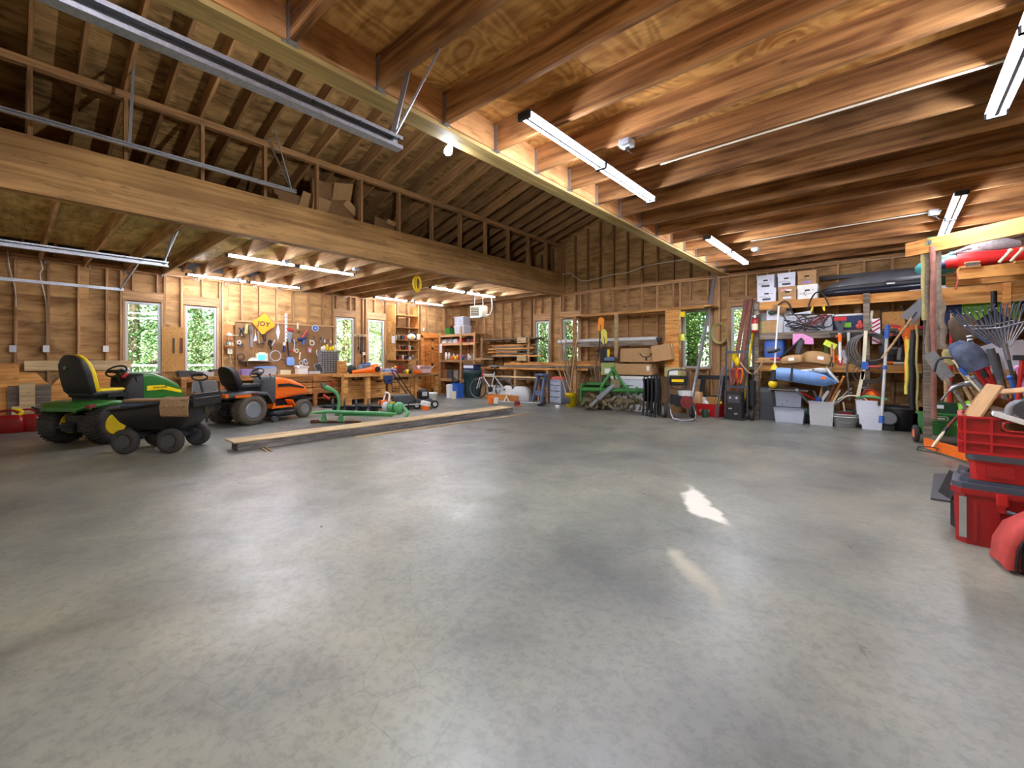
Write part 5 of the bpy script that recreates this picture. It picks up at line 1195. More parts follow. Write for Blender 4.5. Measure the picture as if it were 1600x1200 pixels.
# ================= corner storage shelves =================
YS = 10.0
def X_(px, Y): return onY(px, 600, Y).x
def ZQ(px, py, Y): return onY(px, py, Y).z
xa, xb_ = XL+.03, X_(743, YS)
t = thing('corner_shelves', 'rough wooden storage shelves in the back left corner', 'shelves', ((xa+xb_)/2, YS, 0)); cw = xb_-xa
for z in (.55, 1.22, 1.80, 2.10): 
    part('shelf_board', MB().box((0, .28, z-.012), (cw, .56, .024)), 'bench_wood', t); part('shelf_edge', MB().box((0, .0, z-.045), (cw, .035, .08)), 'stud_wood', t)
for s, h in ((-1, 2.2), (.26, 2.34), (1, 2.15)): part('post', MB().box((s*(cw/2-.02), -.03, h/2), (.07, .04, h)), 'stud_wood', t)
part('paper_note', MB().box((-cw/2-.02+.14, -.06, 1.62), (.14, .006, .32)), 'white', t)
def cs(px, dy=.25): return (X_(px, YS+dy), YS+dy)
x, y = cs(723); tote('clear_tote', 'lower of two stacked clear totes on top of the corner shelves', (x, y, 2.103), .5, .36, .27, 'clear_plastic', 'light_grey', fill='faded_red', group='clear totes on the corner shelves')
tote('clear_tote', 'upper of two stacked clear totes on top of the corner shelves', (x-.02, y, 2.415), .46, .34, .25, 'clear_plastic', 'light_grey', fill='cloth_grey', group='clear totes on the corner shelves')
x, y = cs(703); tote('green_bin', 'green bin with red cloth on top, left on the corner shelves', (x, y, 2.103), .26, .26, .24, 'green', None)
one('red_cloth', MB().ball((0, 0, .05), (.14, .12, .07), 9, 6).ball((.1, -.02, .1), (.08, .07, .05), 8, 5), 'dark_red', 'crumpled red cloth on the green bin in the corner', 'cloth', (x, y, 2.3))
for i, (px, mt, w_) in enumerate(((697, 'white', .26), (706, 'light_grey', .2), (714, 'white_card', .22), (722, 'bright_red', .3), (733, 'dark_grey', .2), (738, 'red', .14))):
    x, y = cs(px); one('folded_bag', MB().loft([[(a, b, z) for a, b in rrect(w_*k, .3*k, .06, 3)] for z, k in ((0, .9), (.06, 1), (.12, .85), (.15, .5))]), mt, ['white', 'grey', 'pale', 'bright red', 'dark grey', 'narrow red'][i]+' folded bag on the second corner shelf', 'bag', (x, y, 1.803), .2*i, 'bags on the corner shelf')
cc = ['white', 'white', 'orange', 'cream', 'yellow', 'cream', 'bright_red', 'light_grey', 'blue', 'white', 'light_grey', 'dark_grey', 'white_card']
for i, px in enumerate((697, 702, 706, 709, 712, 715, 718, 721, 724, 732, 735, 738, 741)):
    x, y = cs(px, .12+.1*(i % 2)); lb = '%s %s, number %s from the left of the row on the third corner shelf' % (cc[i].replace('_', ' ').replace('white card', 'pale'), 'bottle' if i < 2 or i % 3 == 0 else 'can', ['one', 'two', 'three', 'four', 'five', 'six', 'seven', 'eight', 'nine', 'ten', 'eleven', 'twelve', 'thirteen'][i])
    if i < 2 or i % 3 == 0: bottle(lb, (x, y, 1.223), .05, .30 if i < 2 else .24, cc[i], ['dark_grey', 'red', 'yellow'][i % 3], 'bottles and cans on the corner shelf')
    else: tin(lb, (x, y, 1.223), .05, .13+.05*(i % 2), cc[i], ['orange', 'light_grey'][i % 2], 'bottles and cans on the corner shelf')
for i, (px, mt) in enumerate(((700, 'card_dark'), (708, 'dark_grey'), (717, 'old_wood'))):
    x, y = cs(px); carton('small_carton', ['brown', 'dark', 'weathered'][i]+' carton low on the corner shelves', (x, y, .553), .22, .3, .3, mt, 0, 'closed', group='low cartons in the corner')
# trash can, carton on it, bins
q = onZ(730, 621.5, 0); TX, TY = q.x, q.y+.25
t = thing('trash_can', 'tall dark green trash can with a carton on top', 'trash can', (TX, TY, 0))
n = 20; part('can_body', MB().lathe([(0, 0), (.25, 0), (.26, .04), (.31, .74), (.34, .76), (.345, .86), (.33, .87), (.30, .86), (.29, .76), (.24, .02), (0, .02)], n=24), 'bin_green', t)
for s in (-1, 1): part('handle', MB().box((s*.34, 0, .8), (.05, .14, .05), bev=.01), 'bin_green', t)
for k in range(8): part('rib', MB().box((.285*math.cos(k*PI/4+.2), .285*math.sin(k*PI/4+.2), .4), (.02, .05, .6), (0, 0, k*PI/4+.2)), 'bin_green', t)
part('can_lid', MB().lathe([(.33, .865), (.3, .885), (0, .89)], n=24), 'bin_green', t)
t = carton('open_carton', 'blue and white carton with open flaps on the green trash can', (TX-.02, TY, .893), .46, .36, .17, 'dark_blue')
for ch in t.children:
    if ch.name.startswith('flap'): ch.data.materials[0] = M['card']
part('white_band', MB().box((0, -.183, .1), (.46, .004, .09)), 'white_card', t); part('brown_flap', MB().box((.16, .12, .24), (.2, .02, .18), (.3, 0, .2)), 'card', t)
for px, mt, w_, h, lb in ((699, 'white', .14, .4, 'white detergent tub beside the blue bins'), (709, 'blue', .32, .46, 'blue recycling bin left of the green trash can'), (703.5, 'cream', .1, .24, 'cream jug standing in front of the blue bin')):
    q = onZ(px, 622 if mt != 'cream' else 624, 0)
    tote('floor_bin', lb, (q.x, q.y+.15, 0), w_, .28 if mt != 'cream' else .1, h, mt, 'white' if mt == 'white' else None, top=1.12)
q = onZ(706, 621, 0); one('black_bag', MB().ball((0, 0, .05), (.17, .12, .08), 9, 6).ball((-.1, 0, .1), (.08, .08, .06), 8, 5), 'black', 'dark bag heaped on the blue recycling bin', 'bag', (q.x, q.y+.17, .47))
# ---- heater ----
t = thing('unit_heater', 'beige box heater with louvres hanging from the left loft joists', 'heater', (-9.1, 9.0, 2.62), math.radians(14))
part('heater_case', MB().box((0, 0, 0), (.42, .32, .34), bev=.01), 'putty', t)
for k in range(5): part('louvre', MB().box((-.03, -.165, .1-.05*k), (.26, .02, .02), (.4, 0, 0)), 'black', t)
part('base_vent', MB().box((-.02, -.15, -.16), (.34, .05, .05)), 'light_grey', t)
for s in (-1, 1): part('hanger_rod', MB().cyl((s*.14, 0, .17), (s*.14, 0, .48), .008, n=6), 'galv', t)
part('power_conduit', MB().tube([(.2, .05, -.1), (.34, .05, -.08), (.42, .05, .1), (.4, .05, .4)], .014, 7, sm=4), 'light_grey', t)
# ---- wood storage arms between corner shelves and windows ----
YL = 10.08
t = thing('lumber_rack', 'wooden wall rack holding short boards left of the back windows', 'lumber rack', (0, 0, 0))
x0, x1 = X_(748, YL), X_(836, YL)
for z in (1.32, 1.86): part('rack_shelf', MB().box(((x0+x1)/2, YL+.27, z), (x1-x0, .5, .03)), 'old_wood', t)
for px in (753, 826): part('upright', MB().box((X_(px, YL), YL+.0, 1.45), (.07, .05, 1.0)), 'stud_wood', t)
part('end_block', MB().box((X_(822, YL)-.1, YL-.05, 1.8), (.34, .1, .16)), 'pale_wood', t); part('end_block', MB().box((X_(822, YL)-.1, YL-.05, 1.26), (.34, .1, .15)), 'pale_wood', t)
for k in range(14):
    r = random.Random(k); a = X_(762+r.uniform(-4, 14), YL); b = X_(812+r.uniform(-8, 22), YL)
    z = 1.352+.052*(k//2); yy = YL+.10+.2*(k % 2)
    o = board('short_board', (a, yy, z), (b, yy+r.uniform(-.04, .04), z+.004), .15, .036, ['fir', 'pale_wood', 'old_wood', 'honey_wood'][k % 4])
    tag(o, 'short %s board in the wall rack, layer %s from the bottom, %s' % (['orange fir', 'pale', 'grey weathered', 'honey-coloured'][k % 4], ['one', 'two', 'three', 'four', 'five', 'six', 'seven'][k//2], ['front', 'rear'][k % 2]), 'board', 'short boards in the wall rack')
for k, (a, b, py, mt, lb) in enumerate(((738, 770, 559.5, 'pale_wood', 'pale board end poking left from the wall rack'), (826, 846, 554.5, 'lime', 'yellowish board end poking right toward the window'))):
    z = ZQ(a, py, YL); o = board('board_end', (X_(a, YL-.12), YL-.12, z-.03), (X_(b, YL-.12), YL-.12, z-.03), .08, .04, 'fir' if mt == 'lime' else mt); tag(o, lb, 'board')
one('blue_tape', MB().lathe([(.06, 0), (.06, .05), (.03, .05), (.03, 0)], n=14), 'dark_blue', 'dark blue tape roll on top of the wall rack', 'tape', (X_(817, YL+.1), YL+.1, 1.876))
# long boards on low supports
t = thing('low_rack', 'low wooden supports carrying the long boards under the back windows', 'lumber rack', (0, 0, 0))
for px in (762, 812, 862, 905, 945): part('support', MB().box((X_(px, 10.2), 10.22, .46), (.08, .5, .92)), 'stud_wood', t)
part('support_beam', MB().box(((X_(748, 10.2)+X_(950, 10.2))/2, 10.36, .9), (X_(950, 10.2)-X_(748, 10.2), .06, .08)), 'stud_wood', t)
lv = [(750, 920, .955, 10.05, .12, .05, 'fir'), (757, 938, .96, 10.25, .12, .06, 'pale_wood'), (765, 945, 1.02, 10.05, .14, .05, 'old_wood'), (790, 950, 1.085, 10.08, .16, .06, 'fir'), (793, 958, 1.08, 10.28, .14, .05, 'pale_wood'), (800, 948, 1.14, 10.16, .2, .03, 'bench_wood')]
for i, (a, b, z, yy, w_, h_, mt) in enumerate(lv):
    o = board('long_board', (X_(a, yy), yy, z), (X_(b, yy), yy, z), w_, h_, mt)
    tag(o, ['orange front board at the bottom', 'pale rear board at the bottom', 'grey board in the second layer', 'thick orange board in the third layer', 'pale rear board in the third layer', 'wide board on top'][i]+' of the long stack under the back windows', 'board', 'long boards under the windows')
for i, (a, b, z, mt) in enumerate(((748, 850, .70, 'pale_wood'), (752, 846, .64, 'old_wood'))):
    o = board('lower_board', (X_(a, 9.98), 9.98+.06*i, z), (X_(b, 9.98), 9.98+.06*i, z), .1, .04, mt); tag(o, ['upper pale', 'lower grey'][i]+' board on pegs behind the bicycle', 'board', 'boards behind the bicycle')
t = thing('peg_rail', 'short pegs holding boards behind the bicycle', 'rail', (0, 0, 0))
for px in (756, 800, 842): part('peg', MB().box((X_(px, 10.0), 10.05, .60), (.06, .3, .04)), 'stud_wood', t); part('peg_post', MB().box((X_(px, 10.17), 10.17, .3), (.05, .05, .6)), 'stud_wood', t)
# ---- bicycle ----
bx, by = onZ(779, 622.5, 0).x, 9.72
t = thing('bicycle', 'silver mountain bike with red head tube leaning before the long boards', 'bicycle', (bx, by, 0), math.radians(9))
def bwheel(x):
    R = .315
    o = part('wheel', MB().tube([(x+R*math.cos(a), 0, R+R*math.sin(a)) for a in [2*PI*k/28 for k in range(28)]], .023, 8, closed=True), 'dark_grey', t)
    part('rim', MB().tube([(x+(R-.03)*math.cos(a), 0, R+(R-.03)*math.sin(a)) for a in [2*PI*k/28 for k in range(28)]], .01, 6, closed=True), 'steel', o)
    sp = MB()
    for k in range(14): a = 2*PI*k/14; sp.cyl((x, .015*(-1)**k, R), (x+(R-.03)*math.cos(a), 0, R+(R-.03)*math.sin(a)), .0022, n=4, cap=False)
    part('spokes', sp, 'chrome', o, kind='stuff'); part('hub', MB().cyl((x, -.04, R), (x, .04, R), .02, n=10), 'dark_steel', o)
bwheel(-.5); bwheel(.5)
part('bike_frame', MB().cyl((-.3, 0, .72), (.0, 0, .33), .02, n=8).cyl((-.3, 0, .76), (.12, 0, .76), .018, n=8).cyl((.15, 0, .84), (.02, 0, .32), .018, n=8).cyl((.13, .0, .72), (.5, .04, .33), .011, n=6).cyl((.13, 0, .72), (.5, -.04, .33), .011, n=6).cyl((.02, .03, .32), (.5, .04, .33), .012, n=6).cyl((.02, -.03, .32), (.5, -.04, .33), .012, n=6), 'light_grey', t)
part('head_tube', MB().cyl((-.29, 0, .68), (-.33, 0, .84), .03, n=10), 'bright_red', t)
part('fork', MB().cyl((-.3, 0, .7), (-.36, 0, .64), .02, n=8).cyl((-.37, .05, .66), (-.5, .05, .315), .016, n=8).cyl((-.37, -.05, .66), (-.5, -.05, .315), .016, n=8).box((-.37, 0, .66), (.04, .13, .03)), 'light_grey', t)
part('handlebar', MB().tube([(-.36, -.28, 1.06), (-.4, -.1, 1.03), (-.41, 0, 1.0), (-.4, .1, 1.03), (-.36, .28, 1.06)], .012, 8, sm=3).cyl((-.33, 0, .83), (-.41, 0, 1.01), .014, n=8), 'dark_steel', t)
part('saddle', MB().loft([[(x, a, b) for a, b in rrect(2*w_, .05, .02, 3, 0, .98)] for x, w_ in ((.0, .02), (.1, .035), (.2, .08), (.26, .08))]).cyl((.15, 0, .83), (.17, 0, .97), .012, n=8), 'black', t)
part('crank', MB().cyl((.02, -.05, .31), (.02, -.035, .31), .09, n=18).cyl((.02, -.06, .31), (-.08, -.06, .18), .01, n=6).box((-.09, -.1, .17), (.09, .08, .02)).cyl((.02, .05, .31), (.12, .05, .44), .01, n=6).box((.13, .1, .45), (.09, .08, .02)), 'black', t)
for i, (px, mt, lb) in enumerate(((772, 'card', 'brown carton behind the bicycle, left'), (784, 'cloth_white', 'white sack behind the bicycle'), (806, 'cloth_white', 'grey-white rolled sheet behind the bicycle rear wheel'), (824, 'light_grey', 'pale bundle between bicycle and step stool'))):
    q = X_(px, 10.3); one('floor_bundle', MB().loft([[(a, b, z) for a, b in rrect((.42+.08*i)*k, .34*k, .08, 3)] for z, k in ((0, .95), (.12, 1), (.3, .9), (.42, .5))]), mt, lb, 'bundle', (q, 10.0, 0), .1*i)
q = X_(795, 10.0); o = board('orange_board', (q-.55, 9.5+.12, .09), (q+.7, 9.62, .09), .03, .18, 'honey_wood'); tag(o, 'orange board on edge on the floor behind the bicycle', 'board')
# ---- step stool, drawers, bucket of sticks ----
q = onZ(838, 630.5, 0)
t = thing('step_stool', 'slate blue plastic folding step stool standing on the floor', 'step stool', (q.x, q.y+.2, 0), math.radians(-20))
for s in (-1, 1):
    part('leg', MB().add([(s*.13, -.0, .78), (s*.20, -.0, .78), (s*.26, -.16, 0), (s*.19, -.16, 0), (s*.13, .04, .78), (s*.20, .04, .78), (s*.26, -.11, 0), (s*.19, -.11, 0)], [(0, 1, 2, 3), (7, 6, 5, 4), (0, 4, 5, 1), (1, 5, 6, 2), (2, 6, 7, 3), (3, 7, 4, 0)]), 'slate_blue', t)
    part('rear_leg', MB().cyl((s*.17, .06, .76), (s*.22, .28, 0), .022, n=8), 'slate_blue', t)
for z, y in ((.80, 0), (.28, -.08)): part('step', MB().box((0, y+.04, z), (.44 if z > .5 else .42, .22 if z > .5 else .1, .05 if z > .5 else .14), bev=.02), 'slate_blue', t)
q = onZ(867, 631.5, 0)
t = thing('drawer_tower', 'clear plastic drawer tower with blue pulls beside the yellow bucket', 'drawers', (q.x, q.y+.22, 0), math.radians(-8))
part('tower_frame', MB().box((0, .02, .02), (.42, .38, .03)).box((0, .02, .66), (.42, .38, .02)).box((-.205, .02, .34), (.012, .38, .64)).box((.205, .02, .34), (.012, .38, .64)).box((0, .2, .34), (.4, .01, .64)), 'smoke_plastic', t)
for k in range(4): dr = part('drawer', MB().box((0, -.16, .115+.16*k), (.39, .02, .14)).box((0, 0, .06+.16*k), (.38, .3, .01)), 'clear_plastic', t); part('drawer_pull', MB().box((0, -.18, .15+.16*k), (.13, .03, .025)), 'light_blue', dr)
one('folded_cloth', MB().loft([[(a, b, z) for a, b in rrect(.42*k, .34*k, .08, 3)] for z, k in ((0, 1), (.04, 1), (.08, .7))]), 'faded_red', 'red and white cloth folded on the clear drawer tower', 'cloth', (q.x, q.y+.22, .673))
one('white_tub', MB().lathe([(0, 0), (.05, 0), (.055, .07), (.05, .075), (0, .075)], n=12), 'white', 'small white tub on the floor before the drawer tower', 'tub', (onZ(871, 638, 0).x, onZ(871, 638, 0).y, 0))
q = onZ(887, 636, 0); YBK = bucket('yellow_bucket', 'yellow bucket holding a fan of long sticks', (q.x, q.y+.16, 0), .16, .36, 'yellow'); part('dark_label', MB().box((0, -.155, .16), (.14, .012, .16)), 'dark_grey', YBK)
bq = (q.x, q.y+.16)
tips = [(871, 550, .0), (876, 530, .02), (884, 531, .03), (889, 570, .0), (893, 565, .05), (900, 560, .02), (903, 517, .0), (898, 541, .06), (914, 590, -.02), (868, 568, 0), (881, 560, .04), (908, 575, .03)]
for i, (px, py, dy) in enumerate(tips):
    tp = onY(px, py, bq[1]+.1+dy); a = 2*PI*i/12
    o = one('stick', MB().tube([(bq[0]+.09*math.cos(a), bq[1]+.09*math.sin(a), .03), ((bq[0]+tp.x)/2+.05*math.cos(a), (bq[1]+tp.y)/2, (tp.z)/2+.05), tp], [.016, .014, .011], 7, sm=4), ['handle_wood', 'old_wood', 'card_dark'][i % 3], ['leftmost tall', 'second tall', 'straight grey', 'short brown', 'short pale', 'leaning pale', 'tallest dark', 'slim brown', 'rightmost leaning', 'low left', 'middle weathered', 'right brown'][i]+' stick standing in the yellow bucket', 'stick', group='sticks in the yellow bucket')
# second bundle of sticks, behind the tiller
for i, (px, py) in enumerate(((922, 572), (927, 565), (931, 560), (936, 572), (940, 558), (944, 570), (950, 575))):
    tp = onY(px, py, 9.9); bs = Vector((X_(938, 9.75)+.03*i-.1, 9.75, 0.0)); o = one('garden_stake', MB().tube([bs, (bs+tp)/2+Vector((.03, 0, 0)), tp], .014, 7, sm=3), 'handle_wood' if i % 2 else 'old_wood', ['leftmost', 'second', 'third', 'middle', 'fifth', 'sixth', 'rightmost'][i]+' stake of the bundle behind the green tiller', 'stake', group='stakes behind the tiller')
# ---- trimmer on the floor ----
qa = onZ(768, 632, 0); qb = onZ(846, 634, 0); dd = qb-qa
t = thing('brush_cutter', 'orange and white brush cutter lying on the floor before the bicycle', 'trimmer', (qa.x, qa.y, 0), math.atan2(dd.y, dd.x)); Lt = dd.length
part('engine_cover', MB().box((0, 0, .12), (.16, .2, .18), bev=.05), 'orange', t); part('front_cover', MB().box((.13, 0, .11), (.12, .18, .16), bev=.04), 'white', t)
part('shaft', MB().cyl((.18, 0, .09), (Lt, 0, .07), .015, n=8), 'light_grey', t); part('handle', MB().tube([(.35, .02, .1), (.38, .1, .2), (.42, 0, .24), (.46, -.1, .2), (.5, -.02, .1)], .016, 8, sm=3), 'white', t)
part('cutter_guard', MB().box((Lt+.02, -.06, .06), (.22, .22, .05), (0, -.3, .5), bev=.05), 'black_metal', t)
q = onZ(808, 634, 0); t = thing('hedge_tool', 'small orange electric tool on the floor beside the brush cutter', 'power tool', (q.x, q.y, 0), -.6)
part('tool_body', MB().box((0, 0, .07), (.2, .12, .11), bev=.03), 'dark_red', t); part('orange_blade', MB().box((.2, 0, .02), (.3, .07, .015)), 'orange', t)
# ================= plank rack in the middle of the back wall =================
YR = 10.0
t = thing('plank_rack', 'tall open plank rack built against the middle of the back wall', 'rack', (0, 0, 0))
xl, xr = X_(874, YR), X_(1112, YR)
part('top_board', MB().box(((xl+xr)/2, YR+.26, 2.405), (xr-xl, .56, .035)), 'bench_wood', t); part('front_rail', MB().box(((xl+xr)/2+.3, YR-.02, 2.385), (xr-xl-.9, .04, .06)), 'bench_wood', t)
part('post', MB().box((X_(898, YR), YR, 1.2), (.1, .05, 2.38)), 'bench_wood', t); part('post', MB().box((X_(963, YR), YR, 1.2), (.09, .05, 2.38)), 'pale_wood', t)
part('wide_panel', MB().box(((X_(1040, YR)+X_(1061, YR))/2, YR-.01, 1.25), (X_(1061, YR)-X_(1040, YR), .03, 2.25)), 'fir', t)
part('edge_strip', MB().box((X_(1062.5, YR), YR, 1.9), (.03, .05, .9)), 'pale_wood', t); part('yellow_corner', MB().box((X_(1066, YR), YR, 2.25), (.12, .04, .12)), 'yellow', t)
for z in (1.6, 1.12):
    for px in (898, 963, 1035): part('arm', MB().box((X_(px, YR)+.05, YR+.28, z), (.04, .56, .09)), 'stud_wood', t)
part('lower_shelf', MB().box(((xl+X_(1050, YR))/2, YR+.3, 1.17), (X_(1050, YR)-xl, .5, .03)), 'bench_wood', t)
one('carpet_tube', MB().cyl((X_(873, YR+.15), YR+.15, 1.72), (X_(1026, YR+.15), YR+.15, 1.72), .06, n=14), 'cloth_white', 'long white tube lying across the plank rack', 'tube')
one('black_pipe', MB().cyl((X_(1024, YR+.3), YR+.15, 1.7), (X_(1037, YR+.3), YR+.15, 1.7), .05, n=12), 'dark_grey', 'dark pipe end poking out right of the white tube', 'pipe')
for i, (a, b, z) in enumerate(((884, 1026, 1.66), (880, 1020, 1.70))): 
    o = board('rack_board', (X_(a, YR+.02), YR+.04+.3*i, z-.03), (X_(b, YR+.02), YR+.04+.3*i, z-.03), .035 if not i else .1, .13 if not i else .04, 'old_wood' if not i else 'fir'); tag(o, ['grey board on edge below the white tube', 'orange board lying behind the white tube'][i], 'board')
# paddles
def paddle(px, py, mt, lb, r=.12):
    q = onY(px, py, 9.72); t = thing('paddle', lb, 'paddle', (q.x, 9.72, q.z), 0, None, (.06, .12 if mt == 'safety_orange' else -.1, 0))
    part('paddle_blade', MB().loft([[(a*k*.86, y, b*k) for a, b in rrect(.2, .38, .095, 4)] for y, k in ((-.012, .9), (0, 1), (.012, .9))]), mt, t)
    part('paddle_shaft', MB().cyl((0, 0, .0), (0, 0, -.85), .016, n=8), 'black', t)
paddle(939, 507, 'safety_orange', 'orange paddle blade standing above the tiller'); paddle(944, 526, 'lemon', 'yellow paddle blade just below the orange one')
q = X_(940, 9.8)
one('black_yellow_bag', MB().box((0, 0, .12), (.2, .14, .36), bev=.04), 'black', 'black and yellow holster bag on the rack below the paddles', 'bag', (q, 9.93, 1.19)); 
one('yellow_strap', MB().box((0, 0, 0), (.05, .05, .28)), 'yellow', 'yellow strap beside the black bag under the paddles', 'strap', (q+.14, 9.9, 1.34))
one('red_bag', MB().loft([[(a, b, z) for a, b in rrect(.34*k, .26*k, .08, 3)] for z, k in ((0, .9), (.08, 1), (.15, .7))]), 'dark_red', 'dark red soft bag on the rack next to the paddles', 'bag', (X_(955, 10.05), 10.05, 1.19))
one('blue_bag', MB().loft([[(a, b, z) for a, b in rrect(.3*k, .2*k, .05, 3)] for z, k in ((0, .9), (.06, 1), (.1, .7))]), 'slate_blue', 'blue-grey bag below the dark red bag', 'bag', (X_(954, 9.82), 9.82, 1.19))
# cartons
yb = 9.82
t = carton('long_carton', 'long brown carton with a printed curved arrow, topmost of the stack', (X_(1000, yb)+.05, yb+.08, ZQ(1000, 565.5, yb)), 1.0, .4, .32, 'card', 0, 'closed')
part('printed_arrow', MB().tube([(.0, -.203, .2), (.06, -.203, .14), (.15, -.203, .115), (.24, -.203, .14), (.3, -.203, .19)], .011, 6, sm=4).tube([(.24, -.203, .19), (.3, -.203, .195), (.3, -.203, .14)], .008, 5), 'black', t)
part('printed_stem', MB().box((.16, -.203, .07), (.04, .006, .07)), 'black', t)
carton('open_long_carton', 'tilted brown carton end with torn tape over the stack right side', (X_(1038, yb), yb+.0, 1.2), .42, .36, .36, 'card', .15, 'closed', (0, -.15, .15))
carton('wide_carton', 'wide brown carton with a small white label under the printed one', (X_(992, yb), yb+.08, ZQ(995, 585.5, yb)), .92, .4, .26, 'card', 0, 'closed')
part('white_label', MB().box((.38, -.205, .16), (.07, .004, .11)), 'white', bpy.data.objects['wide_carton'])
for i, (px, lb) in enumerate(((952, 'green and brown carton left of the wide carton'), (1053, 'green and white carton right of the wide carton'))):
    t = carton('green_carton', lb, (X_(px, yb), yb+.08, .84), .36, .34, .30 if i == 0 else .2, 'sage' if i == 0 else 'khaki', 0, 'closed'); part('white_panel', MB().box((.02, -.172, .1), (.2, .004, .12)), 'white', t)
t = thing('chest_cooler', 'large white chest cooler standing behind the tiller', 'cooler', (X_(988, 9.85), 9.95, 0))
part('cooler_body', MB().box((0, 0, .38), (1.0, .5, .76), bev=.04), 'white_card', t); part('cooler_lid', MB().box((0, 0, .79), (1.04, .54, .07), bev=.04), 'white', t)
t = thing('low_chest', 'dark low trunk under the green cartons', 'trunk', (X_(1052, 10.2), 10.2, 0)); part('chest_body', MB().box((0, 0, .4), (.5, .5, .8), bev=.03), 'card_dark', t); part('chest_lid', MB().box((0, 0, .82), (.52, .52, .03)), 'old_wood', t)
t = thing('side_crate', 'plain wooden crate under the left green carton', 'crate', (X_(948, 10.1), 10.1, 0)); part('crate_body', MB().box((0, 0, .4), (.34, .36, .8)), 'old_wood', t); part('crate_top', MB().box((0, 0, .82), (.38, .4, .03)), 'fir', t)
# ---- tiller ----
qa = onZ(903, 642, 0); qb = onZ(1005, 646, 0); dd = qb-qa
t = thing('rotary_tiller', 'green tractor rotary tiller with rows of rusty tines', 'tiller', ((qa.x+qb.x)/2, (qa.y+qb.y)/2+.25, 0), math.atan2(dd.y, dd.x)); W = dd.length+.1
part('main_tube', MB().cyl((-W/2, 0, .5), (W/2, 0, .5), .055, n=12), 'green', t); part('rear_tube', MB().cyl((-W/2+.1, .3, .62), (W/2-.1, .3, .62), .045, n=10), 'green', t)
part('hood_plate', MB().box((0, .3, .57), (W-.06, .26, .012), (-.3, 0, 0)), 'green', t)
for s in (-1, 1): part('side_plate', MB().prism([(-.12, .2), (-.1, .56), (.3, .66), (.52, .42), (.5, .12), (.2, .06)], s*(W/2)-.015, s*(W/2)+.015, 'yz'), 'green', t)
part('hitch_mast', MB().cyl((-.36, -.02, .5), (-.06, .12, 1.0), .035, n=6).cyl((.3, -.02, .5), (-.06, .12, 1.0), .035, n=6).cyl((-.06, .12, 1.0), (-.02, .4, .6), .025, n=6).box((-.06, .12, 1.0), (.1, .12, .1)), 'green', t)
part('gearbox', MB().box((0, .12, .62), (.22, .26, .24), bev=.04).cyl((0, -.1, .62), (0, .0, .62), .07, n=12), 'mud', t)
part('drive_shaft', MB().cyl((-.02, -.06, .62), (-.36, -.36, .3), .05, .06, n=12).cyl((-.36, -.36, .3), (-.5, -.48, .14), .035, n=10), 'grey_plastic', t)
for x in (-.32, -.16, .3, .5): part('clamp_plate', MB().box((x, -.02, .5), (.035, .16, .18)), 'green', t)
rt_ = part('rotor', MB().cyl((-W/2, .15, .23), (W/2, .15, .23), .07, n=10), 'mud', t)
for k in range(11):
    x = -W/2+.08+(W-.16)*k/10
    part('flange', MB().cyl((x-.006, .15, .23), (x+.006, .15, .23), .1, n=12), 'mud', rt_)
    for j in range(4):
        a = PI/2*j+.5*k; e = .09*(1 if j % 2 else -1); c, s_ = math.cos(a), math.sin(a)
        part('tine', MB().tube([(x, .15+.08*c, .23+.08*s_), (x, .15+.17*c, .23+.17*s_), (x+e*.5, .15+.2*math.cos(a+.35), .23+.2*math.sin(a+.35)), (x+e, .15+.18*math.cos(a+.6), .23+.18*math.sin(a+.6))], [.022, .034, .036, .02], 6, sm=2), 'mud', rt_)
# ---- folded chairs, pressure washer ----
q = onZ(1018, 650, 0)
for i in range(4):
    x = q.x-.13+.1*i; y = q.y-.02-.06*i+.25
    t = thing('folded_chair', ['leftmost', 'second', 'third', 'rightmost'][i]+' black folded camp chair of the row beside the pressure washer', 'chair', (x-.05, y, 0), math.radians(55), 'folded chairs', (0, 0, math.radians(92+3*i)))
    part('chair_frame', MB().tube([(-.26, 0, 0), (-.25, -.02, .5), (-.22, 0, .84+.02*i), (.18, 0, .86+.02*i), (.22, -.02, .5), (.25, 0, 0)], .014, 7), 'black_metal', t)
    part('cross_frame', MB().tube([(-.25, .04, 0), (-.1, .04, .4), (.2, .04, .8)], .012, 6).tube([(.25, .04, 0), (.1, .04, .4), (-.2, .04, .8)], .012, 6).cyl((-.25, .02, .12), (.25, .02, .12), .01, n=6), 'black_metal', t)
    part('fabric', MB().prism([(-.2, .3), (.2, .3), (.17, .8), (-.19, .8)], -.01, .03), 'black_matte', t)
q = onZ(1056, 657, 0)
t = thing('pressure_washer', 'petrol pressure washer with red engine and wheels', 'pressure washer', (q.x-.02, q.y+.3, 0), math.radians(32))
part('handle_frame', MB().tube([(-.2, .2, .28), (-.2, .24, .6), (-.2, .22, .92), (-.14, .2, 1.0), (.14, .2, 1.0), (.2, .22, .92), (.2, .24, .6), (.24, -.28, .08)], .017, 8, sm=3), 'dark_grey', t)
part('base_frame', MB().tube([(-.2, .24, .28), (-.22, -.1, .28), (-.2, -.34, .04), (.2, -.34, .04), (.22, -.1, .28), (.2, .24, .28)], .018, 8, sm=3).box((0, -.3, .05), (.38, .08, .015)), 'steel', t)
for s in (-1, 1): wheel(t, (s*.28, .18, .16), .16, .07, 'light_grey', (s, 0, 0), rimr=.6)
en = part('engine', MB().box((.06, .0, .36), (.3, .3, .2), bev=.04).box((-.1, .02, .4), (.16, .22, .2), bev=.04), 'black', t)
part('recoil_cover', MB().cyl((.08, -.14, .36), (.08, -.22, .36), .13, .12, n=18).cyl((.08, -.22, .36), (.08, -.24, .36), .06, n=12), 'dark_red', en); part('fuel_tank', MB().box((.08, 0, .53), (.24, .24, .1), bev=.05), 'light_grey', en)
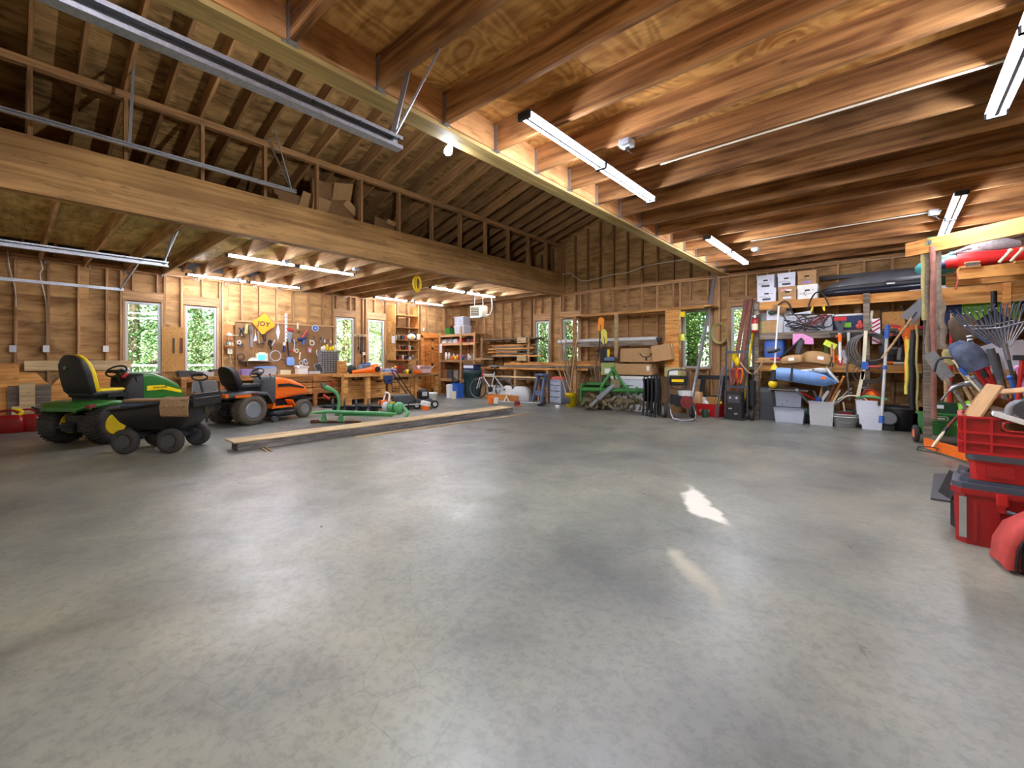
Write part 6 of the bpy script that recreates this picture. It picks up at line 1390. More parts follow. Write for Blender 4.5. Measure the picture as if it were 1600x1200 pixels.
part('pump', MB().cyl((0, .1, .3), (0, .25, .3), .05, n=10), 'steel', t)
pn = part('hose_panel', MB().box((0, .18, .78), (.36, .05, .2), (.15, 0, 0), bev=.02), 'black', t); part('brand_plate', MB().box((-.02, .145, .78), (.24, .012, .055), (.15, 0, 0)), 'yellow', pn); part('hose', MB().tube([(.16*math.cos(a)+.0, .14+.01*a/6, .66+.06*math.sin(a)) for a in [k*.7 for k in range(20)]], .011, 6), 'black', t)
# red basket, cup, bag
q = onZ(1104, 651, 0)
t = thing('red_basket', 'red plastic basket with holes full of clutter', 'basket', (q.x+.03, q.y+.2, 0), -.1)
part('basket_body', MB().open_box(.52, .34, .27, .01, 1.12), 'bright_red', t)
for r in range(3):
    for c in range(5): part('basket_hole', MB().box((-.16+.045*c, -.165+.012*(r-1), .1+.035*r), (.025, .01, .02)), 'cream', t)
part('contents', MB().ball((-.1, 0, .27), (.1, .08, .07), 8, 6).box((-.16, .08, .33), (.14, .1, .1), (.2, .1, .4)), 'cloth_white', t, kind='stuff')
one('patterned_bag', MB().loft([[(a, b, z) for a, b in rrect(.24*k, .12, .03, 2)] for z, k in ((0, .6), (.15, .9), (.28, 1.1))]), 'osb', 'orange patterned bag standing in the red basket', 'bag', (q.x+.07, q.y+.22, .13))
one('yellow_scoop', MB().ball((0, 0, 0), (.07, .05, .04), 8, 6), 'yellow', 'yellow scoop lying on the red basket', 'scoop', (q.x+.22, q.y+.12, .30))
q = onZ(1102, 652, 0); t = thing('green_tin', 'small dark green canister in front of the red basket', 'canister', (q.x, q.y, 0)); part('can_body', MB().lathe([(0, 0), (.06, 0), (.07, .02), (.07, .13), (.06, .15), (0, .15)], n=14), 'dark_green', t); part('lid', MB().lathe([(.065, .15), (.06, .165), (0, .17)], n=14), 'dark_green', t)
one('brown_bag', MB().loft([[(a, b, z) for a, b in rrect(.34*k, .24*k, .06, 3)] for z, k in ((0, 1), (.3, 1), (.5, .9), (.52, .4))]), 'card', 'brown paper sack behind the red basket', 'sack', (X_(1088, 10.1), 10.0, 0))
t = thing('sawhorse', 'black plastic sawhorse folded against the wall under the window', 'sawhorse', (X_(1106, 10.1)+.1, 10.15, 0))
part('top_beam', MB().box((0, 0, .83), (.66, .08, .09)), 'black', t)
for s in (-1, 1): part('leg', MB().box((s*.24, -.02, .42), (.12, .06, .78), (.04, s*-.1, 0), (.7, 1)), 'black', t)
part('crossbar', MB().box((0, 0, .4), (.42, .04, .06)), 'black', t)
# leaning pipe
pt = onY(1117, 432, 10.45); pb_ = onZ(1080, 648, 0); pb_ = Vector((X_(1077, 9.7), 9.7, 0.01)); o = board('leaning_pipe', pb_, pt, .05, .05, 'galv'); tag(o, 'long grey metal track leaning from the floor to the ceiling plate', 'metal track')
# hose loops and cords on the studs by the windows
for i, (px, py, r, mt, lb) in enumerate(((1125, 521, .2, 'khaki', 'coiled khaki hose hanging between the two right-hand back windows'),)):
    q = onY(px, py, YB-.06); t = thing('hose_coil', lb, 'hose', (q.x, YB-.07, q.z))
    for k in range(4): part('hose_loop', MB().tube([((r+.012*k)*.72*math.cos(a), -.03*k+.04, (r+.012*k)*math.sin(a)) for a in [2*PI*j/20 for j in range(20)]], .014, 6, closed=True), mt, t)
    part('hose_tail', MB().tube([(-.15, 0, .0), (-.2, 0, -.3), (-.17, 0, -.75)], .014, 6, sm=3).tube([(.15, -.03, .0), (.2, -.03, -.4)], .014, 6, sm=3), mt, t)
t = thing('spot_lamp', 'small lime and red gauge clipped beside the wide panel', 'gauge', (X_(1066, YR)+.02, YR-.05, 1.72)); part('gauge_body', MB().cyl((0, 0, -.07), (0, 0, .08), .05, n=12), 'lime', t); part('gauge_top', MB().cyl((0, 0, .08), (0, 0, .1), .04, n=12), 'faded_red', t); part('lamp_arm', MB().cyl((.02, 0, .02), (.42, 0, .03), .008, n=6), 'black', t)
# ---- boards leaning by the right window ----
for i, (a, b, mt, w_, lb) in enumerate((((1135, 640), (1166, 468), 'brick_red', .09, 'left reddish weathered board leaning before the right-hand window'), ((1146, 640), (1173, 467), 'brick_red', .1, 'middle reddish weathered board leaning before the right-hand window'), ((1152, 640), (1178, 470), 'old_wood', .07, 'right pale grey board leaning before the right-hand window'), ((1158, 620), (1180, 492), 'yellow', .025, 'thin yellow pole leaning beside the reddish boards'))):
    p1 = onY(b[0], b[1], 10.4); p0 = Vector((X_(a[0], 9.95)+.0, 9.95+.02*i, .02)); o = board('leaning_board', p0, p1, w_, .03, mt); tag(o, lb, 'board', 'boards leaning by the right window')
# ---- hand truck with charger ----
q = onZ(1147, 656, 0)
t = thing('hand_truck', 'dark grey steel hand truck parked before the shelves', 'hand truck', (q.x, q.y+.2, 0), 0)
for s in (-1, 1): part('upright', MB().tube([(s*.2, 0, .06), (s*.2, 0, 1.3), (s*.19, .02, 1.52)], .019, 8, sm=3), 'lid_grey', t)
for z in (.1, .66, .98, 1.38): part('crossbar', MB().box((0, 0, z), (.4, .03, .05)), 'lid_grey', t)
part('toe_plate', MB().box((0, -.12, .02), (.4, .26, .012)), 'dark_grey', t); part('axle', MB().cyl((-.24, .1, .1), (.24, .1, .1), .01, n=8), 'steel', t)
for s in (-1, 1): wheel(t, (s*.22, .09, .1), .1, .05, 'dark_steel', (s, 0, 0), rimr=.5)
t = thing('battery_charger', 'black boxed battery charger standing on the hand truck plate', 'charger', (q.x, q.y+.06, .03))
part('charger_case', MB().box((0, 0, .27), (.32, .2, .54), bev=.02), 'black', t); part('control_panel', MB().box((0, -.105, .4), (.22, .012, .16), bev=.01), 'dark_grey', t)
for s in (-1, 1): part('knob', MB().cyl((s*.06, -.11, .42), (s*.06, -.13, .42), .02, n=10), 'light_grey', t)
txt('6A2', .04, 'white', t, (-.06, -.106, .2)); txt('12/6', .04, 'white', t, (.04, -.106, .1)); part('orange_edge', MB().box((-.165, 0, .3), (.015, .16, .5)), 'brick_red', t)
for i, (dx, mt) in enumerate(((-.06, 'brick_red'), (.0, 'bright_red'), (.07, 'orange'))): one('cord_bundle', MB().tube([(dx-.03, -.06, .76), (dx-.05, -.08, .98), (dx+.02, -.09, 1.04), (dx+.06, -.08, .96), (dx+.02, -.06, .74)], .016, 6, sm=4), mt, ['brick red', 'bright red', 'orange'][i]+' cord bundle looped on the hand truck', 'cord', (q.x, q.y+.2, 0), group='cords on the hand truck')
one('yellow_gloves', MB().ball((0, 0, 0), (.06, .04, .14), 8, 6).ball((.05, 0, -.12), (.05, .04, .1), 8, 6), 'yellow', 'yellow gloves tucked behind the top bar of the hand truck', 'gloves', (q.x-.06, q.y+.27, 1.3))
for i, (px0, px1) in enumerate(((1118, 1128), (1121, 1131))): o = board('steel_rod', Vector((X_(px0, 9.62), 9.62, .02)), onY(px1, 573, 9.9), .02, .02, 'steel'); tag(o, ['left', 'right'][i]+' of two grey metal poles leaning beside the hand truck', 'pole', 'grey poles')
t = thing('wheel_tool', 'tall grey trimmer-style tool with cross handle right of the hand truck', 'garden tool', (X_(1176, 9.75), 9.75, 0)); part('tool_shaft', MB().cyl((0, 0, .05), (0, 0, 1.0), .016, n=8), 'dark_steel', t); part('cross_handle', MB().tube([(-.24, 0, 1.18), (0, 0, .92), (.2, 0, 1.22)], .014, 8, sm=3), 'handle_wood', t); wheel(t, (0, -.02, .1), .1, .05, 'dark_steel', (1, 0, 0)); part('tool_head', MB().box((0, 0, .55), (.1, .1, .5), bev=.02), 'black_metal', t)
# ================= big shelf unit on the right of the back wall =================
YW = 10.02
def fz(px, py):
    q = onZ(px, py, 0)
    if q.y > 9.78: q = Vector((X_(px, 9.78), 9.78, 0))
    return q
t = thing('storage_shelves', 'long wooden storage shelves along the right end of the back wall', 'shelves', (0, 0, 0))
sx0, sx1 = X_(1182, YW), 2.95
for z, h, mt in ((2.39, .16, 'fir'), (1.76, .13, 'old_wood'), (1.15, .16, 'bench_wood')):
    part('shelf_board', MB().box(((sx0+sx1)/2, YW+.36, z-.012), (sx1-sx0, .62, .024)), 'bench_wood', t)
    board('front_rail', (sx0+.05, YW+.02, z-h/2), (sx1, YW+.02, z-h/2), .04, h, mt, t)
for px, w_ in ((1183, .08), (1354, .09)): part('post', MB().box((X_(px, YW), YW-.03, 1.2), (w_, .045, 2.4)), 'old_wood', t)
part('post', MB().box((1.35, YW-.03, 1.2), (.09, .045, 2.4)), 'fir', t); part('post', MB().box((2.9, YW-.03, 1.2), (.09, .045, 2.4)), 'old_wood', t)
for px in (1200, 1340, 1500): part('rear_post', MB().box((X_(px, 10.52), 10.52, 1.2), (.09, .05, 2.4)), 'stud_wood', t)
part('lumber_edge', MB().box((1.6, YW-.02, 2.2), (2.4, .05, .18)), 'bench_wood', t)
TOP = 2.392; MID = 1.762; LOW = 1.152
# banker boxes
bb = [(1181.5, 1213, 0, 'white_card', 'white banker box, lower of the leftmost stack', 'grey_plastic'), (1181.5, 1211, 1, 'white_card', 'white banker box, upper of the leftmost stack', 'grey_plastic'), (1214, 1245, 0, 'card', 'brown banker box with pink sticker, lower of the middle stack', 'white_card'), (1214, 1244, 1, 'white_card', 'white banker box, upper of the middle stack', 'grey_plastic'), (1244, 1278, 0, 'white', 'white banker box with grey lid, lower of the right stack', 'white'), (1245, 1277, 1, 'card', 'brown banker box with oval label, upper of the right stack', 'purple')]
for a, b, lv, mt, lb, mk in bb:
    if mk == 'grey_plastic': mk = 'dark_grey'
    Yb = YW+.02; x0, x1 = X_(a, Yb), X_(b, Yb); w_ = min(x1-x0-.02, .4)
    t = banker(lb, ((x0+x1)/2, Yb+.2, TOP+lv*.272), mt, .02*(-1)**lv, w_, .37, .268, mk)
    if 'pink' in lb: part('pink_sticker', MB().box((-.06, -.19, .21), (.1, .006, .03), (0, -.3, 0)), 'pink', t); part('white_sticker', MB().box((.03, -.19, .2), (.09, .006, .03)), 'white', t)
    if mk == 'white' and mt == 'white': part('scribble', MB().tube([(.0, -.188, .16), (-.06, -.188, .12), (-.02, -.188, .06)], .004, 5), 'dark_grey', t)
# roof cargo box
x0, x1 = X_(1281, YW+.1), X_(1470, YW+.1); L = x1-x0
t = thing('roof_cargo_box', 'long dark grey roof cargo box lying on the top shelf', 'cargo box', ((x0+x1)/2, YW+.36, TOP))
pr = [(-.5, .02, .03), (-.47, .12, .07), (-.4, .26, .13), (-.28, .31, .21), (-.1, .33, .27), (.15, .33, .29), (.38, .33, .29), (.47, .3, .25), (.5, .22, .18)]
lid = []; bas = []
for f, w_, h in pr:
    x = f*L
    lid.append([(x, -w_, .13+.0), (x, -w_*.97, .13+h*.45), (x, -w_*.8, .13+h*.82), (x, -w_*.3, .13+h), (x, w_*.3, .13+h), (x, w_*.8, .13+h*.82), (x, w_*.97, .13+h*.45), (x, w_, .13)])
    k = min(1, w_/.33); bas.append([(x, -w_, .12), (x, -w_*.85, .12-.09*k), (x, -w_*.5, .12-.115*k), (x, w_*.5, .12-.115*k), (x, w_*.85, .12-.09*k), (x, w_, .12)])
part('lid_shell', MB().loft(lid), 'cargo_grey', t); part('base_shell', MB().loft(bas), 'box_navy', t)
part('side_rib', MB().tube([(f*L, -w_-.004, .16+.02*min(1, h*4)) for f, w_, h in pr], .008, 6), 'black', t)
part('lock_badge', MB().prism(rrect(.16, .09, .044, 4, .12*L, .17), -.355, -.325), 'black', t); part('badge_plate', MB().box((.12*L, -.357, .155), (.11, .006, .022)), 'white', t)
for i, px in enumerate((1389, 1393, 1397)): one('table_leg', MB().tube([(0, 0, 0), (.03*(i-1), 0, .2)], .012, 6), 'cream', ['left', 'middle', 'right'][i]+' pale leg tip sticking up behind the cargo box', 'leg', (X_(px, 10.5), 10.5, TOP+.32), group='pale leg tips') if False else None
# dark comb-like strip on wall behind
one('gutter_strip', MB().box((0, 0, 0), (1.6, .03, .07)), 'dark_grey', 'dark strip fixed on the wall behind the cargo box', 'strip', (X_(1335, 10.57), 10.57, 2.83))
# ---- middle shelf goods ----
def mid(px, dy=.2): return (X_(px, YW+dy), YW+dy, MID)
def low(px, dy=.2): return (X_(px, YW+dy), YW+dy, LOW)
x, y, z = mid(1192); carton('grey_carton', 'grey carton top left on the middle shelf', (x, y+.1, z+.26), .26, .3, .16, 'cloth_grey', 0, 'closed'); carton('lower_carton', 'olive grey carton at the left end of the middle shelf', (x-.04, y+.05, z), .2, .3, .25, 'khaki', 0, 'closed')
x, y, z = mid(1208, .15); carton('brown_file_box', 'brown file box on the middle shelf beside the pole', (x+.04, y+.05, z), .34, .3, .25, 'card', 0, 'closed'); carton('white_file_box', 'white box with dark oval hole above the brown file box', (x+.02, y+.05, z+.26), .24, .28, .2, 'white_card', 0, 'closed')
one('green_bowl', MB().ball((0, 0, 0), (.07, .03, .04), 10, 6), 'dark_green', 'dark green oval bowl hung on the white file box', 'bowl', (x, y-.13, z+.4))
x, y, z = mid(1222, .15); one('round_tub', MB().lathe([(0, 0), (.1, 0), (.12, .16), (.1, .2), (0, .2)], n=14), 'light_grey', 'grey rounded tub above the white crates', 'tub', (x+.05, y+.1, z+.262)); carton('upright_folder', 'pale upright folders between brown box and white crates', (x-.01, y, z), .09, .28, .24, 'light_grey', 0, 'closed')
x, y, z = mid(1262, .22)
for i, dx in enumerate((-.24, .2)): tote('white_crate', ['left', 'right'][i]+' of two white plastic file crates under the tangled cables', (x+dx, y, z), .42, .36, .28, 'white_card', 'white', top=1.03, group='white file crates')
t = thing('cable_tangle', 'tangled jumper cables lying over the white crates', 'cables', (x-.02, y-.24, z+.12))
rnd = random.Random(4)
for k in range(4):
    pts = [(-.36+.1*k, 0, .22)]+[(rnd.uniform(-.36, .4), -.012-.012*k, rnd.uniform(-.12, .24)) for _ in range(7)]+[(.42, 0, .16)]
    part('cable_strand', MB().tube(pts, .011, 6, sm=5), 'black' if k != 2 else 'dark_red', t)
one('cable_hook', MB().tube([(-.17, 0, -.14), (-.14, 0, 0), (-.07, 0, .14), (0, 0, .17), (.07, 0, .12), (.13, 0, -.02), (.16, 0, -.12)], .014, 7, sm=4), 'black', 'black cable arch hooked over the rail above the right crate', 'cable', (X_(1279, YW-.1), YW-.06, 2.32))
for i, px in enumerate((1268, 1287)): one('clamp_end', MB().box((0, 0, 0), (.03, .02, .08), (0, .3*(-1)**i, 0)).box((.012, 0, .04), (.012, .02, .05)), 'yellow', ['left', 'right'][i]+' yellow clamp of the cable arch', 'clamp', (X_(px, YW-.1), YW-.06, 2.17), group='yellow clamps')
one('saw_level', MB().box((0, 0, 0), (.36, .04, .07), (0, -.15, 0)), 'galv', 'shiny metal strip lying tilted on the left white crate', 'metal strip', (X_(1250, YW), YW+.02, 2.1))
one('hanging_gourd', MB().ball((0, 0, 0), (.09, .06, .08), 9, 6).ball((-.1, 0, .06), (.06, .05, .07), 8, 6), 'card_dark', 'brown tool pouch hanging from the rail by the white pole', 'pouch', (X_(1221, YW-.08), YW-.07, 2.18))
one('pouch_strap', MB().tube([(-.12, 0, -.08), (-.1, 0, .06), (.02, 0, .15), (.1, 0, .08), (.17, 0, -.12)], .014, 6, sm=4), 'black', 'black looped strap above the brown tool pouch', 'strap', (X_(1223, YW-.08), YW-.05, 2.22))
x, y, z = mid(1330, .3); tote('blue_tote', 'dark blue tote with white lid on the middle shelf', (x-.02, y, z), .48, .36, .27, 'dark_blue', 'white'); part('green_sticker', MB().box((-.02, -.185, .1), (.1, .004, .09)), 'bright_green', bpy.data.objects['blue_tote'])
x, y, z = mid(1318, .05); t = thing('garden_shears', 'grey garden shears with red label hanging on the middle rail', 'shears', (X_(1313, YW-.06), YW-.05, 1.74))
part('shear_blade', MB().prism([(-.1, .22), (-.02, .2), (.04, -.04), (0, -.06)], -.012, 0), 'dark_grey', t); part('shear_blade', MB().prism([(.1, .22), (.02, .2), (-.04, -.04), (0, -.06)], -.026, -.014), 'dark_grey', t); part('red_label', MB().box((.0, -.03, .23), (.18, .006, .07)), 'bright_red', t)
x, y, z = mid(1344, .02); t = thing('pink_reel', 'pink and red string reel on the middle shelf beside the post', 'reel', (x, y, z)); part('reel_body', MB().ball((0, 0, .06), (.07, .05, .06), 10, 6).ball((0, 0, .13), .04, 8, 5), 'faded_red', t); part('reel_band', MB().box((0, -.05, .06), (.02, .006, .08)), 'bright_red', t)
x, y, z = mid(1361, .02); one('wood_club', MB().box((0, 0, .16), (.05, .03, .34), (0, .03, 0), bev=.01), 'cream', 'upright pale wooden handle just right of the post', 'handle', (x, y, z))
x, y, z = mid(1369, -.02)
t = thing('striped_marker', 'pink and red striped marker board hanging by the post', 'marker', (x, YW-.05, 1.62))
part('board', MB().box((0, 0, .1), (.11, .015, .44)), 'white_card', t)
for k in range(6): part('stripe', MB().box((0, -.009, -.08+.07*k), (.13, .004, .025), (0, .6*(-1)**(k//3), 0)), 'bright_red', t)
x, y, z = mid(1396, .15); one('osb_square', MB().box((0, 0, .15), (.3, .015, .3), (-.08, 0, 0)), 'osb', 'square chipboard piece propped on the middle shelf', 'board', (x, y, z))
for i, (px, a) in enumerate(((1378, .12), (1412, -.18))): x, y, z = mid(px, .45); one('wood_strip', MB().box((0, 0, .22), (.05, .03, .44), (0, a, 0)), 'old_wood', ['left', 'right'][i]+' grey slat leaning at the back of the middle shelf', 'slat', (x, y, z), group='slats on the middle shelf')
for i, (px, w_) in enumerate(((1434, .22), (1447, .16))): x, y, z = mid(px, .1); carton('brown_carton', ['left', 'right'][i]+' small brown carton at the strap post on the middle shelf', (x, y, z), w_, .2, .16, 'card', 0, 'closed')
# red/orange hooks and tool holder rails on the middle rail
for i, (px0, px1, lb) in enumerate(((1296, 1345, 'tool holder strip on the middle rail, left of the post'), (1378, 1400, 'tool holder strip on the middle rail right of the striped marker'), (1480, 1528, 'tool holder strip on the middle rail behind the shovels'))):
    xa_, xb2 = X_(px0, YW-.04), X_(px1, YW-.04); t = thing('tool_holder', lb, 'tool holder', ((xa_+xb2)/2, YW-.03, 1.70)); n = int((xb2-xa_)/.08)
    part('holder_rail', MB().box((0, 0, 0), (xb2-xa_, .02, .035)), 'black', t)
    for k in range(n): part('holder_clip', MB().cyl((-(xb2-xa_)/2+.04+.08*k, -.02, -.05), (-(xb2-xa_)/2+.04+.08*k, -.045, -.05), .028, n=8), 'faded_red' if k % 2 else 'black', t)
t = thing('orange_clamp', 'bright orange spring clamp hanging on the middle rail', 'clamp', (X_(1417, YW-.1), YW-.07, 1.66))
part('clamp_jaw', MB().prism([(-.12, .1), (.12, .12), (.07, .02), (.03, -.16), (-.03, -.16), (-.07, .0)], -.02, .02), 'orange', t); part('clamp_grip', MB().box((-.14, 0, .13), (.14, .03, .05), (0, .3, 0)), 'bright_red', t); part('clamp_grip', MB().box((.16, 0, .1), (.16, .03, .05)), 'bright_red', t)
# ---- front of middle rail: pole tools, snow shovel, hose ----
def pole(name, lb, a, b, ya, yb, r, mt, cat='tool', group=None, extra=None):
    pa_, pb2 = onY(*a, ya), onY(*b, yb)
    t = thing(name, lb, cat, pa_, 0, group); d = pb2-pa_
    part('shaft', MB().cyl((0, 0, 0), d, r, n=10), mt, t)
    if extra: extra(t, d)
    return t
pole('paint_pole', 'blue and silver telescopic pole standing before the shelves', (1377, 661), (1387, 508), 9.5, 9.8, .022, 'light_grey', extra=lambda t, d: [part('blue_sleeve', MB().cyl(d*.86, d, .036, n=10), 'blue', t), part('blue_joint', MB().cyl(d*.54, d*.58, .03, n=10), 'blue', t), part('blue_foot', MB().cyl(d*0, d*.07, .036, n=10), 'blue', t)])
pole('grass_trimmer', 'upright trimmer with white shaft and yellow motor', (1208, 600), (1217, 478), 9.75, 9.8, .016, 'white', extra=lambda t, d: [part('motor_cover', MB().ball((-.0, -.02, .0), (.08, .07, .08), 10, 7), 'yellow', t), part('yellow_collar', MB().lathe([(.07, 0), (.05, .06), (.02, .11)], (.02, 0, .28), n=12), 'yellow', t), part('cutter_neck', MB().cyl((0, 0, .06), (.02, 0, .28), .07, .04, n=12), 'black', t), part('grip', MB().tube([(-.08, -.03, .62), (.03, -.05, .64), (.12, -.03, .68)], .03, 8, sm=3), 'black', t)])
pole('garden_pole', 'grey plank and snow shovel handle slanting across the shelves', (1378, 560), (1425, 497), 9.7, 9.72, .018, 'handle_wood', extra=lambda t, d: [part('scoop_blade', MB().box(d*1.25, (.2, .02, .5), (0, .72, 0)), 'grey_plastic', t), part('scoop_neck', MB().cyl(d*.85, d*1.15, .012, n=8), 'dark_steel', t)])
t = thing('hose_coil', 'large grey hose coil hanging from the middle rail at the post', 'hose', (X_(1357, YW-.12), YW-.1, 1.38))
for k in range(5): part('hose_loop', MB().tube([(.04*(k-2)*.6+(.27-.012*k)*math.cos(a), -.02*k, .0+.015*k+(.29-.012*k)*math.sin(a)) for a in [2*PI*j/24 for j in range(24)]], .014, 6, closed=True), 'hose_grey', t)
part('hose_tail', MB().tube([(-.25, 0, .1), (-.3, -.02, -.3), (-.28, -.02, -.6), (-.27, 0, -.9)], .014, 6, sm=4), 'hose_grey', t)
t = thing('cord_coil', 'thin grey cord coil hanging below the hose', 'cord', (X_(1357, YW-.12), YW-.14, .98))
for k in range(3): part('cord_loop', MB().tube([((.22-.04*k)*math.cos(a)+.02*k, -.012*k, (.18-.03*k)*math.sin(a)) for a in [2*PI*j/20 for j in range(20)]], .007, 6, closed=True), 'dark_grey', t)
t = thing('wood_crutch', 'pale measuring stick with blue wrap hanging in the hose coil', 'stick', (X_(1354, YW-.2), YW-.25, 1.0)); part('stick_body', MB().box((-.03, 0, .3), (.05, .02, .85), (0, .05, 0)).box((-.08, 0, -.2), (.05, .02, .45), (0, .16, 0)), 'cream', t); part('blue_wrap', MB().box((-.02, -.005, .12), (.09, .05, .13)), 'blue', t); part('red_cap', MB().cyl((.02, 0, .1), (.18, 0, .1), .02, n=8), 'faded_red', t)
# ---- lower shelf goods ----
x, y, z = low(1211, .2); t = thing('water_pack', 'blue and clear shrink-wrapped bottle pack on the lower shelf', 'bottle pack', (x, y, z+.11))
part('pack_film', MB().loft([[(a, b, z_) for a, b in rrect(.36*k, .26*k, .05, 3)] for z_, k in ((0, .98), (.05, 1), (.3, 1), (.36, .92))]), 'blue', t)
for k in range(8): part('bottle_cap', MB().cyl((-.13+.087*(k % 4), -.07+.1*(k//4), .36), (-.13+.087*(k % 4), -.07+.1*(k//4), .40), .022, n=8), 'white', t)
part('label_panel', MB().box((0, -.133, .16), (.27, .006, .12)), 'slate_blue', t)
x, y, z = low(1208, .12); t = thing('brown_tarp', 'crumpled brown and red tarp under the blue bottle pack', 'tarp', (x, y, z)); part('tarp_fold', MB().loft([[(a+.02*math.sin(7*a+3*z_*20), b, z_) for a, b in rrect(.62*k, .42*k, .1, 4)] for z_, k in ((0, .95), (.03, 1.04), (.06, .92), (.09, .98), (.11, .8))]), 'card', t); part('red_fold', MB().ball((.1, -.16, .08), (.16, .08, .035), 9, 5), 'faded_red', t)
for i, (px, dx, w_, h, r, lb) in enumerate(((1241, 0, .38, .16, -.22, 'left tan padded envelope slumping off the lower shelf'), (1275, .05, .42, .22, .3, 'right tan folded envelope on the lower shelf'), (1262, 0, .24, .2, .1, 'small tan mailer standing between two envelopes'))):
    x, y, z = low(px, -.0+.12*(i == 2)); t = thing('padded_mailer', lb, 'envelope', (x, y, z+.005), r, 'tan mailers', (0, r*.6, r))
    part('mailer_body', MB().loft([[(a, b, z_) for a, b in rrect(w_*k, .34*k, .05, 3)] for z_, k in ((0, .9), (h*.4, 1), (h*.85, .85), (h, .45))]), 'card', t); part('mail_label', MB().box((.02, -.165, h*.45), (.1, .01, .06), (-.2, 0, 0)), 'white', t)
t = thing('hedge_saw', 'dark slanting tool with strap over the pink cloth', 'tool', (X_(1247, YW-.1), YW-.08, 1.35)); part('tool_bar', MB().cyl((-.3, 0, -.1), (.06, 0, .28), .022, n=8), 'black', t); part('tool_grip', MB().box((.02, 0, .12), (.1, .05, .26), (0, .25, 0), bev=.02), 'dark_grey', t)
t = thing('pink_cloth', 'pink cloth pinned on the middle rail', 'cloth', (X_(1255, YW-.04), YW-.02, 1.62)); part('cloth_left', MB().prism([(-.17, .1), (.0, .1), (.12, .0), (-.02, -.02), (-.05, -.11), (-.17, -.11)], -.02, -.012), 'pink', t); part('cloth_right', MB().prism([(.0, .1), (.16, -.0), (.17, -.11), (.02, -.1)], -.03, -.022), 'pink', t)
t = thing('yellow_tag_tool', 'lime green tag hanging from a green cord by the lower shelf', 'tag', (X_(1297, YW-.1), YW-.08, 1.5)); part('tag_sheet', MB().box((0, 0, 0), (.2, .02, .1), (0, .5, 0)), 'lime', t); part('green_cord', MB().tube([(-.07, 0, .02), (-.08, 0, -.2), (-.05, 0, -.42), (-.03, 0, -.55)], .009, 6, sm=3).tube([(-.05, 0, .02), (-.04, 0, -.25)], .008, 6), 'green', t); part('orange_handle', MB().cyl((.05, 0, -.1), (.05, 0, -.34), .018, n=8), 'orange', t)
pole('pruner', 'orange and white pole saw hanging at the tool holder strip', (1313, 567), (1312, 520), 9.8, 9.8, .022, 'white', extra=lambda t, d: [part('red_end', MB().box((0, 0, 0), (.06, .04, .09)), 'bright_red', t), part('orange_band', MB().cyl(d*.7, d*.95, .028, n=8), 'orange', t)])
x, y, z = low(1318, .1); carton('white_spray', 'small white carton by the pole saw on the lower shelf', (x, y, z), .1, .08, .24, 'white_card', 0, 'closed')
t = thing('garden_ball', 'orange and green round object on the lower shelf', 'ball', low(1310, .05)); part('orange_half', MB().ball((0, 0, .08), (.07, .06, .07), 9, 6), 'orange', t); part('green_half', MB().ball((-.06, 0, .03), (.07, .05, .04), 8, 5), 'khaki', t)
t = thing('grey_toolbox', 'dark grey tool box with pale plate on the lower shelf', 'tool box', low(1402, .25)); part('box_body', MB().box((0, 0, .17), (.5, .34, .30), bev=.03), 'dark_grey', t); part('plate', MB().box((-.02, -.175, .27), (.12, .006, .04)), 'light_grey', t); part('handle', MB().tube([(-.12, 0, .32), (-.1, 0, .37), (.1, 0, .37), (.12, 0, .32)], .012, 6), 'black', t)
t = thing('orange_frisbee', 'orange disc with white papers on the lower shelf edge', 'disc', low(1391, .0)); part('disc', MB().lathe([(0, 0), (.08, 0), (.06, .035), (0, .04)], n=14), 'orange', t); part('paper', MB().box((.12, -.05, .0), (.16, .1, .02), (-.3, 0, .1)), 'white', t)
t = thing('dark_lamp', 'black cylinder standing on the lower shelf right of the pole', 'canister', low(1394, .1)); part('body', MB().cyl((0, 0, 0), (0, 0, .16), .05, n=12), 'black', t); part('top', MB().cyl((0, 0, .16), (0, 0, .18), .06, n=12), 'dark_grey', t)
# things hanging between the pole and the strap post
def strap(lb, px0, py0, px1, py1, Y, w_, mt, wob=.02, name='strap', group=None, n=7, cat='strap', th=.012):
    a, b = onY(px0, py0, Y), onY(px1, py1, Y); rg = []
    for k in range(n+1):
        p = a.lerp(b, k/n); o = wob*math.sin(k*1.9+px0); c = math.cos(k*.8)*.35
        rg.append([(p.x+o-w_/2*math.cos(c), Y-th+math.sin(c)*w_*.3, p.z), (p.x+o+w_/2*math.cos(c), Y-th-math.sin(c)*w_*.3, p.z), (p.x+o+w_/2*math.cos(c), Y+th-math.sin(c)*w_*.3, p.z), (p.x+o-w_/2*math.cos(c), Y+th+math.sin(c)*w_*.3, p.z)])
    return one(name, MB().loft(rg), mt, lb, cat, group=group)
strap('yellow strap hanging left of the black bundle', 1419, 530, 1416, 616, 9.7, .045, 'lemon', .008, group='hanging straps')
strap('short orange and yellow strap below the orange clamp', 1416, 525, 1415, 595, 9.72, .035, 'safety_orange', .006, group='hanging straps')
strap('thick black webbing bundle hanging behind the green spreader', 1427, 515, 1425, 640, 9.68, .085, 'black', .008, group='hanging straps')
strap('long pale rope hanging down to the green spreader', 1432, 508, 1434, 645, 9.5, .03, 'rope', .01, group='hanging straps')
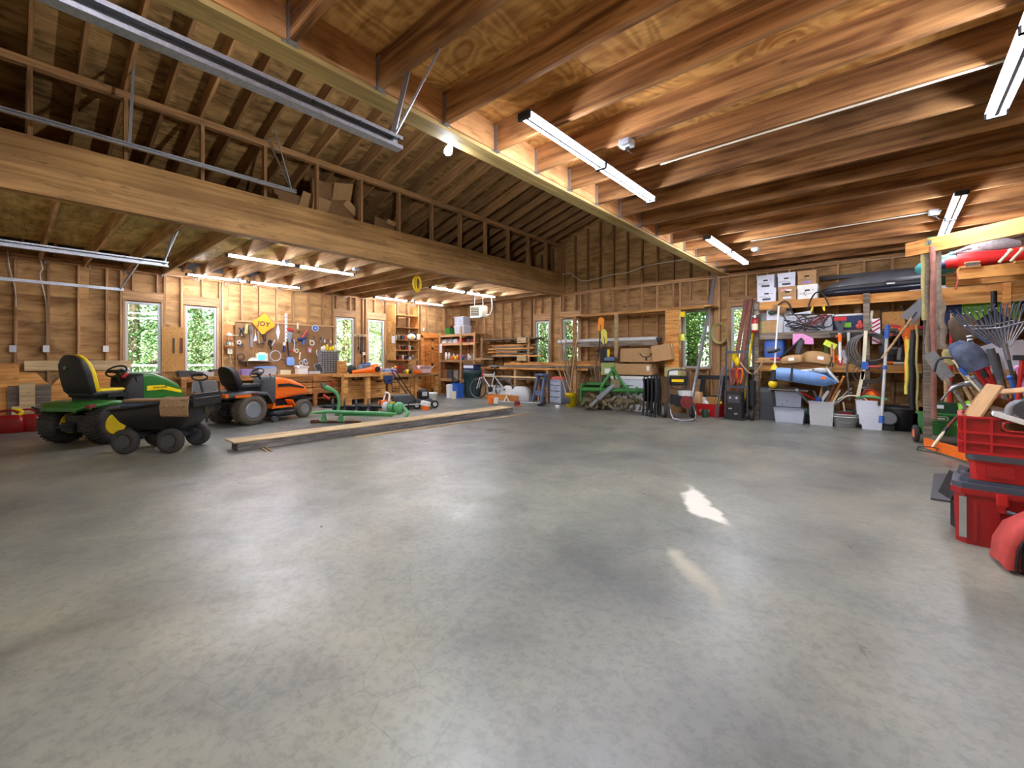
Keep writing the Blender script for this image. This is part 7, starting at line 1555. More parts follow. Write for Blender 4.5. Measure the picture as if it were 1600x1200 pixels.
for i, (px, py, L_, mt, hm) in enumerate(((1405, 530, .35, 'dark_steel', 'grey_plastic'), (1444, 545, .5, 'old_wood', 'dark_steel'), (1448, 555, .42, 'dark_grey', 'light_grey'), (1452, 560, .6, 'rust', 'dark_steel'), (1326, 530, .34, 'light_grey', 'grey_plastic'), (1300, 548, .3, 'handle_wood', 'dark_steel'))):
    q = onY(px, py, YW-.08); t = thing('hanging_tool', ['thin dark pry bar', 'wood-handled tool', 'grey hand tool', 'rusty bar', 'pale long-nosed tool', 'short wooden hand tool'][i]+' hanging '+['behind the slanting snow shovel', 'left of the strap post', 'just left of the strap post', 'behind the strap post', 'left of the grey hose coil', 'below the lime tag'][i], 'tool', q, 0, 'tools hanging on the middle rail')
    part('grip', MB().cyl((0, 0, .12), (0, 0, -L_*.4), .022, n=8), mt, t); part('tool_head', MB().box((0, 0, -L_*.7), (.05, .03, L_*.6), (0, .08, 0), bev=.01), hm, t)
# ---- floor row under the shelves ----
qa = onZ(1168, 652, 0); o = board('floor_pipe', (X_(1165, 10.2), 10.2, .05), (X_(1424, 10.2), 10.2, .05), .05, .05, 'light_grey'); tag(o, 'white plastic pipe lying on the floor along the shelves', 'pipe')
q = fz(1232, 658); xx, yy = q.x+.0, q.y+.2
tote('clear_bin', 'lower clear bin of the pair on the floor below the blue sled', (xx, yy, 0), .50, .36, .26, 'clear_plastic', 'smoke_plastic', fill='cloth_white', group='clear bins below the sled', top=1.12)
tote('clear_bin', 'upper clear bin of the pair, with an overhanging grey lid', (xx-.01, yy, .31), .44, .34, .27, 'smoke_plastic', 'smoke_plastic', fill='cloth_grey', group='clear bins below the sled')
one('grey_board', MB().box((0, 0, 0), (.64, .4, .03), (.1, .03, .05)), 'old_wood', 'grey lid board sliding off the upper clear bin', 'board', (xx-.02, yy-.03, .66))
t = thing('blue_sled', 'pale blue plastic boat-shaped tub lying on the bins', 'tub', (X_(1248, 9.7), 9.7, .74), 0, None, (0, .08, 0))
part('tub_shell', MB().loft([[(x, -w_, h0), (x, -w_*.7, h0-.22*k), (x, w_*.7, h0-.22*k), (x, w_, h0), (x, w_-.02, h0), (x, w_*.66, h0-.2*k), (x, -w_*.66, h0-.2*k), (x, -w_+.02, h0)] for x, w_, h0, k in ((-.36, .2, .3, 1), (-.2, .22, .3, 1.05), (.2, .22, .28, 1.1), (.4, .18, .24, .95), (.56, .06, .14, .2))]), 'light_blue', t)
part('white_lining', MB().loft([[(.0, -.1, .27), (.0, .15, .3), (.0, .15, .2)], [(.3, -.12, .34), (.3, .15, .36), (.3, .15, .2)], [(.4, -.1, .36), (.42, .15, .36), (.42, .15, .2)], [(.6, -.05, .12), (.6, .05, .14), (.6, .05, .1)]]), 'white', t)
part('strap', MB().box((-.1, -.215, .2), (.035, .012, .3)).box((.22, -.2, .32), (.02, .12, .02), (0, -.5, 0)), 'black', t); part('orange_patch', MB().box((.38, -.18, .19), (.07, .012, .05)), 'orange', t)
one('black_tarp', MB().loft([[(a+.03*math.sin(5*a), b, z_) for a, b in rrect(.6*k, .4*k, .1, 4)] for z_, k in ((0, .8), (.25, .9), (.55, 1.0), (.62, .95), (.66, .6))]), 'dark_grey', 'dark grey covered heap left of the clear bins', 'tarp', (X_(1203, 10.1), 10.2, 0))
t = thing('green_roller', 'low green machine half hidden behind the clear bins', 'machine', (X_(1262, 10.35), 10.2, 0)); part('machine_body', MB().box((0, 0, .22), (1.0, .3, .1), bev=.03), 'green', t); part('machine_base', MB().box((0, 0, .1), (.9, .26, .16)), 'black', t)
q = fz(1282, 659); xx, yy = q.x, q.y+.2
t = thing('grey_waste_bin', 'pale grey square bin full of tool handles', 'bin', (xx, yy, 0), .03); part('bin_body', MB().open_box(.38, .3, .44, .008, 1.12), 'light_grey', t); part('rim', MB().box((0, -.155, .43), (.4, .02, .03)).box((0, .155, .43), (.4, .02, .03)).box((-.195, 0, .43), (.02, .3, .03)).box((.195, 0, .43), (.02, .3, .03)), 'light_grey', t)
hs = [(1292, 575, 'handle_wood', .02, 'long pale'), (1302, 560, 'handle_wood', .017, 'tallest pale'), (1308, 590, 'brick_red', .02, 'reddish'), (1318, 589, 'honey_wood', .02, 'orange-brown'), (1312, 610, 'cream', .016, 'short cream'), (1295, 592, 'old_wood', .02, 'grey weathered'), (1288, 600, 'dark_grey', .018, 'dark'), (1272, 612, 'grey_plastic', .02, 'stubby grey')]
for i, (px, py, mt, r, nm) in enumerate(hs):
    a = Vector((xx-.12+.03*i, yy-.06+.03*(i % 4), .03)); b = onY(px, py, yy-.06+.02*(i % 3)); o = one('stored_tool', MB().cyl(a, b, r, n=8).ball(b, r*1.2, 8, 5), mt, nm+' tool handle standing in the grey square bin', 'handle', group='handles in the grey bin')
for i, (px, py) in enumerate(((1324, 611), (1330, 607), (1330, 614))): a = Vector((xx+.1, yy+.02*i, .3)); b = onY(px, py, yy); one('fork_prong', MB().cyl(a, b, .011, n=6).ball(b, .013, 6, 4), 'light_grey', ['upper left', 'top right', 'lower right'][i]+' thin grey prong leaning out of the grey bin', 'prong', group='prongs from the grey bin')
t = thing('snow_brush', 'blue and white ice scraper sticking out of the grey bin', 'scraper', (xx-.03, yy-.05, .42)); part('blue_grip', MB().ball((-.02, 0, .04), (.07, .05, .08), 9, 6), 'blue', t); part('white_blade', MB().box((.08, 0, .12), (.05, .03, .24), (0, .5, 0)), 'white', t)
t = thing('bolt_cutter', 'bolt cutter with red and black handles leaning on the grey bin', 'bolt cutter'); a, b = onY(1246, 610, yy-.22), onZ(1293, 662, .02)
c = a.lerp(b, .35); e = a.lerp(b, .58)
part('cutter_jaw', MB().cyl(a, c, .028, .02, n=8).ball(a, (.05, .03, .05), 8, 5), 'steel', t); part('red_sleeve', MB().cyl(c, e, .022, n=8), 'bright_red', t); part('black_grip', MB().cyl(e, b, .025, n=8), 'black', t); part('second_arm', MB().cyl(a, onY(1273, 624, yy-.1), .018, n=8), 'bright_red', t)
for (px, py, r, h, mt, lb) in ((1319, 659.5, .19, .24, 'light_grey', 'low round grey pail full of cords beside the grey bin'),):
    q = fz(px, py); t = bucket('grey_pail', lb, (q.x, q.y+.18, 0), r, h, mt); part('red_tool', MB().box((0, -.05, h+.02), (.2, .07, .05)), 'bright_red', t); part('cords', MB().tube([(.14*math.cos(a), .14*math.sin(a), h-.01+.01*a) for a in [k*.6 for k in range(14)]], .012, 6), 'dark_grey', t); part('cream_handle', MB().cyl((.0, 0, h), (-.03, .05, h+.2), .012, n=6), 'cream', t)
q = fz(1362, 660); xx, yy = q.x, q.y+.17
for k in range(4): t = tote('stacked_tub', ['bottom white square tub of the stack', 'second white tub of the stack from the floor', 'third white tub of the stack from the floor', 'top white tub of the stack holding the orange gourd'][k]+' beside the blue pole', (xx-.02*(k % 2)-.02*k, yy, .085*k), .30, .28, .25, 'white_card', None, .03*k, 'tub', group='stacked white tubs', top=1.15)
t = thing('orange_funnel', 'orange round lamp shade lying in the top white tub', 'lamp shade', (xx-.02, yy-.04, .53)); part('shade', MB().lathe([(.02, .05), (.08, .03), (.12, -.03), (.11, -.03), (.07, .02), (.0, .04)], (0, 0, .04), (-.5, -.8, .1), 14), 'orange', t); part('shade_rim', MB().tube([(.0+.11*math.cos(a), -.06, .05+.12*math.sin(a)) for a in [2*PI*k/16 for k in range(16)]], .012, 6, closed=True), 'bright_red', t)
one('green_hose_piece', MB().tube([(-.2, -.1, .0), (-.05, -.13, .04), (.2, -.1, .0)], .022, 7, sm=3), 'pale_green', 'short green hose piece across the top white tub', 'hose', (xx, yy-.02, .54)); one('cream_tube', MB().tube([(-.42, 0, .04), (-.25, 0, .12), (-.05, -.02, .08), (.02, -.02, -.02)], .012, 7, sm=4), 'cream', 'thin cream tube arching left from the white tubs', 'tube', (xx-.05, yy-.1, .46))
for k, (px, py) in enumerate(((1346, 612), (1350, 600))): q = onY(px, py, yy); one('grey_ring', MB().tube([(.06*math.cos(a), 0, .07*math.sin(a)) for a in [2*PI*j/14 for j in range(14)]], .009, 6, closed=True), 'steel', ['lower', 'upper'][k]+' metal ring above the white tubs', 'ring', (q.x, yy-.05, q.z), group='metal rings')
q = X_(1398, 10.1); t = thing('oil_drum', 'black round drum under the lower shelf right of the blue pole', 'drum', (q+.06, 10.15, 0)); part('drum_body', MB().lathe([(0, 0), (.2, 0), (.21, .38), (.19, .42), (0, .42)], n=18), 'black', t); part('drum_rim', MB().lathe([(.21, .36), (.225, .38), (.21, .4)], n=18), 'dark_grey', t)
t = thing('grey_lantern', 'round grey lantern face beside the black drum', 'lantern', (X_(1388, 9.85), 9.9, .22)); part('face', MB().cyl((0, -.04, 0), (0, .1, 0), .12, n=16), 'grey_plastic', t); part('rim', MB().tube([(.12*math.cos(a), -.04, .12*math.sin(a)) for a in [2*PI*k/16 for k in range(16)]], .012, 6, closed=True), 'black', t); part('stand', MB().box((0, .03, -.16), (.16, .14, .12)), 'black', t)
for i, (px, w_, h) in enumerate(((1425, .3, .42), (1452, .5, .5))): carton('dark_carton', ['narrow', 'wide'][i]+' brown carton in the shade under the lower shelf', (X_(px, 10.25), 10.28, 0), w_, .4, h, 'card_dark', 0, 'closed')
# fire extinguisher
q = onY(1180, 510, YW-.09); t = thing('fire_extinguisher', 'red fire extinguisher hanging on the left post of the shelves', 'fire extinguisher', (q.x+.0, YW-.12, q.z-.13)); part('cylinder', MB().lathe([(0, 0), (.055, .0), (.06, .02), (.06, .24), (.03, .3), (0, .3)], n=14), 'red', t); part('paper_sleeve', MB().lathe([(.062, .05), (.062, .18)], n=14), 'cream', t); part('valve', MB().box((0, 0, .32), (.04, .04, .05)).box((.02, 0, .36), (.16, .03, .012), (0, -.4, 0)), 'light_grey', t)
# ================= front rack: post, straps, boards with rolls =================
PXr = onY(1450, 600, 8.3).x
t = thing('strap_post', 'wooden post with a long slanting beam and straps at the right', 'rack', (0, 0, 0))
part('post', MB().box((PXr+.0, 8.36, 1.36), (.09, .09, 2.72)), 'old_wood', t)
board('slanting_beam', (PXr-.22, 8.33, 2.77), (2.1, 7.0, 2.77), .04, .19, 'fir', t)
zt = 2.46; board('lower_beam', (onY(1495, 430, 8.5).x, 8.5, zt-.07), (3.05, 8.5, zt-.07), .05, .15, 'fir', t); board('rear_beam', (onY(1478, 430, 9.2).x, 9.2, zt-.07), (3.05, 9.2, zt-.07), .05, .15, 'bench_wood', t)
for k in range(5): part('deck_slat', MB().box((onY(1495, 430, 8.5).x+.12+.5*k, 8.85, zt+.015), (.2, .8, .03)), 'bench_wood', t)
part('beam_post', MB().box((2.98, 8.85, 1.2), (.09, .75, 2.4)), 'fir', t)
strap('olive webbing strap at the left of the strap post', 1443, 382, 1446, 500, 8.24, .07, 'khaki', .006, group='straps on the post')
strap('dark strap in the middle of the strap post', 1451, 388, 1452, 560, 8.22, .07, 'strap_grey', .012, group='straps on the post')
strap('long red-brown webbing strap reaching down to the green spreader', 1457, 385, 1460, 655, 8.1, .06, 'brick_red', .008, group='straps on the post')
strap('grey weathered strap at the right of the strap post', 1464, 380, 1469, 545, 8.18, .07, 'strap_grey', .008, group='straps on the post')
strap('pale twisted strap end hanging right of the strap post', 1470, 470, 1474, 545, 8.16, .07, 'strap_grey', .015, group='straps on the post')
t = thing('ratchet_buckle', 'green metal ratchet buckle on top of the strap post', 'buckle', onY(1456, 376, 8.15)); part('buckle_frame', MB().tube([(-.05, 0, -.05), (-.04, 0, .04), (.05, 0, .04), (.05, 0, -.05)], .01, 6, closed=True), 'pale_green', t); part('buckle_bar', MB().box((0, 0, -.02), (.08, .03, .05)), 'dark_steel', t)
# goods on the lower beam deck
X1 = onY(1498, 430, 8.7).x; zt += .032
t = thing('red_rolled_canopy', 'long rolled red canopy lying on the high right rack', 'canopy', (X1-.02, 8.68, zt+.1))
rg = []
for k in range(12):
    f = k/11; r = .1+.012*math.sin(k*2.1); rg.append([(f*2.2, r*1.1*math.cos(a)*(1+.08*math.sin(3*a+k)), r*math.sin(a)+.03*f) for a in [2*PI*j/14 for j in range(14)]])
part('canopy_roll', MB().loft(rg), 'bright_red', t); part('gathered_end', MB().cyl((-.12, 0, -.02), (0, 0, 0), .07, .1, n=12), 'bright_red', t); part('dark_tip', MB().cyl((-.17, 0, -.02), (-.12, 0, -.02), .06, .07, n=10), 'dark_blue', t)
for i, px in enumerate((1568, 1586)): q = onY(px, 405, 8.5); t = thing('canopy_peg', ['left', 'right'][i]+' cream plastic peg sticking out of the red canopy', 'peg', (q.x, 8.46, zt+.05), 0, 'canopy pegs'); part('peg_shaft', MB().cyl((-.05, -.05, -.06), (.05, .0, .08), .017, n=8), 'cream', t); part('peg_head', MB().ball((.055, 0, .09), .026, 8, 6), 'cream', t)
q = onY(1519, 411, 8.5); t = thing('brown_block', 'small brown wood block on the edge below the red canopy', 'block', (q.x, 8.5, zt-.028)); part('block', MB().box((0, 0, .035), (.13, .1, .055)), 'old_wood', t); part('block_cap', MB().box((0, 0, .066), (.14, .1, .012)), 'pale_wood', t)
t = thing('teal_tarp', 'bundled shiny teal tarp left of the red canopy', 'tarp', (X1-.2, 9.0, zt+.0)); part('tarp_bundle', MB().ball((0, 0, .1), (.26, .18, .12), 11, 7).ball((.12, 0, .2), (.14, .12, .07), 9, 6), 'teal', t); part('tarp_roll', MB().cyl((.14, -.1, .24), (.3, .1, .24), .05, n=10), 'teal', t)
t = thing('grey_bag', 'dark grey bag and netting under the teal tarp', 'bag', (X1-.24, YW+.25, TOP)); part('bag_body', MB().ball((0, 0, .14), (.3, .2, .13), 10, 6), 'dark_green', t); part('bag_base', MB().box((0, 0, .03), (.5, .3, .06), bev=.03), 'light_grey', t)
t = thing('folded_loungers', 'folded grey camp chairs lying above the red canopy', 'camp chair', (X1+.3, 8.95, zt+.24))
part('chair_cloth', MB().loft([[(x, -.12, 0), (x, .12, .02), (x, .1, h), (x, -.08, h)] for x, h in ((-.35, .03), (-.05, .16), (.1, .18), (.3, .08))]), 'cloth_grey', t)
for k in range(4): part('frame_tube', MB().tube([(-.4+.1*k, -.1, .0+.02*k), (.3, -.05+.03*k, .16-.03*k), (1.3, .02*k, .2-.05*k)], .012, 6, sm=3), 'steel', t)
one('hanging_string', MB().tube([(0, 0, 0), (.01, 0, -.1), (-.01, 0, -.22)], .008, 6, sm=3), 'faded_red', 'short pinkish cord hanging from the end of the lower beam', 'cord', (X1-.04, 8.46, zt-.1))
# goods on the middle shelf at the far right
x, y, z = mid(1478, .3); t = thing('blue_cooler', 'dark blue crate with pale frame on the middle shelf behind the straps', 'crate', (x+.02, y, z)); part('crate_body', MB().box((0, 0, .2), (.34, .3, .38)), 'dark_blue', t); part('pale_frame', MB().box((.18, -.14, .2), (.03, .03, .4)).box((0, -.155, .39), (.36, .02, .02)), 'cream', t)
x, y, z = mid(1530, .3); t = carton('lime_carton', 'lime green carton on the middle shelf at the far right', (x+.1, y, z+.1), .62, .34, .38, 'bright_green', 0, 'closed')
t = thing('shelf_riser', 'low dark crate under the lime green carton', 'crate', (x+.1, y+.02, z)); part('riser_body', MB().box((0, 0, .045), (.6, .3, .09)), 'dark_grey', t); part('riser_edge', MB().box((0, -.15, .085), (.62, .02, .02)), 'old_wood', t)
x, y, z = low(1545, .1); one('yellow_strip', MB().box((0, 0, 0), (.5, .3, .09)), 'yellow', 'yellow case with a groove behind the blue shovel', 'case', (x-.02, y+.05, z+.05)); one('yellow_case', MB().box((0, 0, 0), (.5, .3, .12)), 'yellow', 'second yellow case stacked on the first behind the shovels', 'case', (x, y+.05, z+.17))
# ================= tool cluster at the right =================
t = thing('tool_barrel', 'dark barrel holding the shovels and rakes at the right', 'barrel', (1.15, 7.0, 0)); part('barrel_body', MB().lathe([(0, 0), (.3, 0), (.33, .35), (.33, .7), (.31, .7), (.3, .05), (0, .05)], n=20), 'black', t); part('barrel_hoop', MB().lathe([(.335, .6), (.345, .62), (.335, .64)], n=20), 'dark_steel', t)
BX, BY = 1.15, 7.0
def stood(name, lb, px, py, dy, r, mt, cat, head, dx=0, z0=.06, group=None):
    b = onY(px, py, BY+dy); a = Vector((BX+dx, BY+dy*.4, z0)); d = b-a
    t = thing(name, lb, cat, a, 0, group); part('shaft', MB().cyl((0, 0, 0), d, r, n=10), mt, t)
    x = Vector((1, 0, 0)); u = d.normalized(); ang = math.atan2(u.x, u.z)
    h = head(); 
    for nm, mb, m_ in h: part(nm, mb, m_, t, d, (0, ang, 0))
    return t
def scoop(w_, h, mt): return lambda: [('scoop_blade', MB().loft([[(q*k, -.04*(1-(q*k/(w_*.5))**2)-.01*s_, z_) for q in (-w_/2, -w_/4, 0, w_/4, w_/2)]+[(q*k, -.04*(1-(q*k/(w_*.5))**2)+.012, z_) for q in (w_/2, w_/4, 0, -w_/4, -w_/2)] for s_, z_, k in ((0, -.02, .7), (1, .04, 1), (2, h*.7, .92), (1, h*.92, .72), (0, h, .4))]), mt), ('socket', MB().cyl((0, 0, -.12), (0, 0, .06), .028, .022, n=8), 'dark_steel')]
def rake(w_, h, mt, n=12, flat=False):
    def f():
        out = [('rake_bridge', MB().tube([(-w_*.36, 0, h*.62), (0, -.01, h*.55), (w_*.36, 0, h*.62)], .009, 6), 'steel'), ('rake_socket', MB().cyl((0, 0, -.1), (0, 0, .08), .022, n=8), mt)]
        for k in range(n):
            f_ = (k/(n-1)-.5); x = f_*w_
            out.append(('tine', MB().tube([(x*.12, 0, .04), (x*.7, 0, h*.6), (x, 0, h), (x*1.02, -.07, h+.01)], .007, 5), mt))
        return out
    return f
stood('leaf_rake', 'black plastic leaf rake fanned out, tallest of the right cluster', 1556, 545, .5, .014, 'black', 'rake', rake(.62, .5, 'slate_blue', 13), -.05)
stood('leaf_rake', 'steel leaf rake with splayed thin tines at the right edge', 1572, 548, .1, .016, 'dark_grey', 'rake', rake(.6, .46, 'steel', 13), .02)
stood('blue_shovel', 'dirty blue scoop shovel with red handle pointing up left', 1530, 574, -.1, .026, 'bright_red', 'shovel', scoop(.25, .29, 'dirty_blue'), .2)
stood('rear_shovel', 'second blue-grey scoop just behind the dirty blue one', 1514, 566, .2, .02, 'bright_red', 'shovel', scoop(.2, .26, 'slate_blue'), .1)
stood('round_spade', 'tan round-nosed spade left of the scoops', 1492, 566, .4, .018, 'handle_wood', 'shovel', scoop(.15, .17, 'khaki'), -.05)
stood('brown_shovel', 'tall brown pointed shovel in front of the lime carton', 1512, 530, 1.6, .02, 'handle_wood', 'shovel', scoop(.28, .34, 'dull_brown'), .1)
stood('white_shovel', 'large white snow shovel blade leaning at the right edge', 1572, 578, .45, .02, 'handle_wood', 'shovel', lambda: [('snow_blade', MB().loft([[(-.2, -.02, .02), (0, .03, -.05), (.2, -.02, .02), (.2, 0, .02), (0, .045, -.04), (-.2, 0, .02)], [(-.24, -.03, .15), (0, .04, .13), (.24, -.03, .15), (.24, -.01, .15), (0, .055, .13), (-.24, -.01, .15)], [(-.2, -.05, .3), (0, .01, .33), (.2, -.05, .3), (.2, -.03, .3), (0, .025, .33), (-.2, -.03, .3)]]), 'white_card')], .12)
stood('grey_grip_pole', 'thick grey foam grip of a silver pole beside the rakes', 1552, 560, -.5, .022, 'steel', 'pole', lambda: [('foam_grip', MB().cyl((0, 0, -.22), (0, 0, .1), .032, n=12), 'dark_grey')], -.1)
stood('pick_axe', 'pick with curved grey head left of the red crate box', 1507, 604, .2, .02, 'handle_wood', 'pick', lambda: [('pick_head', MB().tube([(-.24, 0, -.1), (-.1, 0, .01), (.05, 0, .02), (.14, 0, -.06)], [.01, .026, .03, .014], 7, sm=3), 'steel')], -.2)
stood('hoe', 'hoe with curved black neck and cream shaft crossing the cluster', 1489, 562, -.1, .014, 'cream', 'hoe', lambda: [('hoe_neck', MB().tube([(0, 0, -.1), (.0, 0, .02), (-.1, 0, .06), (-.2, 0, -.04)], .012, 6, sm=3), 'dark_steel'), ('blue_band', MB().cyl((0, 0, -.2), (0, 0, -.1), .02, n=8), 'blue')], .1)
stood('edging_spade', 'narrow grey worn wooden paddle leaning left of the cluster', 1478, 590, .5, .02, 'old_wood', 'spade', lambda: [('narrow_blade', MB().box((0, 0, .16), (.13, .02, .36), (0, -.1, 0), bev=.005), 'cloth_grey')], -.2)
pole('red_pole', 'tall red pole standing behind the shovels', (1484, 640), (1487, 510), 8.9, 8.95, .022, 'bright_red', extra=lambda t, d: [part('wood_end', MB().cyl(d, d*1.16, .018, n=8), 'handle_wood', t), part('lower_tip', MB().cyl(d*-.02, d*.1, .018, n=8), 'light_grey', t)])
pole('pale_pole', 'pale wooden pole standing between strap post and red pole', (1479, 645), (1477, 540), 9.0, 9.1, .024, 'handle_wood', extra=lambda t, d: [part('pole_cap', MB().ball(d, .03, 8, 5), 'old_wood', t)])
pole('brush_pole', 'black and white ringed brush handle above the blue shovel', (1530, 600), (1514, 522), 7.2, 7.3, .02, 'black', extra=lambda t, d: [part('white_ring', MB().cyl(d*(.8+.07*k), d*(.83+.07*k), .026, n=8), 'white', t) for k in range(3)])
for i, (px, py, mt, lb) in enumerate(((1542, 575, 'bright_red', 'left red tool handle crossing behind the grey grip'), (1578, 590, 'blue', 'blue plastic handle low in the right cluster'), (1590, 575, 'pink', 'magenta handle at the right picture edge'), (1520, 590, 'grey_plastic', 'grey metal handle below the round spade'))):
    b = onY(px, py, 6.9); a = Vector((1.1+.06*i, 6.9, .08)); t = thing('stored_tool', lb, 'handle', a, 0, 'handles in the barrel'); part('handle_shaft', MB().cyl((0, 0, 0), b-a, .018, n=8), mt, t); part('handle_end', MB().ball(b-a, .028, 8, 5), mt, t)
t = thing('hand_spray', 'red and teal hand tool with black head at the right edge', 'tool', onY(1597, 570, 6.6)); part('tool_stem', MB().cyl((0, 0, .05), (-.04, 0, -.5), .018, n=8), 'bright_red', t); part('tool_head', MB().box((0, 0, .07), (.12, .05, .05)), 'black', t)
t = thing('sheet_metal', 'blue-grey sheet leaning behind the steel rake', 'panel', (1.95, 7.9, .0), .2, None, (-.1, .12, .1)); part('sheet', MB().box((0, 0, .95), (.6, .03, 1.9)), 'slate_blue', t); part('sheet_edge', MB().box((-.3, -.005, .95), (.02, .04, 1.9)), 'cloth_white', t)
t = thing('dark_jacket', 'black hanger-shaped net hanging from the shelf rail', 'net', onY(1553, 455, 9.6)); part('net_strap', MB().tube([(0, 0, .0), (0, 0, -.3)], .035, 7), 'black', t); part('net_body', MB().prism([(-.26, -.5), (0, -.28), (.26, -.5), (.2, -.6), (-.2, -.6)], -.03, .03), 'black', t)
# ================= green broadcast spreader =================
q = onZ(1431, 690, 0); YS2 = q.y
t = thing('lawn_spreader', 'dark green drop spreader with orange-hubbed wheel', 'spreader', (q.x, YS2, 0), math.radians(8))
wheel(t, (.0, 0, .125), .125, .06, 'orange', (1, .0, 0), 'rubber', rimr=.5)
part('hopper', MB().loft([[(x, a, b) for a, b in ((-.13, .14), (-.19, .3), (-.17, .42), (.15, .42), (.17, .3), (.08, .14))] for x in (.05, 1.2)], smooth=False), 'green', t)
part('hopper_rim', MB().box((.62, -.01, .43), (1.2, .38, .03), bev=.03), 'green', t)
part('name_oval', MB().prism(rrect(.22, .07, .034, 4, .2, .38), -.2, -.186), 'white', t); txt('SPREADER', .04, 'green', t, (.2, -.203, .38)) if False else part('name_field', MB().prism(rrect(.2, .055, .027, 4, .2, .38), -.204, -.2), 'green', t)
part('name_letters', MB().box((.2, -.206, .38), (.14, .004, .018)), 'white', t)
part('axle', MB().cyl((0, 0, .125), (1.3, 0, .125), .012, n=8), 'steel', t)
wheel(t, (1.28, 0, .125), .125, .06, 'orange', (1, .0, 0), 'rubber', rimr=.5)
part('control_box', MB().box((.3, .02, .52), (.3, .2, .16), (0, 0, 0), (.85, .8)), 'dark_green', t); part('white_label', MB().box((.24, -.075, .54), (.09, .01, .05), (-.15, 0, 0)), 'white_card', t)
part('hopper_handle', MB().tube([(.8, 0, .44), (.85, 0, .6), (1.0, 0, .62), (1.1, 0, .44)], .03, 8, sm=3), 'dark_green', t)
t2 = thing('seed_bag', 'green and yellow seed bag lying on the spreader', 'bag', (q.x+.62, YS2+.1, .455), .1); part('bag_body', MB().loft([[(a+.02*math.sin(z_*40), b, z_) for a, b in rrect(.42*k, .26*k, .06, 3)] for z_, k in ((0, .9), (.06, 1), (.13, .8), (.18, .45))]), 'bright_green', t2); part('yellow_panel', MB().box((.06, -.1, .12), (.22, .02, .1), (-.5, .2, 0)), 'yellow', t2); part('white_panel', MB().box((-.08, -.11, .1), (.08, .02, .08), (-.5, 0, 0)), 'white', t2)
q2 = onY(1460, 570, YS2-.3)
# orange frame and scuffle hoe
a, b = onZ(1446, 692, .09), onZ(1512, 712, .09); o = board('orange_rail', a, b, .03, .13, 'orange'); tag(o, 'orange metal rail lying on the floor before the spreader', 'rail')
t = thing('scuffle_hoe', 'scuffle hoe with stirrup head on the floor and brown handle', 'hoe')
a = onZ(1452, 705, .03); m1 = onY(1480, 668, a.y+.1); b = onY(1512, 634, a.y+.15)
part('hoe_handle', MB().cyl(a+Vector((.03, 0, .06)), m1, .016, .02, n=8), 'cream', t); part('black_grip', MB().cyl(m1-(m1-a)*.3, m1, .023, n=8), 'black', t); part('brown_shaft', MB().cyl(m1, b, .018, n=8), 'dark_red', t)
part('stirrup_head', MB().tube([a+Vector((.03, 0, .06)), a+Vector((-.1, .02, .04)), a+Vector((-.12, -.02, .0)), a+Vector((.06, -.08, .0)), a+Vector((.08, -.02, .04)), a+Vector((.03, 0, .06))], .008, 6), 'dark_steel', t)
# ================= red crates, bag, mat in the foreground =================
q = onZ(1508, 852, 0); cx, cy = q.x, q.y
# heap directly behind
CW, CD = .62, .42
t = thing('red_tool_chest', 'red plastic tool chest with grey lid and metal corner, bottom of the stack', 'tool chest', (cx+CW/2-.02, cy+CD/2+.02, 0), math.radians(-6))
part('chest_body', MB().box((0, 0, .17), (CW, CD, .34), None, (1.04, 1.04), bev=.05), 'red', t)
part('chest_lid', MB().box((0, 0, .385), (CW+.04, CD+.04, .035), bev=.05).box((0, 0, .41), (CW-.04, CD-.04, .03), bev=.04), 'lid_grey', t)
part('rim_band', MB().box((0, 0, .352), (CW+.05, CD+.05, .035), bev=.05), 'red', t)
part('metal_corner', MB().box((-CW/2+.035, -CD/2-.012, .18), (.035, .02, .27)), 'chrome', t)
for k, x in enumerate((-.1, .2)): part('latch', MB().box((x, -CD/2-.03, .33), (.055, .03, .07), bev=.008).box((x, -CD/2-.02, .27), (.03, .02, .05)), 'bright_red', t)
part('front_handle', MB().tube([(-.08, -CD/2-.03, .26), (-.03, -CD/2-.05, .25), (.26, -CD/2-.05, .25), (.3, -CD/2-.03, .26)], .014, 8), 'dark_grey', t)
for x in (-.22, -.12, .12, .24): part('panel_rib', MB().box((x, -CD/2-.006, .15), (.02, .016, .26)), 'red', t)
t = thing('red_shallow_crate', 'shallow red organiser crate with grey lid, middle of the stack', 'crate', (cx+CW/2+.02, cy+CD/2+.04, .427), math.radians(-5))
part('crate_body', MB().box((0, 0, .065), (CW-.06, CD-.02, .13), None, (1.05, 1.05), bev=.03), 'bright_red', t); part('crate_lid', MB().box((0, 0, .15), (CW-.01, CD+.03, .035), bev=.03), 'dark_grey', t)
for x in (-.15, .08, .22): part('recess_panel', MB().box((x, -CD/2-.005, .07), (.12, .02, .07)), 'red', t)
t = thing('red_mesh_crate', 'red open crate with handle slot, top of the stack, holding cardboard', 'crate', (cx+CW/2+.0, cy+CD/2+.06, .597), math.radians(-4)); H = .25
for z in (.006, .075, .14, H-.01): part('horizontal_rib', MB().box((0, -CD/2, z), (CW, .022, .014)).box((0, CD/2, z), (CW, .022, .014)).box((-CW/2, 0, z), (.022, CD, .014)).box((CW/2, 0, z), (.022, CD, .014)), 'bright_red', t)
for x in (-.29, -.17, 0, .17, .29): part('vertical_rib', MB().box((x, -CD/2, H/2), (.012, .02, H)), 'bright_red', t)
for y in (-.12, .05): part('side_rib', MB().box((-CW/2, y, H/2), (.02, .012, H)), 'bright_red', t)
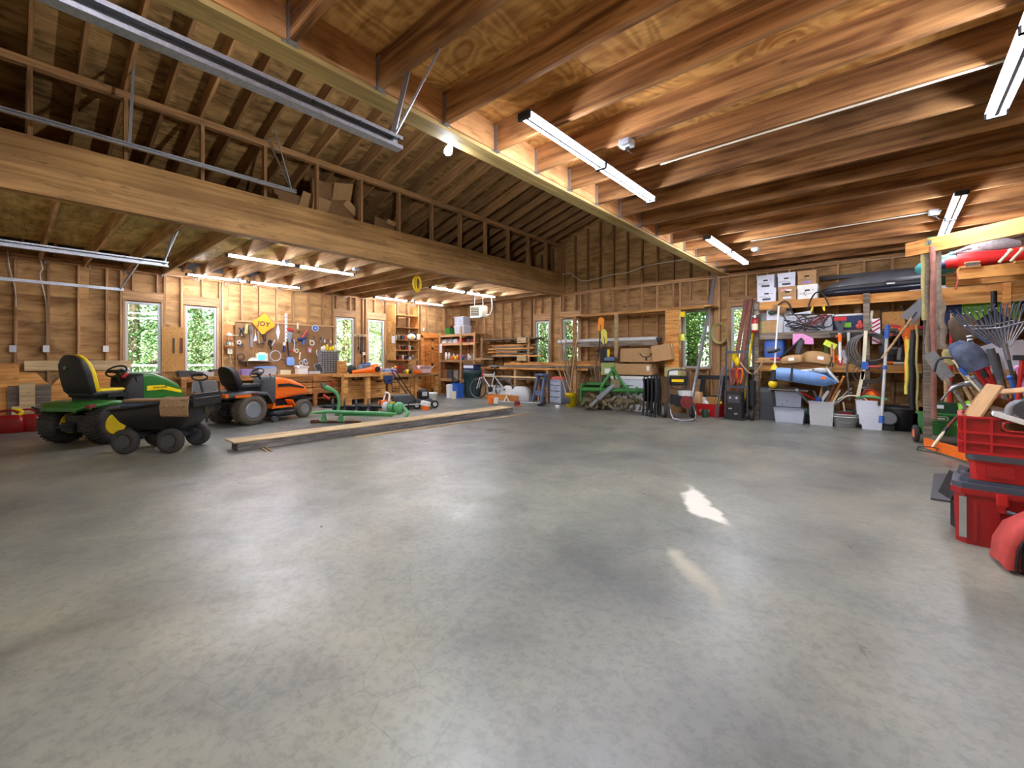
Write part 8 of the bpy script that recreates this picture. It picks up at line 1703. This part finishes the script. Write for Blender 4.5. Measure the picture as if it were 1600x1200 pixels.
part('front_panel', MB().box((0, -CD/2+.008, .07), (CW-.01, .006, .14)).box((-.22, -CD/2+.008, .19), (.18, .006, .1)).box((.26, -CD/2+.008, .19), (.1, .006, .1)).box((.05, -CD/2+.008, .232), (.36, .006, .025)).box((.05, -CD/2+.008, .15), (.36, .006, .02)), 'red', t)
part('side_panel', MB().box((-CW/2+.008, 0, H/2), (.006, CD, H)), 'red', t); part('crate_floor', MB().box((0, 0, .01), (CW-.02, CD-.02, .012)), 'red', t)
part('slot_frame', MB().tube([(.05+a, -CD/2-.008, .195+b) for a, b in rrect(.34, .06, .029, 4)], .006, 6, closed=True), 'bright_red', t)
# cardboard and white tray in the crate
t = thing('open_brown_box', 'tilted open brown box with long flaps standing in the red crate', 'box', (cx+CW/2-.02, cy+CD/2+.08, .80), 0, None, (0, .45, .12))
part('box_wall', MB().box((-.22, 0, .0), (.012, .3, .34)), 'card', t); part('box_wall', MB().box((0, .15, -.02), (.46, .01, .26)), 'card', t); part('box_wall', MB().box((.0, -.13, -.08), (.44, .01, .14)), 'card_dark', t)
part('left_flap', MB().box((-.13, .02, .17), (.2, .3, .008), (0, -.62, 0)), 'card', t); part('long_flap', MB().box((.14, -.02, .08), (.5, .1, .01), (0, .15, -.1)), 'card', t)
t = thing('white_tray', 'white plastic sheet tray lying inside the brown box', 'tray', (cx+CW/2+.06, cy+CD/2-.02, .80), 0, None, (.15, .35, 0)); part('tray_plate', MB().box((0, 0, 0), (.5, .3, .012)), 'cloth_white', t); part('tray_lip', MB().box((0, -.15, .01), (.5, .012, .03)), 'white', t)
t = thing('castor', 'grey caster wheel on a bent arm poking out of the red crate', 'caster', (cx+.24, cy+.12, .84)); part('caster_arm', MB().tube([(-.04, 0, -.04), (-.03, 0, .06), (0, 0, .1), (.05, 0, .1)], .022, 8, sm=3), 'grey_plastic', t); part('caster_disc', MB().cyl((.05, -.03, .06), (.06, .03, .075), .066, n=20), 'dark_grey', t); part('caster_hub', MB().cyl((.05, -.036, .058), (.05, -.028, .06), .012, n=8), 'steel', t)
# black box and glove left of the stack
t = thing('black_case', 'black tool case squeezed behind the left side of the red stack', 'case', (cx-.005, cy+.38, .0), .25); part('case_body', MB().box((0, 0, .3), (.11, .18, .18), (0, .35, 0), bev=.02), 'black', t); part('case_handle', MB().box((.06, 0, .42), (.08, .12, .05), (0, .3, 0), bev=.01), 'dark_grey', t); part('case_foot', MB().box((.05, 0, .1), (.12, .16, .2)), 'black_matte', t)
# rubber mat
ps = [onZ(1459, 742, .0), onZ(1508, 744, .0), onZ(1504, 788, .0), onZ(1454, 781, .0)]
one('rubber_mat', MB().add([(p.x, p.y, .001) for p in ps]+[(p.x, p.y, .016) for p in ps], [(0, 1, 2, 3), (7, 6, 5, 4), (0, 4, 5, 1), (1, 5, 6, 2), (2, 6, 7, 3), (3, 7, 4, 0)]), 'dark_grey', 'dark grey rubber mat on the floor left of the red stack', 'mat')
# red work bag
q = onZ(1592, 893, 0)
t = thing('tool_bag', 'open faded red and black tool bag on the floor at the right edge', 'bag', (q.x+.14, q.y+.08, 0), math.radians(12))
arc = [(-.20, .02), (-.19, .14), (-.15, .24), (-.07, .31), (.05, .33), (.2, .33)]
part('bag_body', MB().loft([[(a, b, z_) for a, b in rrect(.36*k, .26*k, .07, 4)] for z_, k in ((0, .95), (.05, 1.05), (.2, 1), (.26, .85), (.30, .5))]), 'black_matte', t)
part('red_flap', MB().loft([[(a*1.1-.01, -.12, b*1.04), (a*1.12, -.02, b*1.04+.01), (a*1.12, .1, b*1.02), (a*1.0+.03, .1, b*.92), (a+.03, -.02, b*.92), (a+.035, -.11, b*.92)] for a, b in arc]), 'bag_red', t)
part('piping', MB().tube([(a*1.06+.02, -.128, b*1.0) for a, b in arc], .008, 6, sm=3), 'black', t)
part('red_panel', MB().box((.08, -.175, .05), (.2, .02, .1), (-.2, 0, 0), bev=.005), 'dark_red', t); part('pocket', MB().box((-.02, -.17, .12), (.1, .03, .1)), 'dark_red', t)
# ================= cardboard stored above the big beam =================
for i, (px, py, w_, h, ry, lb) in enumerate(((470, 330, 1.0, .5, .1, 'dark cardboard box behind the first open bay above the big beam'), (518, 312, .8, .55, -.25, 'torn open cardboard box above the big beam'), (535, 330, .7, .22, .5, 'loose cardboard flap leaning over the top of the big beam'), (600, 350, .55, .14, 0, 'flat cardboard piece right of the open box on the big beam'))):
    X0 = -7.75 if i != 3 else -7.55; q = onX(px, py, X0); t = thing('cardboard_box', lb, 'box', (X0, q.y, 3.35), PI/2, None, (0, 0, PI/2+.1*i))
    part('box_panel', MB().box((0, 0, (q.z+h/2-3.35)/2), (w_, .02, q.z+h/2-3.35), (.05, ry*.2, 0)), 'card_dark', t); part('box_flap', MB().box((w_*.2, -.1, q.z+h*.3-3.35), (w_*.5, .015, h*.6), (.6, ry, 0)), 'card', t)
